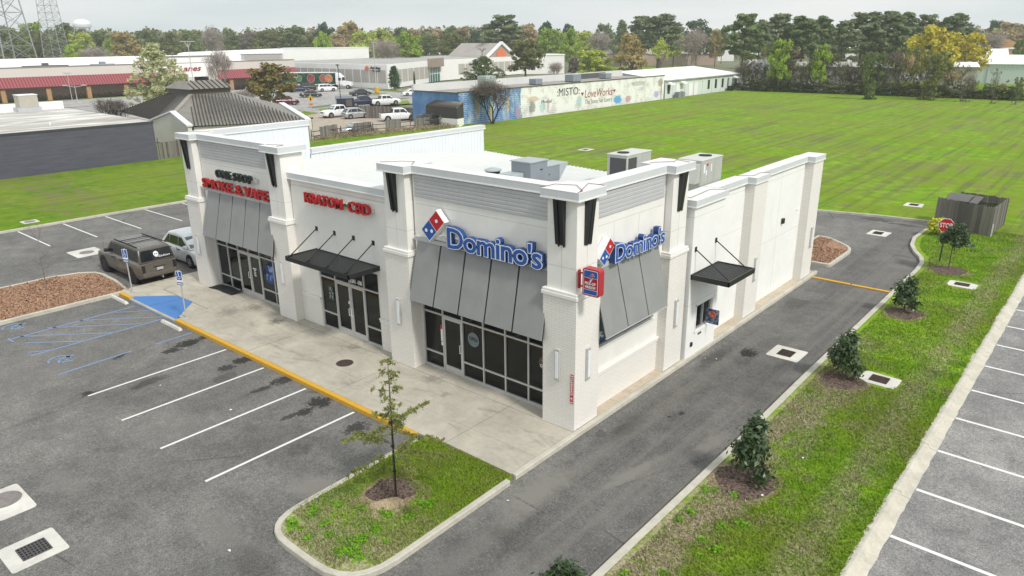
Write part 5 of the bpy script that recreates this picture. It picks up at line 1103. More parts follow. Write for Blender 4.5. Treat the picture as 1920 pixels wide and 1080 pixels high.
def proto(kind, variant=0):
    """unit trees about 10 m tall, base at the origin; returns list of (part, mesh, material)"""
    k = (kind, variant)
    if k in PROTO: return PROTO[k]
    rr = random.Random(variant*17+sum(map(ord, kind))); rng = np.random.default_rng(variant*31+sum(map(ord, kind))); tmp = thing('proto', 'x', 'x'); mb = MB(); res = []
    if kind == 'broad':
        mb.tube((0, 0, 0), (0, 0, 3), .22, .16, 6); ends = []
        for i in range(5): a = i*1.26+rr.random(); mb.tube((0, 0, 2.2+i*.3), (math.cos(a)*2, math.sin(a)*2, 5+rr.random()*2), .1, .03, 4)
        cs, rs = [], []
        for i in range(62):
            a = rr.uniform(0, 6.28); u = rr.uniform(-.75, 1); rad = 3.5*math.sqrt(max(0, 1-u*u*.86))*rr.uniform(.3, 1.0); cs.append((rad*math.cos(a), rad*math.sin(a), 5.6+u*3.7)); rs.append(rr.uniform(.5, 1.2))
        C, N, S = clumps(cs, rs, 62, .34, rng)
    elif kind == 'sparse':
        ends = []; branches(mb, Vector((0, 0, 0)), Vector((0, 0, 1)), 3.0, .20, 3, rr, .5, 0, ends, .5, 5, .74)
        C, N, S = clumps([tuple(e) for e in ends], [rr.uniform(.45, .95) for _ in ends], 13, .30, rng)
    elif kind == 'full':   # leafy almost to the ground, airy outline
        for i in range(9): a = i*.7+rr.random(); mb.tube((0, 0, .6), (math.cos(a)*2.2, math.sin(a)*2.2, 5+rr.random()*4), .09, .02, 4)
        mb.tube((0, 0, 0), (0, 0, 2), .2, .12, 6); cs, rs = [], []
        for i in range(300):
            z_ = rr.uniform(.8, 9.7); rad = 3.6*math.sin(min(1, (10.2-z_)/7.5)*1.57)*rr.uniform(.15, 1.05); a = rr.uniform(0, 6.28); cs.append((rad*math.cos(a), rad*math.sin(a), z_)); rs.append(rr.uniform(.25, .6))
        C, N, S = clumps(cs, rs, 36, .19, rng, 1.0)
    elif kind == 'pine':
        mb.tube((0, 0, 0), (.2, .1, 9.2), .20, .05, 6); cs, rs = [], []
        for i in range(30):
            z = 4.0+5.6*(i/29)**.8; a = i*2.4+rr.uniform(-.4, .4); ln = (3.0*math.sin(min(1, (10.4-z)/6.0)*1.5)+.4)*rr.uniform(.55, 1.1); e = (math.cos(a)*ln, math.sin(a)*ln, z+rr.uniform(-.1, .35)); mb.tube((.1, 0, z-.3), e, .045, .015, 4)
            for t_ in (.55, .8, 1.0): cs.append((e[0]*t_+rr.uniform(-.2, .2), e[1]*t_+rr.uniform(-.2, .2), e[2]+rr.uniform(-.1, .15))); rs.append(rr.uniform(.45, .85))
        cs.append((.2, .1, 9.7)); rs.append(.7)
        C, N, S = clumps(cs, rs, 42, .32, rng, .45)
    elif kind == 'bare':
        ends = []
        for k_ in range(3):
            a = k_*2.1+rr.random(); branches(mb, Vector((0, 0, 0)), Vector((math.cos(a)*.28, math.sin(a)*.28, 1)).normalized(), 3.3, .16, 4, rr, .42, 0, ends, .7, 4, .72)
        ea = np.array([tuple(e) for e in ends]); idx = rng.integers(0, len(ea), 5200); C = ea[idx]+rng.normal(size=(5200, 3))*.32; N = rng.normal(size=C.shape); S = .035+.04*rng.random(5200)
    elif kind == 'bush':   # tangled, leafless with a few leaves
        for k_ in range(6):
            a = k_*1.05+rr.random(); branches(mb, Vector((0, 0, 0)), Vector((math.cos(a)*.7, math.sin(a)*.7, 1)).normalized(), 3.4, .07, 3, rr, .5, 0, None, .4, 3, .75)
        cs = [(rr.gauss(0, 1.7), rr.gauss(0, 1.7), rr.uniform(.3, 9)) for _ in range(46)]
        C, N, S = clumps(cs, [rr.uniform(.5, 1.1) for _ in cs], 30, .22, rng)
    elif kind == 'vine':   # trunk wrapped in ivy, tangled crown
        ends = []; branches(mb, Vector((0, 0, 0)), Vector((0, 0, 1)), 3.6, .16, 3, rr, .5, 0, ends, .4, 4, .7)
        cs = [(rr.gauss(0, .5+.18*z_), rr.gauss(0, .5+.18*z_), z_) for z_ in [i*.17 for i in range(48)]]
        C, N, S = clumps(cs, [rr.uniform(.4, .95) for _ in cs], 40, .30, rng)
    elif kind == 'under':  # low thicket, 10 m nominal height squashed when placed
        cs = [(rr.uniform(-4, 4), rr.uniform(-2, 2), rr.uniform(.5, 8)) for _ in range(34)]; [mb.tube((c[0], c[1], 0), c, .06, .03, 3) for c in cs[:14]]
        C, N, S = clumps(cs, [rr.uniform(.7, 1.6) for _ in cs], 50, .36, rng)
    elif kind == 'cone':
        mb.tube((0, 0, 0), (0, 0, 9), .18, .04, 5); cs = []; rs = []
        for i in range(40): z = 1.6+8.2*i/39; a = i*2.4; w_ = 1.5*math.sin((10.2-z)/8.8*2.2)*.9+.15; cs.append((math.cos(a)*w_*.7, math.sin(a)*w_*.7, z)); rs.append(.45+w_*.3)
        C, N, S = clumps(cs, rs, 50, .3, rng)
    V = np.array(mb.v); allp = np.concatenate([V, C]); top = np.percentile(C[:, 2], 99.7); wd = 2*np.percentile(np.hypot(C[:, 0], C[:, 1]), 96)
    k3 = np.array([1/wd, 1/wd, 10/top]); sc_ = 1/k3
    tr_ = mb.build('trunk', BARKT, tmp).data; cr_ = quads('crown', C, N, S, LM['green'], tmp, A=9 if kind == 'bare' else 1.6, rng=rng).data
    for me in (tr_, cr_): me.transform(Matrix.Diagonal((k3[0], k3[1], k3[2], 1)))
    res += [('trunk', tr_, None), ('crown', cr_, 'leaf')]
    for ch in list(tmp.children): bpy.data.objects.remove(ch)
    bpy.data.objects.remove(tmp); PROTO[k] = res; return res
def tree(kind, variant, leaf, xy, h, wid, label, cat='tree', z=-.3, bark=None, group=None, name=None, rz=None):
    """place a tree h m tall with crown width wid"""
    t = thing(name or dict(pine='pine_tree', bare='bare_tree', bush='shrub', vine='ivy_tree', under='thicket', cone='conifer').get(kind, 'tree'), label, cat, (xy[0], xy[1], z), rz if rz is not None else (variant*1.7+xy[0]) % 6.28, group)
    s_ = (wid, wid, h/10.0)
    if kind == 'bare': leaf = 'twigs' if bark is not BARKD else 'twigsd'
    for nm, me, role in proto(kind, variant):
        o = bpy.data.objects.new(nm, me); COL.objects.link(o); o.parent = t; o.scale = s_
        sl = o.material_slots[0]; sl.link = 'OBJECT'; sl.material = LM[leaf] if role else (bark or (TWIG if kind in ('bare', 'bush') else BARKT))
    return t
def T(kind, leaf, u, vtop, wpx, dist, label=None, v=0, group=None, bark=None, **k):
    """tree whose crown is centred at pixel column u, top at row vtop, wpx wide, standing dist metres away"""
    p = AT(u, vtop, dist); rng_ = (p-CAM).dot(_f); h = p.z+.3
    return tree(kind, v, leaf, (p.x, p.y), h*1.0, wpx*rng_/FPX, label, group=group, bark=bark, **k)
# --- the distant wood: continuous belt that nobody could count
def belt(name, u0, u1, d0, d1, h0, h1, n, seed, size, mat, vfun=None):
    rng = np.random.default_rng(seed); cs = []; 
    for i in range(n):
        u = u0+(u1-u0)*rng.random(); dd = d0+(d1-d0)*rng.random(); p = AT(u, 80, dd); hh = h0+(h1-h0)*(.5+.5*math.sin(u*.031+dd)*.6+.4*rng.random()-.2)
        cs.append((p.x, p.y, hh, 2.2+2.6*rng.random()))
    C, N, S = [], [], []
    for x, y, hh, r in cs:
        m_ = 46; d = rng.normal(size=(m_, 3)); d /= np.linalg.norm(d, axis=1, keepdims=True); q = d*r*rng.random(m_)[:, None]**.4; q[:, 2] = q[:, 2]*1.1+hh-r; k = rng.random(m_) < .3; q[k, 2] = rng.random(k.sum())*hh
        C.append(q+np.array([x, y, 0])); N.append(d+rng.normal(size=(m_, 3))*.5); S.append(size*(.6+.8*rng.random(m_)))
    o = quads(name, np.concatenate(C), np.concatenate(N), np.concatenate(S), mat, None, rng=rng); o['kind'] = 'stuff'; o['label'] = 'belt of distant mixed woodland along the horizon'; o['category'] = 'woodland'; return o
m = M('wood_mix', .8, 0, .1); p = m.pos(); n1 = m.noise(p, .045, 3, .6); n2 = m.noise(p, .35, 3, .8)
v1 = m.ramp(n1, [(.34, (.11, .13, .06)), (.43, (.21, .19, .125)), (.5, (.15, .20, .055)), (.57, (.27, .225, .15)), (.66, (.24, .30, .08))])
m.color(m.mix(1.0, v1, m.ramp(n2, [(.3, .45), (.7, 1.5)]), 'MULTIPLY')); WOODMIX = m.m
belt('distant_wood', -260, 1000, 400, 540, 13, 19, 900, 4, 1.3, WOODMIX)
belt('distant_wood', 900, 2300, 400, 620, 10, 16, 900, 5, 1.4, WOODMIX)
# --- trees one can tell apart, left to right
LT = [  # kind leaf u vtop wpx dist variant label
 ('broad', 'green', 12, 50, 60, 360, 0, 'green tree behind the left lattice tower'), ('broad', 'bright', 62, 43, 52, 380, 1, 'bright green tree between the two lattice towers, tallest there'), ('broad', 'olive', 70, 62, 50, 350, 2, 'brownish green tree low between the two lattice towers'),
 ('broad', 'green', 118, 45, 52, 370, 0, 'green tree just right of the second lattice tower'), ('broad', 'lime', 150, 62, 44, 350, 1, 'pale yellow-green tree below the water tower'), ('broad', 'green', 186, 58, 50, 370, 2, 'mid green tree right of the water tower'),
 ('broad', 'bright', 128, 84, 28, 300, 2, 'small bright green tree above the red-roofed mall, right of the tower'), ('bare', 'green', 180, 86, 68, 290, 0, 'grey leafless tree above the red-roofed mall'), ('broad', 'orange', 228, 60, 46, 310, 1, 'orange budding tree on the left skyline'),
 ('broad', 'bright', 206, 72, 26, 320, 0, 'bright green tree tucked left of the orange tree'), ('broad', 'green', 272, 57, 46, 370, 1, 'dark green tree right of the orange tree'), ('broad', 'olive', 312, 60, 44, 370, 2, 'olive tree above the pale-leaved parking tree'), ('broad', 'green', 352, 57, 44, 380, 0, 'green tree behind the tall light pole'),
 ('bare', 'green', 397, 49, 44, 360, 1, 'bare tree rising over the left wood'), ('broad', 'green', 432, 58, 42, 380, 2, 'dull green tree above the grey gabled hall'), ('broad', 'grey', 466, 60, 40, 360, 1, 'grey-brown budding tree above the grey gabled hall'), ('broad', 'olive', 500, 56, 50, 350, 0, 'olive tree left of the dark domed tree'),
 ('broad', 'green', 548, 49, 56, 350, 1, 'wide dark green tree above the white box hall'), ('broad', 'olive', 577, 66, 34, 330, 2, 'brownish tree left of the bright lime tree'), ('broad', 'dark', 608, 44, 38, 340, 2, 'dark domed evergreen above the white box hall'), ('broad', 'bright', 605, 60, 32, 310, 0, 'small bright lime tree above the white box hall'),
 ('broad', 'orange', 650, 42, 52, 350, 2, 'tan-orange tree, tallest above the white box hall'), ('broad', 'tan', 632, 64, 40, 320, 0, 'tan tree below the tallest orange tree'), ('broad', 'lime', 680, 60, 54, 320, 1, 'yellow-green tree right of the tan trees'), ('broad', 'lime', 712, 55, 48, 330, 2, 'yellow-green tree above the right end of the white box hall'),
 ('broad', 'bright', 762, 60, 50, 270, 0, 'bright green tree above the furniture store roof'), ('bare', 'green', 722, 74, 56, 260, 2, 'pale bare tree above the furniture store roof'), ('broad', 'dark', 748, 56, 22, 340, 0, 'small dark tree peeking over the bright green tree'), ('broad', 'tan', 778, 55, 26, 340, 1, 'pale tan tree right of the small dark tree'),
 ('broad', 'green', 802, 66, 40, 330, 1, 'blue-green tree right of the bright green tree'), ('broad', 'tan', 817, 55, 34, 350, 2, 'tan tree behind the blue-green tree'), ('broad', 'green', 842, 50, 40, 350, 0, 'fresh green tree left of the store gable'), ('broad', 'tan', 872, 50, 32, 350, 1, 'pale tan tree above the store gable'),
 ('broad', 'dark', 888, 58, 28, 340, 1, 'dark round tree above the store gable roof'), ('broad', 'olive', 852, 63, 52, 310, 2, 'brown-green tree just left of the store gable'), ('pine', 'pine', 942, 29, 54, 275, 0, 'tall dark pine standing above the store gable'), ('broad', 'orange', 962, 66, 40, 300, 2, 'orange-tinged tree right of the tall dark pine'),
 ('broad', 'tan', 986, 46, 50, 320, 0, 'pale tan tree with dark trees behind, right of the tall pine'), ('broad', 'dark', 1022, 42, 34, 380, 2, 'dark far tree on the skyline above the bright green tree'), ('broad', 'bright', 1028, 54, 44, 290, 1, 'bright green tree left of the lime tree'), ('broad', 'dark', 1066, 46, 24, 380, 0, 'small dark skyline tree above the lime tree'),
 ('broad', 'bright', 1068, 55, 34, 280, 2, 'golden green tree with a dark lower crown'), ('bare', 'green', 1126, 58, 62, 300, 1, 'pinkish bare tree left of the orange cypress'), ('broad', 'pine2', 1132, 45, 36, 340, 1, 'grey-green pine above the pinkish bare tree'), ('cone', 'pine2', 1167, 38, 30, 330, 0, 'pointed grey-green evergreen left of the big pines'),
 ('broad', 'lime', 1096, 60, 44, 320, 0, 'pale lime tree left of the pinkish bare tree'), ('pine', 'pine', 1206, 31, 44, 290, 1, 'dark pine, left one of the joined pair'), ('pine', 'pine', 1238, 27, 62, 270, 2, 'large dark pine, right one of the joined pair'), ('broad', 'lime', 1266, 50, 36, 320, 1, 'yellow-green tree right of the joined pines'),
 ('sparse', 'lime', 1240, 72, 40, 215, 0, 'thin pale green tree in front of the joined pines'), ('broad', 'dark', 1310, 38, 50, 330, 1, 'dark green domed tree behind the big bare tree'), ('bare', 'green', 1300, 52, 66, 215, 0, 'big spreading bare tree behind the white metal building'), ('broad', 'orange', 1345, 57, 30, 320, 0, 'orange tree right of the big bare tree'),
 ('broad', 'pine2', 1357, 50, 24, 360, 2, 'small grey-green tree on the skyline right of the orange tree'), ('pine', 'pine2', 1398, 27, 50, 200, 0, 'tall tiered pine left of the long pine row'), ('pine', 'pine', 1428, 38, 34, 215, 2, 'shorter dark pine beside the tall tiered pine'), ('pine', 'pine', 1464, 27, 50, 225, 1, 'tall pine in the row, second from the left'),
 ('pine', 'pine2', 1512, 31, 52, 220, 2, 'mid green pine in the row above the grey hedge'), ('pine', 'pine2', 1546, 31, 38, 240, 0, 'pale green pine behind the row'), ('pine', 'pine', 1586, 40, 42, 215, 1, 'dark pine left of the two broad crowns'), ('pine', 'pine', 1622, 24, 60, 225, 0, 'broad dark pine, left of the two tallest crowns'),
 ('pine', 'pine', 1672, 22, 60, 230, 2, 'broad dark pine, right of the two tallest crowns'), ('pine', 'pine', 1702, 24, 46, 240, 1, 'dark pine behind the yellow tree, left side'), ('pine', 'pine', 1745, 28, 40, 250, 0, 'slender dark pine above the yellow tree'), ('pine', 'pine', 1792, 26, 50, 245, 2, 'dark rounded pine above the second yellow tree'),
 ('broad', 'yellow', 1756, 49, 78, 190, 0, 'large golden yellow tree beyond the hedge'), ('broad', 'yellow', 1822, 62, 62, 205, 1, 'second golden yellow tree right of the largest one'), ('broad', 'dark', 1874, 39, 42, 420, 2, 'dark far tree on the right skyline'), ('broad', 'tan', 1900, 43, 60, 380, 0, 'wide tan tree on the right skyline'),
 ('bare', 'green', 1868, 62, 60, 300, 2, 'grey bare tree below the right skyline'), ('broad', 'green', 1916, 74, 24, 240, 1, 'dark green palm-like shrub tree at the right edge'), ('broad', 'olive', 1480, 62, 60, 240, 2, 'olive tree under the pines behind the hedge'), ('broad', 'bright', 1468, 74, 40, 175, 1, 'bright green tree in the hedge under the tall pines'), ('broad', 'bright', 1545, 84, 30, 172, 0, 'small bright green shrub tree in the hedge row'),
 ('broad', 'olive', 1560, 60, 60, 250, 1, 'olive understorey tree behind the hedge'), ('broad', 'green', 1660, 66, 60, 250, 2, 'green understorey tree behind the two tallest pines'),
 ('broad', 'olive', 985, 76, 60, 222, 1, 'olive green tree with a forked trunk by the store wall'), ('bare', 'green', 1042, 116, 36, 215, 1, 'small white-stemmed bare tree by the store wall'), ('broad', 'grey', 1077, 108, 22, 215, 2, 'narrow dark grey shrub tree right of the bare one'),
 ('broad', 'lime', 1112, 94, 62, 205, 1, 'low lime green tree behind the painted brick building'), ('broad', 'orange', 1185, 64, 52, 200, 2, 'rusty orange cypress behind the painted brick building'), ('broad', 'bright', 1180, 120, 1, 200, 1, None),
 ('full', 'green', 905, 106, 80, 210, 0, 'green feathery tree in front of the store gable'), ('cone', 'dark', 738, 124, 22, 188, 0, 'small dark green conifer at the corner of the furniture store'), ('cone', 'dark', 776, 134, 4, 200, 1, 'very thin dark cypress by the store entrance'),
 ('full', 'sage', 286, 82, 112, 150, 1, 'large pale green budding tree in the mall parking lot'), ('bare', 'green', 405, 92, 52, 178, 1, 'tall bare tree in front of the mall sign'), ('broad', 'red', 505, 120, 82, 136, 2, 'round tree with reddish green leaves by the brown roof'),
 ('bare', 'green', 208, 184, 60, 112, 2, 'low grey leafless shrub beside the dark building'), ('bare', 'green', 452, 168, 60, 150, 0, 'grey leafless shrub behind the roof lantern'), ('bare', 'green', 922, 148, 92, 108, 1, 'dark leafless tree against the blue painted wall'),
 ('bare', 'green', 1395, 120, 40, 185, 1, 'dark bare tree behind the white metal building end')]
for k_, lf, u, vt, wp, ds, vr, lab in LT:
    if lab is None: continue
    T(k_, lf, u, vt, wp*(1.6 if k_ == 'pine' else 1.12 if k_ == 'broad' else 1), ds, lab, vr, bark=BARKD if ('dark' in lab and k_ == 'bare') else (BARKL if k_ == 'bare' and ds > 130 else None))
# hedge row at the far edge of the field: distinct woody plants along a line
rh = random.Random(11)
HR = []
u = 1398
while u < 1925:
    dens = 1 if u < 1720 else (.8 if u < 1830 else .45); y = 149+rh.uniform(-1.2, 3.0)
    # x on the row for this column
    d = ray(u, 150); k = (y-CAM.y)/d.y; x = CAM.x+d.x*k
    HR.append((u, x, y)); u += rh.uniform(8.5, 13)/dens
kinds = ['bush', 'vine', 'bush', 'vine', 'bush', 'sparse']
SEEN = {}
def hedge_label(what, u):
    where = next(b for a, b in ((1465, 'in front of the curved-gable grey shop'), (1530, 'below the left end of the pine row'), (1590, 'below the middle of the pine row'), (1640, 'left of the orange stucco building'), (1712, 'in front of the orange stucco building'), (1762, 'below the large golden yellow tree'), (1835, 'in front of the beige warehouse'), (3000, 'in front of the pale blue hall')) if u < a)
    k = SEEN[(what, where)] = SEEN.get((what, where), 0)+1
    return ('first', 'second', 'third', 'fourth', 'fifth', 'sixth', 'seventh', 'eighth')[k-1]+' '+what+' from the left '+where
for i, (u, x, y) in enumerate(HR):
    kd = kinds[rh.randrange(len(kinds))]; hgt = (rh.uniform(5.5, 10) if u < 1720 else rh.uniform(5, 9) if u < 1800 else rh.uniform(2.2, 4.5)); lf = rh.choice(['vine', 'grey', 'grey', 'olive', 'vine', 'grey', 'tan']); 
    if 1712 < u < 1728: hgt *= .45
    tree(kd, i % 3, lf, (x, y), hgt, hgt*rh.uniform(.5, .75), hedge_label({'bush': 'tangled leafless hedge shrub', 'vine': 'ivy-wrapped hedge tree', 'sparse': 'thin leafy hedge tree'}[kd], u), 'hedge plant', bark=BARKD, group='hedge plants along the far edge of the field', name={'bush': 'hedge_shrub', 'vine': 'ivy_tree', 'sparse': 'hedge_tree'}[kd])
for u, vt, kd, lf, w_, dd, lab in ((1756, 92, 'vine', 'olive', 60, 160, 'tallest vine-covered tree in the hedge under the yellow tree'), (1815, 122, 'bush', 'grey', 44, 158, 'thick dark tangled shrub at the thin end of the hedge'), (1640, 98, 'vine', 'green', 46, 158, 'green vine-covered tree in the hedge in front of the orange building'), (1872, 128, 'bush', 'grey', 22, 156, 'small bare bush near the right end of the hedge'), (1912, 150, 'bush', 'olive', 22, 155, 'bare bush at the right edge of the photo by the field')):
    T(kd, lf, u, vt, w_, dd, lab, 1, bark=BARKD, cat='hedge plant')
for i in range(24):
    u = 1400+i*23; d = ray(u, 150); y = 147.6+rh.uniform(0, 1.5); x = CAM.x+d.x*(y-CAM.y)/d.y
    tree('under', i % 2, 'vine' if i % 3 else 'dark', (x, y), rh.uniform(1.5, 2.9), 6.5, hedge_label('low green thicket', u), 'thicket', rz=rh.uniform(-.3, .3), group='low thickets under the far hedge')
# --- near shrubs with visible leaves
LEAFN = leaf_mat('magnolia_leaf', (.016, .034, .010), (.045, .082, .026), (.16, .21, .09), 3, .15, 1.2); LEAFY = leaf_mat('yellow_leaf', (.20, .20, .01), (.38, .38, .03), (.5, .5, .06), 3); LEAFC = leaf_mat('cypress_leaf', (.085, .10, .03), (.16, .18, .05), (.27, .28, .11), 2, .3)
def near_shrub(name, label, x, y, h, w_, seed, trunk=.0, leaf=LEAFN, n=1500, ls=.078, group=None, cat='shrub', z=-.02, dense=1.0):
    rr = random.Random(seed); rng = np.random.default_rng(seed); t = thing(name, label, cat, (x, y, z), group=group); mb = MB(); ends = []
    if trunk: mb.tube((0, 0, 0), (0, 0, trunk), .035, .03, 6)
    for i in range(9):
        zz = trunk+.06+(h-trunk)*.72*(i/8)**.9; a = i*2.4+rr.random()*.5
        k = 1-(i/9)*.62
        branches(mb, Vector((0, 0, max(.02, zz-.1))), Vector((math.cos(a), math.sin(a), .75)).normalized(), w_*.30*k, .014, 2, rr, .5, 0, ends, .6, 4, .7)
    mb.tube((0, 0, trunk), (.02, .02, h*.93), .028, .008, 5); ends.append(Vector((.02, .02, h*.96))); ends.append(Vector((0, 0, h*.85)))
    e = np.array([tuple(q) for q in ends]); idx = rng.integers(0, len(e), n); C = e[idx]+rng.normal(size=(n, 3))*np.array([.115, .115, .10]); C[:, 2] = np.clip(C[:, 2], .05, h)
    N = C-np.array([0, 0, h*.45]); N = N/np.maximum(np.linalg.norm(N, axis=1, keepdims=True), .01)+rng.normal(size=(n, 3))*.8+np.array([0, 0, .5])
    mb.build('stem', BARKT, t); quads('foliage', C, N, ls*(.7+.6*rng.random(n)), leaf, t, A=2.1, rng=rng); return t
GS = 'young dark green shrubs along the drive'
near_shrub('magnolia_shrub', 'young dark green magnolia shrub nearest the camera beside the wide mulch ring', 5.2, 1.0, 2.05, 1.0, 1, n=1900, group=None)
near_shrub('magnolia_shrub', 'young dark green magnolia shrub next to the grass drain pad', 5.15, 9.2, 1.92, 1.0, 2, n=1900)
near_shrub('magnolia_shrub', 'young dark green magnolia shrub between the drain pad shrub and the stop sign', 5.13, 17.7, 1.72, 1.0, 3, n=1600)
near_shrub('magnolia_shrub', 'top of a dark green shrub poking in at the bottom edge of the photo', 4.45, -6.7, 1.75, 1.0, 4, n=1500)
near_shrub('small_tree', 'small round dark green tree with a thin trunk beside the stop sign', 5.3, 25.85, 2.45, 1.5, 5, trunk=.85, n=2400, cat='tree')
near_shrub('yellow_shrub', 'bright yellow-green shrub at the corner of the wooden enclosure', 3.2, 33.2, 1.0, 1.1, 6, leaf=LEAFY, n=900, ls=.11)
# island cypress sapling
t = thing('cypress_sapling', 'thin feathery cypress sapling tied to a stake in the front grass island', 'tree', (-1.73, -5.77, 0)); rr = random.Random(8); rng = np.random.default_rng(8); mb = MB(); H_ = 4.1
mb.tube((0, 0, 0), (.03, .02, 2.0), .042, .030, 7).tube((.03, .02, 2.0), (.02, .04, H_-.2), .030, .006, 6); C = []; 
for i in range(30):
    z_ = 1.15+(H_-1.25)*i/29; k = 1-(i/30); a = i*2.4+rr.uniform(-.5, .5); ln = (.16+.95*k*rr.uniform(.45, 1.15))*(1.5 if z_ < 2.4 else .9); droop = -.12 if z_ < 2.0 else .14
    if 2.25 < z_ < 2.75: ln *= .55
    d_ = Vector((math.cos(a), math.sin(a), droop)); p0 = Vector((.02, .03, z_)); p1 = p0+d_*ln; mb.tube(p0, p1, .008, .003, 3)
    for j in range(int((10+ln*30) if z_ < 2.5 else (3+ln*13))):
        s_ = rr.uniform(.2, 1.0); b = p0+d_*ln*s_; sd = Vector((-d_.y, d_.x, rr.uniform(-.6, .3)))*rr.choice((-1, 1)); e_ = b+sd*rr.uniform(.05, .20)*(1.2-s_*.5)+Vector((0, 0, -.03)); mb.tube(b, e_, .003, .0015, 3, cap=False)
        for q in range(11): C.append(tuple(b.lerp(e_, rr.random())+Vector((rr.gauss(0, .018), rr.gauss(0, .018), rr.gauss(0, .018)))))
C = np.array(C); mb.build('trunk', BARKT, t); quads('foliage', C, rng.normal(size=C.shape)+np.array([0, 0, .6]), .016+.018*rng.random(len(C)), LEAFC, t, A=3.4, rng=rng)
mb = MB().tube((.07, -.03, 0), (.075, -.02, 2.35), .018, n=6); [mb.tube((.03, -.0, z_), (.03, 0, z_+.03), .055, n=8) for z_ in (.75, 1.5, 2.2)]; mb.build('stake', BLACKM, t)
# leafless sapling in the mulch bed
t = thing('bare_sapling', 'slender leafless sapling in the left mulch bed', 'tree', (-28.38, -5.39, 0)); rr = random.Random(12); mb = MB()
mb.tube((0, 0, 0), (-.05, .05, 1.6), .035, .024, 6); branches(mb, Vector((-.05, .05, 1.6)), Vector((-.1, .1, 1)).normalized(), .9, .022, 3, rr, .45, 0, None, .7, 4, .65)
for i in range(9): a = i*2.4; z_ = .7+i*.11; branches(mb, Vector((-.03, .03, z_)), Vector((math.cos(a), math.sin(a), .4)).normalized(), .5, .009, 2, rr, .5, 0, None, .5, 3, .65)
mb.build('trunk', TWIG, t)
# --- grass tufts near the camera
def tufts(name, poly_x, poly_y, n, seed, mat, size=(.03, .07), holes=(), inside=None):
    rng = np.random.default_rng(seed); P = np.column_stack([rng.uniform(*poly_x, n), rng.uniform(*poly_y, n)])
    if inside is not None: P = P[inside(P)]
    for hx, hy, hr in holes: P = P[((P[:, 0]-hx)**2+(P[:, 1]-hy)**2) > hr*hr*(.7+.6*rng.random(len(P)))]
    n = len(P); h = rng.uniform(*size, n); a = rng.uniform(0, 6.28, n); w_ = h*.28; lean = rng.normal(size=(n, 2))*.5*h[:, None]; z = np.full(n, -.03)
    v = np.empty((n, 3, 3)); v[:, 0] = np.column_stack([P[:, 0]-np.cos(a)*w_, P[:, 1]-np.sin(a)*w_, z]); v[:, 1] = np.column_stack([P[:, 0]+np.cos(a)*w_, P[:, 1]+np.sin(a)*w_, z]); v[:, 2] = np.column_stack([P[:, 0]+lean[:, 0], P[:, 1]+lean[:, 1], z+h])
    me = bpy.data.meshes.new(name); me.vertices.add(n*3); me.vertices.foreach_set('co', v.reshape(-1)); me.loops.add(n*3); me.loops.foreach_set('vertex_index', np.arange(n*3, dtype=np.int32)); me.polygons.add(n)
    me.polygons.foreach_set('loop_start', np.arange(0, n*3, 3, dtype=np.int32)); me.polygons.foreach_set('loop_total', np.full(n, 3, dtype=np.int32)); me.materials.append(mat); me.update(calc_edges=True)
    return link(name, me, None, kind='stuff', label='short green grass blades with dry patches', category='grass')
hx = [(5.22, .8, .80), (5.22, 8.9, .74), (5.2, 17.5, .74), (5.35, 25.6, .85), (6.25, 9.85, .75), (6.35, 23.5, .75)]
tufts('grass_blades', (4.36, 8.42), (-9, 12), 112000, 1, GRASS, (.03, .075), hx, lambda P: P[:, 0] > np.interp(P[:, 1], [3, 8, 12], [4.46, 4.40, 4.38])); tufts('grass_blades', (2.6, 8.42), (12, 36.3), 72000, 2, GRASS, (.04, .085), hx, lambda P: P[:, 0] > np.interp(P[:, 1], [12, 24.8, 26.4, 27.6, 28.8, 30, 31.8, 34, 36.4], [4.38, 4.34, 4.26, 4.0, 3.4, 3.0, 2.75, 2.8, 2.85]))
tufts('grass_blades', (-3.38, .06), (-8.6, -3.06), 36000, 3, GRASS, (.03, .08), [(-1.9, -5.8, .75)], lambda P: ~((P[:, 0] < -2.6) & (P[:, 1] < -8.0)) & ~((P[:, 0] > -.6) & (P[:, 1] < -7.9)))
# weeds in the island and lawn
WEED = leaf_mat('weed_leaf', (.06, .14, .008), (.13, .28, .015), (.22, .38, .04), 4)
rng = np.random.default_rng(77); pts = []
for (cx, cy, s_, k) in [(-.85, -5.5, .10, 260), (-1.2, -6.5, .10, 120), (-.75, -6.15, .07, 90)]+[(rng.uniform(-3.1, -.4), rng.uniform(-8.3, -6.7), rng.uniform(.04, .10), 60) for _ in range(26)]+[(rng.uniform(4.5, 6.2), rng.uniform(-7, 0), rng.uniform(.04, .10), 50) for _ in range(24)]:
    d = rng.normal(size=(k, 3)); d[:, 2] = abs(d[:, 2])*.6; pts.append(np.array([cx, cy, -.02])+d*s_)
C = np.concatenate(pts); o = quads('weeds', C, rng.normal(size=C.shape)+np.array([0, 0, 1.5]), .035+.03*rng.random(len(C)), WEED, None, A=1.4, rng=rng); o['kind'] = 'stuff'; o['label'] = 'bright green broadleaf weeds among the grass'; o['category'] = 'weeds'
# wood chips with relief
for nm, x0, x1, y0, y1, n, sd in (('wood_chips', -30.4, -25.2, -10.6, -2.7, 7000, 5), ('wood_chips', -2.1, .15, 22.9, 28.2, 3000, 6)):
    rng = np.random.default_rng(sd); C = np.column_stack([rng.uniform(x0, x1, n), rng.uniform(y0, y1, n), rng.uniform(.005, .03, n)])
    if sd == 5: C = C[~((C[:, 0] < -29.3) & (C[:, 1] > -4.2))]
    else: C = C[~((C[:, 0] > -1.2) & (C[:, 1] > 26.3))]
    o = quads(nm, C, rng.normal(size=C.shape)*.5+np.array([0, 0, 1]), .035+.05*rng.random(len(C)), CHIPS, None, A=1.6, rng=rng); o['kind'] = 'stuff'; o['label'] = 'reddish wood chip mulch'; o['category'] = 'mulch'
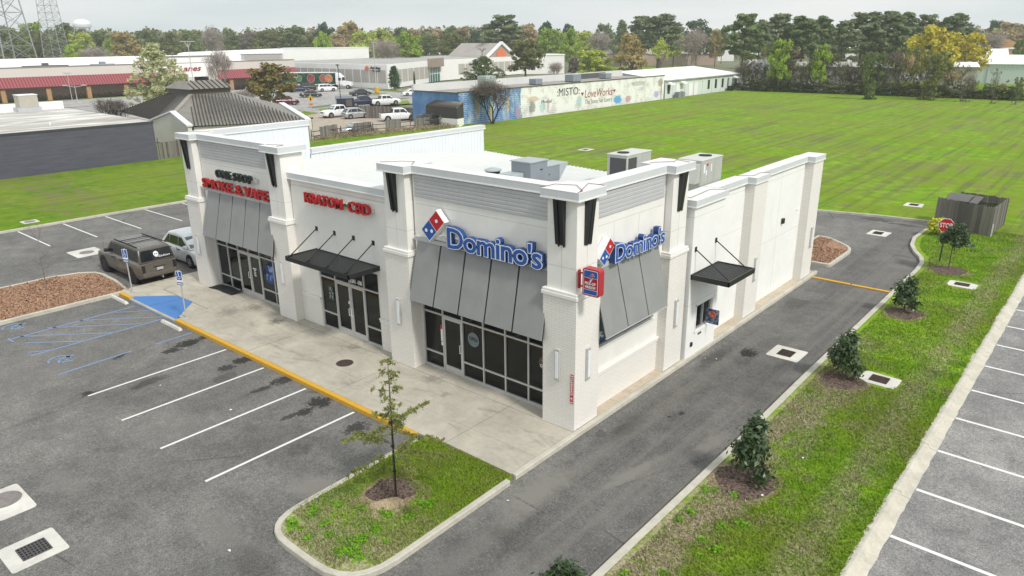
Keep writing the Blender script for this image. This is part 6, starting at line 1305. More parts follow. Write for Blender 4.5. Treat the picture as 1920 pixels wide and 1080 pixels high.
# ============================================================ BACKGROUND BUILDINGS
def frame_thing(name, label, A, B, cat='building', z=-.2, group=None):
    """local +x runs along the facade from A to B, local -y faces the viewer"""
    A, B = Vector((*A, 0)), Vector((*B, 0)); d = B-A
    return thing(name, label, cat, (A.x, A.y, z), math.atan2(d.y, d.x), group), d.length
WALLW = vary('far_white_wall', (.86, .85, .83), .04, .3, .8); WALLC = vary('far_cream_wall', (.62, .58, .53), .05, .3, .8); WALLT = vary('far_tan_panel', (.42, .39, .36), .05, .5, .8); WALLG = vary('far_grey_wall', (.48, .50, .52), .06, .4, .6)
ROOFW = vary('far_white_roof', (.86, .86, .84), .06, .2, .7); ROOFG = vary('far_grey_roof', (.40, .39, .37), .2, .15, .9); ROOFD = vary('far_dark_roof', (.10, .10, .10), .3, .3, .9)
# ---- dark slate building on the left
m = M('slate_paint', .7, 0, .2); q = m.co(); n = m.noise(m.map(q, (.4, .4, 5)), 1, 4, .7); m.color(m.ramp(n, [(.3, (.075, .075, .10)), (.7, (.115, .115, .145))])); SLATE = m.m
m = M('stained_white_roof', .8, 0, .2); q = m.co(); n = m.noise(m.map(q, (.12, .5, 1)), 1, 5, .65, 1.0); m.color(m.ramp(n, [(.32, (.34, .31, .27)), (.5, (.50, .48, .44)), (.66, (.78, .78, .75))])); STAINR = m.m
b = thing('slate_building', 'long windowless dark slate grey building with a stained white flat roof', 'building', (-66.5, 17.9, -.3), R(90-2.5))
MB().box(-60, 0, 0, 0, 26, 4.15).build('wall', SLATE, b); MB().box(-60.05, -.05, 4.0, .05, .0, 4.22).box(0, -.05, 4.0, .05, 26.05, 4.22).build('fascia', flat('slate_trim', (.055, .055, .065), .5), b)
MB().box(-60, .02, 4.155, -.02, 26, 4.20).build('roof', STAINR, b)
MB().box(-60, 25.6, 4.2, -.5, 26, 5.1).build('parapet', ROOFW, b)
rt_ = MB()
for x, y in ((-8, 5), (-14, 9), (-20, 6), (-11, 16), (-25, 14)): rt_.tube((x, y, 4.2), (x, y, 4.5), .09, n=8)
rt_.build('vent_pipe', SWHITE, b)
t = thing('rooftop_unit', 'square tan rooftop box on the slate building roof', 'air conditioner', (*G(53, 207, 4.0), 3.9), R(-2.5)); TANB = vary('tan_metal', (.46, .43, .37), .1, 1, .6); MB().box(-1, -1, .5, 1, 1, 1.9).build('cabinet', TANB, t, bevel=.02); MB().box(-1.05, -1.05, 1.9, 1.05, 1.05, 1.97).build('lid', ROOFW, t); MB().box(-1.1, -1.3, .0, 1.1, 1.2, .5).build('curb', WALLG, t)
# ---- brown hip roof building
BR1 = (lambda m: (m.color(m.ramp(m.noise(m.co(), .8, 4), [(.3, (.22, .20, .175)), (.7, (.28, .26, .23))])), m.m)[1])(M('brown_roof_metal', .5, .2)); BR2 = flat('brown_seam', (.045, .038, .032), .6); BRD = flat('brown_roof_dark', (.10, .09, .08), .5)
b = thing('hip_roof_building', 'cream building with a big brown standing seam hip roof and a roof lantern', 'building', (0, 0, 0))
def v3(u, v, d): p = AT(u, v, d); return Vector((p.x, p.y, p.z))
def plane_ribs(mb, P, nrib, e0, e1):
    """ribs parallel to the slope on polygon P=(eave a, eave b, ridge b, ridge a)"""
    a, b_, c, d_ = P; mb.mat(0).face(a, b_, c, d_)
    nn = (b_-a).cross(d_-a).normalized(); nn = nn if nn.z > 0 else -nn; ed = (b_-a).normalized(); sl = ed.cross(nn); sl = sl if sl.z > 0 else -sl
    mb.mat(1); L_ = (b_-a).length
    H = (d_-a).dot(sl); s0, s1 = (d_-a).dot(ed), (c-a).dot(ed)
    for i in range(1, nrib):
        s_ = L_*i/nrib
        if s_ < s0: t_ = H*s_/max(s0, .01)
        elif s_ > s1: t_ = H*(L_-s_)/max(L_-s1, .01)
        else: t_ = H
        if t_ > .3: mb.bar(a+ed*s_+nn*.05, a+ed*s_+sl*t_+nn*.05, .11, .1, nn)
EL, ER, RR, RL = Vector((-73.2, 25.2, 2.3)), Vector((-67.6, 37.2, 2.2)), Vector((-81, 35.0, 5.3)), Vector((-81, 29.6, 5.3)); CA = Vector((-78, 25.7, 3.5)); WL = Vector((-83.5, 25.6, 2.3)); WB = Vector((*G(222, 209, 2.5), 2.5)); BR_ = Vector((*G(528, 196, 3.4), 3.4)); LB_ = Vector((-87, 29.6, 5.3))
mb = MB(); plane_ribs(mb, (EL, ER, RR, RL), 34, 0, 0); mb.mat(0).face(EL, RL, CA).face(ER, BR_, RR); mb.build('roof_slope', [BR1, BR2], b)
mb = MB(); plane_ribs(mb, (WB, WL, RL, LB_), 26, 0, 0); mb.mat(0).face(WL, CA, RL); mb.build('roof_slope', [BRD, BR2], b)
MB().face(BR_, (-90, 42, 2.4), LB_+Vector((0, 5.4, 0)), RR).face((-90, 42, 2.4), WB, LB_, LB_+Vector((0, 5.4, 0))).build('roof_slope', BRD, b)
mb = MB(); mb.bar(CA, RL, .55, .2); mb.build('hip_cap', vary('brown_cap', (.30, .28, .25), .1, 1, .5), b)
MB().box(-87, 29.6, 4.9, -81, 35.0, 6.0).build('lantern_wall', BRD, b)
mb = MB(); p = [Vector((-80.5, 29.2, 5.95)), Vector((-80.5, 35.4, 5.95)), Vector((-82.6, 34.6, 6.9)), Vector((-82.6, 30.2, 6.9))]; plane_ribs(mb, p, 9, 0, 0); mb.mat(0).face(Vector((-87.4, 29.2, 5.95)), p[0], p[3], Vector((-85, 30.2, 6.9))); mb.build('lantern_roof', [BR1, BR2], b)
CRW = vary('cream_wall', (.66, .65, .57), .05, .5, .8)
mb = MB(); mb.prism([(-83.4, 25.9), (-78, 26.0), (-73.4, 25.6), (-68.4, 36.6), (-86, 36.6)], -.3, 2.15).build('wall', CRW, b)
mb = MB(); mb.hexa([(-83.6, 25.3, -.3), (-78, 25.3, -.3), (-78, 25.8, -.3), (-83.6, 25.8, -.3)], [(-83.6, 25.3, 2.3), (-78, 25.3, 3.6), (-78, 25.8, 3.6), (-83.6, 25.8, 2.3)]); mb.hexa([(-78, 25.3, -.3), (-72.9, 24.6, -.3), (-72.9, 25.1, -.3), (-78, 25.8, -.3)], [(-78, 25.3, 3.6), (-72.9, 24.6, 2.3), (-72.9, 25.1, 2.3), (-78, 25.8, 3.6)]); mb.build('gable_wall', CRW, b)
for a, c_ in (((-83.7, 25.5, 2.4), (-78, 25.5, 3.7)), ((-78, 25.5, 3.7), (-72.7, 24.8, 2.4)), (tuple(BR_+Vector((0, 0, .2))), tuple(ER+Vector((.3, 0, .2))))): mb = MB(); mb.bar(a, c_, .7, .18); mb.build('white_coping', SWHITE, b)
MB().extr([(-67.3, 37.3, -.3), tuple(ER+Vector((.3, 0, .15))), tuple(BR_+Vector((0, .2, .15))), (BR_.x, BR_.y+.2, -.3)], (.2, .3, 0)).build('wing_wall', CRW, b)
t = thing('wooden_fence', 'short weathered wooden fence between the slate and cream buildings', 'fence', (-67, 18.5, -.05)); plank_run('panel', (0, 0), (-.5, 7), 1.7, WOODB, t, seed=9); MB().tube((0, -.2, 0), (0, -.2, 2.2), .04, n=6).build('post', STEEL_G, t)
# ---- painted brick building (mural wall faces +x)
m = M('painted_brick_wall', .85, 0, .15); q = m.co(); x, y, z = m.sep(q)   # local: x along the wall (s), z up
br = m.n('ShaderNodeTexBrick'); m.put(br.inputs['Vector'], m.comb(x, z, 0)); br.inputs['Color1'].default_value = (.76, .755, .73, 1); br.inputs['Color2'].default_value = (.68, .67, .64, 1); br.inputs['Mortar'].default_value = (.38, .37, .34, 1); br.inputs['Scale'].default_value = 1; br.inputs['Brick Width'].default_value = .8; br.inputs['Row Height'].default_value = .28; br.inputs['Mortar Size'].default_value = .03
n = m.noise(q, .5, 5, .7); col = m.mix(m.step(n, .38, .54), br.outputs[0], (.82, .82, .80)); n2 = m.noise(m.map(q, (1.2, 1, .25)), 1, 5, .7); col = m.mix(m.math('MULTIPLY', m.step(n2, .58, .72), .45), col, (.28, .26, .23))
bl = m.ramp(m.noise(m.map(q, (.9, 1, .5)), 1, 5, .7), [(.36, (.05, .15, .37)), (.48, (.11, .25, .50)), (.58, (.28, .40, .56)), (.68, (.50, .53, .52))]); edge_ = m.math('ADD', x, m.math('MULTIPLY', m.noise(q, .8, 3), 2.0))
col = m.mix(m.math('MULTIPLY', m.math('LESS_THAN', edge_, 14.2), m.math('SUBTRACT', 1, m.math('MULTIPLY', br.outputs[1], .5))), col, bl)
def blob(col, cx, cz, rx, rz_, c, k=.9):
    v = m.n('ShaderNodeVectorMath', operation='SUBTRACT'); m.put(v.inputs[0], m.map(q, (1, 0, 1))); v.inputs[1].default_value = (cx, 0, cz); w_ = m.map(v.outputs[0], (1/rx, 0, 1/rz_)); ln = m.n('ShaderNodeVectorMath', operation='LENGTH'); m.put(ln.inputs[0], w_)
    dd = m.math('ADD', ln.outputs['Value'], m.math('MULTIPLY', m.math('SUBTRACT', m.noise(q, 2.5, 4, .7), .5), 1.6)); return m.mix(m.math('MULTIPLY', m.math('SUBTRACT', 1, m.step(dd, .7, 1.0)), k), col, c)
for a in ((3.5, 2.4, .35, 1.3, (.55, .30, .10)), (6.5, 1.6, .4, 1.6, (.5, .42, .2)), (10.2, 2.3, .4, 1.4, (.55, .45, .25)), (12.5, 1.0, .7, 1.0, (.4, .3, .35)), (16.2, 2.7, 1.6, .5, (.55, .36, .20), .6), (16, 1.5, .9, 1.1, (.12, .14, .15), .7), (18.5, 1.3, .8, 1.0, (.30, .55, .55), .6), (20, 1.6, .4, 1.3, (.5, .3, .42), .6), (28.4, 1.5, .9, 1.0, (.30, .50, .50), .6), (40.2, 1.1, 1.5, .85, (.10, .38, .68), .95), (43.6, 1.0, 1.0, .7, (.50, .25, .30), .75), (53.6, 1.2, .95, .75, (.40, .36, .72), .85), (47, 3.6, 2.6, .5, (.25, .24, .22), .5), (55, 3.4, 1.0, .9, (.25, .20, .15), .7), (55.4, 1.6, .25, 2.2, (.28, .22, .16), .8)): col = blob(col, *a)
m.color(col); MURAL = m.m
MY0 = 59.8; b = thing('painted_brick_building', 'long low flat-roofed brick building with blue and white graffiti walls', 'building', (-63.2, MY0, -.2), R(90-1.0)); LB = 56.4
MB().box(0, 0, 0, LB, .3, 4.6).build('mural_wall', MURAL, b); 
BLW = (lambda m: (m.color(m.ramp(m.noise(m.co(), .6, 4), [(.35, (.08, .19, .40)), (.65, (.15, .29, .50))])), m.m)[1])(M('blue_wall', .8)); MB().box(0, .3, 0, .3, 9.8, 4.5).build('end_wall', BLW, b); MB().box(LB-.3, .3, 0, LB, 9.8, 4.3).build('end_wall', WALLW, b); MB().box(0, 9.8, 0, LB, 10.2, 4.2).build('rear_wall', BLW, b)
MB().box(.3, .3, 4.2, LB-.3, 9.8, 4.35).build('roof', vary('membrane_roof', (.34, .32, .30), .35, .25, .9), b); MB().box(-.1, -.08, 4.6, LB+.1, .35, 4.72).box(-.1, .35, 4.5, .3, 9.8, 4.62).build('parapet_cap', flat('roof_edge', (.10, .09, .085), .7), b)
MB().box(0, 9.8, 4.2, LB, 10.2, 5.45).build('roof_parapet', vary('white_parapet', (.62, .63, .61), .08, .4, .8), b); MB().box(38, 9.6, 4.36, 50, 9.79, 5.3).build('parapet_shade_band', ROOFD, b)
tt = MB(); BLKT = flat('graffiti_black', (.03, .028, .028), .8); REDT = flat('graffiti_red', (.30, .03, .03), .8)
put_text(tt, ':MISTO:', (22.3, -.012, 2.72), (1, 0, 0), (0, 0, 1), 6.2, 1.25, .01, .0); put_text(tt, 'The Store For Lovers', (30.1, -.012, .95), (1, 0, 0), (0, 0, 1), 8.2, .78, .01, -.01); put_text(tt, 'Mutual', (18.3, -.012, 1.9), (1, 0, 0), (0, 0, 1), 2.6, .5, .01, 0); tt.build('graffiti_lettering', BLKT, b)
tt = MB(); put_text(tt, 'LoveWorks', (30.0, -.012, 2.02), (1, 0, 0), (0, 0, 1), 8.4, 1.35, .01, .0, shear=.15)
for cx in (29.3, 39.0): tt.extr([(cx+.28*math.copysign(abs(math.sin(a))**3, math.sin(a))*1.3, -.003, 2.75+.34*(13*math.cos(a)-5*math.cos(2*a)-2*math.cos(3*a)-math.cos(4*a))/16) for a in [k*2*math.pi/20 for k in range(20)]], (0, -.01, 0))
tt.build('graffiti_lettering', REDT, b)
for i, (x, y, w_, h) in enumerate([(12.5, 6.5, 2.3, 1.9), (23.5, 5.5, 1.8, 1.0), (33.5, 5.2, 2.3, 1.3), (45.5, 6.5, 1.9, 1.0)]):
    t = thing('rooftop_unit', ['large pale green rooftop box near the bare tree', 'small grey rooftop box over the white wall, left one', 'grey pair of rooftop boxes over the red script lettering', 'small grey rooftop box near the white metal roof'][i], 'air conditioner', b.matrix_basis @ Vector((x, y, 4.35)), R(89)); MB().box(-w_/2, -w_/2.4, .15, w_/2, w_/2.4, h).build('cabinet', [vary('green_unit', (.36, .42, .38), .1, 1, .6), GREYU][min(i, 1)], t, bevel=.03); MB().box(-w_/2.1, -w_/2.6, 0, w_/2.1, w_/2.6, .15).build('curb', ROOFD, t)
# lean-to shed in front of the blue wall
def onY(u, v, y): d_ = ray(u, v); return CAM+d_*((y-CAM.y)/d_.y)
q4 = [onY(797, 197, 57.6), onY(857, 203, 57.6), onY(869, 191, 59.5), onY(815, 188, 59.5)]; o0 = Vector((q4[1].x, q4[1].y, -.2)); q4 = [p_-o0 for p_ in q4]
t = thing('lean_to_shed', 'small dark lean-to shed with a ribbed roof against the blue wall', 'shed', tuple(o0))
mb = MB(); plane_ribs(mb, tuple(q4), 20, 0, 0); mb.build('roof', [BR1, BR2], t)
def lo(p_, z_): return Vector((p_.x, p_.y, z_))
MB().hexa([lo(p_*.985, 1.25) for p_ in q4], [p_*.985-Vector((0, 0, .02)) for p_ in q4]).build('upper_wall', flat('shed_dark', (.06, .055, .052), .7), t); MB().hexa([lo(p_*.97, -.1) for p_ in q4], [lo(p_*.97, 1.25) for p_ in q4]).build('wall', WALLW, t)
# ---- white metal building beyond
WM = (lambda m: (m.color(m.mix(m.step(m.math('PINGPONG', m.sep(m.co())[0], .15), .01, .03), (.58, .64, .62), (.74, .79, .77))), m.m)[1])(M('pale_metal_siding', .5, .1)); b = thing('white_metal_building', 'long white metal building with a low gable roof at the end of the field', 'building', (-62.7, 117.5, -.2), R(89.5)); LW_ = 34
MB().box(0, 0, 0, LW_, 24, 3.7).build('wall', WM, b); mb = MB(); mb.face((-.3, -.3, 3.65), (LW_+.3, -.3, 3.65), (LW_+.3, 12, 5.1), (-.3, 12, 5.1)).face((-.3, 12, 5.1), (LW_+.3, 12, 5.1), (LW_+.3, 24.3, 3.6), (-.3, 24.3, 3.6)); mb.build('roof', ROOFW, b)
MB().face((0, 0, 3.65), (0, 12, 5.08), (0, 24, 3.65)).face((LW_, 0, 3.65), (LW_, 24, 3.65), (LW_, 12, 5.08)).build('gable', WM, b)
MB().box(-.3, -.42, 3.5, LW_+.3, -.3, 3.68).build('gutter', flat('gutter_grey', (.42, .45, .45), .5), b)
for x in (1.0, 18.3, 21.7, 25.0, 27.9, 31.8): w_ = MB().box(x, -.06, 1.0, x+.9, -.02, 2.9).build('window', flat('window_dark', (.03, .04, .035), .3) if 'window_dark' not in bpy.data.materials else bpy.data.materials['window_dark'], b)
for x in (4.5, 9.8, 12.0): MB().box(x, -.07, 0, x+1.7, -.02, 2.6).build('door', WALLW, b)
for x in (0, 3.2, 8.0, 12.0, 15.8, 20.2, 24.5, 28.4, 33.8): MB().box(x-.08, -.14, 0, x+.08, -.02, 3.6).build('downpipe', SWHITE, b)
for x in (.6, 5.8, 30.2): MB().hexa([(x, -1.1, 2.75), (x+1.6, -1.1, 2.75), (x+1.6, -.05, 2.75), (x, -.05, 2.75)], [(x, -1.1, 2.82), (x+1.6, -1.1, 2.82), (x+1.6, -.05, 3.25), (x, -.05, 3.25)]).build('door_hood', ROOFW, b)
for i, (x, n_) in enumerate(((3.6, 2), (27.5, 1))):
    for k in range(n_):
        t = thing('ground_unit', ['left one of the pair of grey air conditioners beside the white metal building', 'right one of the pair of grey air conditioners beside the white metal building', 'dark air conditioner under the windows of the white metal building'][i*2+k], 'air conditioner', b.matrix_basis @ Vector((x+k*1.5, -1.0, 0)), R(89)); MB().box(-.6, -.5, 0, .6, .5, 1.2).build('cabinet', GREYU if i == 0 else BLACKM, t, bevel=.03); MB().tube((0, 0, 1.2), (0, 0, 1.25), .4, n=14).build('fan', BLACKM, t)
b = thing('grey_shop', 'grey building with a curved front gable behind the hedge end', 'building', (-66, 160, -.2), R(15)); MB().box(0, 0, 0, 9, 12, 4.0).build('wall', vary('shop_grey', (.42, .41, .38), .1, .5, .7), b); MB().box(-.2, -.2, 4.0, 9.2, 12.2, 4.15).build('roof', ROOFG, b)
mb = MB(); mb.extr([(1.5, 5, 4.15), (7, 5, 4.15), (7, 5, 5.3)]+[(4.25+2.75*math.cos(a), 5, 5.3+.9*math.sin(a)) for a in (.4, .8, 1.2, 1.57, 1.9, 2.3, 2.7)]+[(1.5, 5, 5.3)], (0, .3, 0)); mb.build('curved_gable', WALLG, b)
# ---- strip mall with red canopy
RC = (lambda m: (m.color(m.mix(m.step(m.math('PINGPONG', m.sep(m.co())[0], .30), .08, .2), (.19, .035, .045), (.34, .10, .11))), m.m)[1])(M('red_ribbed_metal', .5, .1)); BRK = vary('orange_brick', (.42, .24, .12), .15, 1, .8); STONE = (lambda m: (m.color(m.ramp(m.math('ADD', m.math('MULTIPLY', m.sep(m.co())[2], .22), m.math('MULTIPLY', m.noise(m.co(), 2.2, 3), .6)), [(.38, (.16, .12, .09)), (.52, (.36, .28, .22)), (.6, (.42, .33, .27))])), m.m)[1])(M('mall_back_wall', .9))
A, B = (-176.5, 0), (-167.8, 104); b, LL = frame_thing('strip_mall', 'long strip mall with a red ribbed canopy on orange brick piers', A, B)
x0 = -30
for (a, c_) in ((x0, 67), (82, LL)):
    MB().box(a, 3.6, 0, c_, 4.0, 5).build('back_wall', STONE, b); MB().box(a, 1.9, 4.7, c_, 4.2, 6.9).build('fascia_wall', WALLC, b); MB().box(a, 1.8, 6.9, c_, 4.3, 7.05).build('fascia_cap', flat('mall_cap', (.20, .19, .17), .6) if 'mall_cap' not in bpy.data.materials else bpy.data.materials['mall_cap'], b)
    mb = MB(); mb.face((a, -.4, 2.9), (c_, -.4, 2.9), (c_, 1.9, 5.0), (a, 1.9, 5.0)); mb.face((a, -.4, 2.9), (a, 1.9, 5.0), (a, 1.9, 2.9)).face((c_, -.4, 2.9), (c_, 1.9, 2.9), (c_, 1.9, 5.0)); mb.build('red_canopy', RC, b); MB().box(a, -.45, 2.65, c_, -.3, 2.92).build('canopy_edge', flat('canopy_edge', (.06, .012, .015), .6) if 'canopy_edge' not in bpy.data.materials else bpy.data.materials['canopy_edge'], b)
MB().box(x0, 4.0, 0, LL, 34, 6.3).build('rear_hall', WALLW, b); MB().box(x0, 34, 6.3, LL, 34.5, 8.3).build('rear_parapet', WALLW, b); MB().box(x0, 4.2, 6.3, LL, 34, 6.45).build('roof', ROOFW, b)
for x in [-28, -20, -12, -4, 4, 12, 20, 28, 35.0, 43.5, 51.5, 59.5, 67.0, 85, 90.5, 97.5, 104]: MB().box(x-.45, -.2, 0, x+.45, .7, 3.0).build('pier', BRK, b)
MB().box(28.6, 3.5, 0, 31.2, 3.6, 3.0).build('shop_window', GLASS, b); MB().box(96, 3.5, 0, 101, 3.6, 2.8).build('shop_window', GLASS, b)
MB().box(67, 1.0, 3.6, 82, 4.5, 8.4).build('sign_wall', WALLW, b); MB().box(67, .8, 8.4, 82, 4.7, 8.6).box(67, .95, 6.9, 82, 1.0, 7.0).build('sign_wall_cap', bpy.data.materials['mall_cap'], b)
MB().hexa([(80.0, .8, 0), (83.1, .8, 0), (83.1, 1.3, 0), (80.0, 1.3, 0)], [(79.4, .8, 6), (81, .8, 6), (81, 1.3, 6), (79.4, 1.3, 6)]).build('sign_pier', WALLC, b); MB().box(74.5, .8, 0, 76, 1.3, 3.6).build('sign_pier', WALLC, b); MB().box(67, 3.3, 0, 82, 3.6, 3.6).build('dark_entry', DARK, b)
tt = MB(); put_text(tt, 'ana Lanes', (68.6, .98, 5.0), (1, 0, 0), (0, 0, 1), 9.5, 1.3, .12, .01, shear=.35); tt.build('lettering', REDT, b)
for i, x in enumerate((46, 58)): 
    t = thing('rooftop_unit', ['low brown heap of rooftop ducts on the mall', 'pair of grey rooftop boxes on the mall'][i], 'air conditioner', b.matrix_basis @ Vector((x, 9, 6.45)), b.rotation_euler.z); MB().box(-4.5+i*2, -1, 0, 4.5-i*2, 1, .7).box(-.6, -.6, .7, .6, .6, 1.2).build('cabinet', [BRD, GREYU][i], t)
b, LL = frame_thing('grey_metal_hall', 'grey metal hall with a very low gable behind the mall', (-222, 97.5), (-206.5, 124.5)); MB().box(0, 0, 0, LL, 30, 8.0).build('wall', WALLG, b); mb = MB(); mb.hexa([(-.3, -.3, 8.0), (LL+.3, -.3, 8.0), (LL+.3, 30, 8.0), (-.3, 30, 8.0)], [(0, -.1, 8.5), (LL, -.1, 9.3), (LL, 30, 9.3), (0, 30, 8.5)]); mb.build('roof', ROOFW, b); MB().box(LL*.62, -.05, 4.5, LL*.98, 0, 7.6).build('panel', WALLT, b)
b, LL = frame_thing('white_box_hall', 'tall plain white box hall behind the furniture store', (-232.3, 140.3), (-213.8, 165.9)); MB().box(0, 0, 0, LL, 30, 9.1).build('wall', ROOFW, b); MB().box(-.1, -.1, 9.1, LL+.1, 30, 9.3).build('coping', SWHITE, b)
# ---- furniture store
PT = vary('store_panel', (.46, .43, .395), .05, .5, .8); b = thing('furniture_store', 'white furniture store with tan wall panels, a glass entrance and a gabled porch', 'building', (0, 0, -.2))
Pq = [(-195, 109.5), (-136, 108.3), (-153.1, 143.1), (-160, 190), (-200, 190)]
mb = MB(); mb.prism(Pq, 0, 5.9); mb.build('wall', WALLW, b); MB().prism([(-194, 111), (-137.5, 109.5), (-154.3, 143.1), (-161, 189), (-199, 189)], 5.9, 5.96).build('roof', ROOFG, b)
def panels(a, c_, n, z0, z1, skip=()):
    a, c_ = Vector((*a, 0)), Vector((*c_, 0)); d_ = (c_-a)/n; nr = Vector((d_.y, -d_.x, 0)).normalized()
    for i in range(n):
        if i in skip: continue
        p0, p1 = a+d_*(i+.05), a+d_*(i+.95); MB().hexa([p0+nr*.03+Vector((0, 0, z0)), p1+nr*.03+Vector((0, 0, z0)), p1+Vector((0, 0, z0)), p0+Vector((0, 0, z0))], [p0+nr*.03+Vector((0, 0, z1)), p1+nr*.03+Vector((0, 0, z1)), p1+Vector((0, 0, z1)), p0+Vector((0, 0, z1))]).build('wall_panel', PT, b)
panels((-195, 109.5), (-136.4, 108.3), 17, 1.4, 4.6); panels((-136.6, 109.5), (-152.9, 142.8), 9, 1.3, 4.5, (7, 8)); panels((-153.4, 145), (-160, 190), 12, 1.3, 4.5, (0, 1, 5, 6))
ent, el = frame_thing('x', 'x', (-148.6, 134.0), (-152.4, 142.0)); bpy.data.objects.remove(ent)
a_, c_ = Vector((-148.9, 134.5, 0)), Vector((-153.0, 142.9, 0)); d_ = (c_-a_).normalized(); nr = Vector((d_.y, -d_.x, 0))
def fb(s0, s1, z0, z1, o0, o1): q = [a_+d_*s0+nr*o0, a_+d_*s1+nr*o0, a_+d_*s1+nr*o1, a_+d_*s0+nr*o1]; return [p_+Vector((0, 0, z0)) for p_ in q], [p_+Vector((0, 0, z1)) for p_ in q]
MB().hexa(*fb(-.3, 9.6, 4.2, 6.6, 0, 1.5)).build('entry_canopy', vary('entry_tan', (.33, .27, .22), .08, 1, .7), b); g_ = MB().hexa(*fb(.3, 9.0, 0, 4.2, -.0, .3)).build('entry_glass', (lambda m: (m.color((.04, .16, .13)), m.m)[1])(M('green_glass', .1)), b); mb = MB(); [mb.hexa(*fb(s_, s_+.14, 0, 4.2, .3, .42)) for s_ in (.3, 2.4, 4.5, 6.6, 8.8)]; mb.hexa(*fb(.3, 9, 2.2, 2.35, .3, .42)); mb.build('mullion', SWHITE, g_)
OR = flat('logo_orange', (.70, .17, .05), .5)
Pg = Vector(AT(940, 140, 262)); Pg.z = -.2; b2 = thing('store_porch', 'gabled tan porch with an orange house emblem on the furniture store', 'porch', (Pg.x, Pg.y, -.2), R(78)); WALLP = vary('porch_tan', (.36, .29, .24), .08, 1, .8)
mb = MB(); mb.extr([(-5.6, -.0, 0), (5.6, 0, 0), (5.6, 0, 6.2), (0, 0, 10.4), (-5.6, 0, 6.2)], (0, .6, 0)); mb.build('gable_wall', WALLP, b2); mb = MB(); mb.bar((-6.3, -.2, 5.9), (0, -.2, 10.6), .9, .8).bar((0, -.2, 10.6), (6.3, -.2, 5.9), .9, .8); mb.build('gable_trim', SWHITE, b2)
mb = MB(); plane_ribs(mb, (Vector((-6.2, 0, 6.0)), Vector((-6.2, 24, 6.0)), Vector((0, 24, 10.4)), Vector((0, 0, 10.4))), 24, 0, 0); mb.face(Vector((6.2, 0, 6.0)), Vector((0, 0, 10.4)), Vector((0, 24, 10.4)), Vector((6.2, 24, 6.0))); mb.build('roof', [vary('porch_roof', (.50, .47, .44), .15, .3, .6), vary('porch_seam', (.25, .22, .20), .1, 1, .6)], b2)
mb = MB(); mb.extr([(-1.7, -.05, 5.3), (1.7, -.05, 5.3), (1.9, -.05, 7.3), (0, -.05, 9.0), (-1.9, -.05, 7.3)], (0, -.15, 0)); mb.build('emblem', OR, b2); mb = MB(); mb.extr([(.2, -.22, 7.2), (.9, -.22, 6.6), (.5, -.22, 7.9), (0, -.22, 8.3)], (0, -.03, 0)); mb.build('emblem_mark', WALLP, b2); mb = MB(); put_text(mb, 'ASHLEY', (-2.1, -.1, 3.9), (1, 0, 0), (0, 0, 1), 4.2, 1.2, .1, .05); mb.build('lettering', SWHITE, b2)
tt = MB(); s0 = Vector((-142.6, 108.30, 4.55)); put_text(tt, 'Ashley', s0, (1, -.02, 0), (0, 0, 1), 4.3, .9, .1, .03); put_text(tt, 'HOMESTORE', s0+Vector((.9, 0, -.35)), (1, -.02, 0), (0, 0, 1), 3.2, .28, .1, .02); tt.build('lettering', SBLK, b); tt = MB(); tt.extr([(-144.6, 108.3, 4.5), (-143.1, 108.3, 4.5), (-143.1, 108.3, 5.1), (-143.85, 108.3, 5.6), (-144.6, 108.3, 5.1)], (0, -.12, 0)); tt.build('emblem', OR, b)
# ---- retail parking, roads and verges
def gs(name, px, z, mat): sheet(name, [G(u, v, z) for u, v in px], z, mat)
sheet('shop_parking_lot', [(-101, 20), (-101, 72), (-92, 105), (-120, 112), (-136, 107.5), (-167, 107), (-176.8, -30), (-120, -30)], -.20, ASPH3)
CONCL = concrete('lot_concrete', (.42, .36, .29), None, .2, .5)
sheet('fenced_lot', [(-67.5, 36), (-67.5, 59.5), (-88, 75), (-101, 72), (-101, 30)], -.16, CONCL)
gs('verge', [(556, 215), (575, 206), (640, 199.5), (640, 204), (580, 215), (560, 219)], -.15, FIELD); gs('verge', [(728, 192), (765, 188), (768, 194), (735, 197)], -.15, FIELD); gs('verge', [(560, 203), (640, 193), (760, 183), (768, 184.5), (640, 196), (560, 206)], -.15, FARG); gs('verge', [(690, 166), (720, 168.5), (760, 170), (755, 172.5), (700, 169)], -.15, FIELD); gs('verge', [(692, 174), (725, 175), (728, 177.5), (695, 176.5)], -.15, FIELD)
sheet('mall_verge', [(-172.2, 34), (-170.2, 70), (-168.5, 70), (-170.4, 30), (-175, -30), (-177, -30)], -.17, FIELD)
sheet('side_street', [G(u, v, -.14) for u, v in ((0, 208), (0, 199), (150, 189), (300, 178), (440, 176), (600, 206), (600, 212), (430, 190), (250, 195))], -.14, ASPH3)
mb = MB()
for u in range(640, 730, 8): a, c_ = G(u, 186), G(u+9, 189); line(a, c_, .15, -.14)
struct('shop_parking_lines', mb, WHITEP)
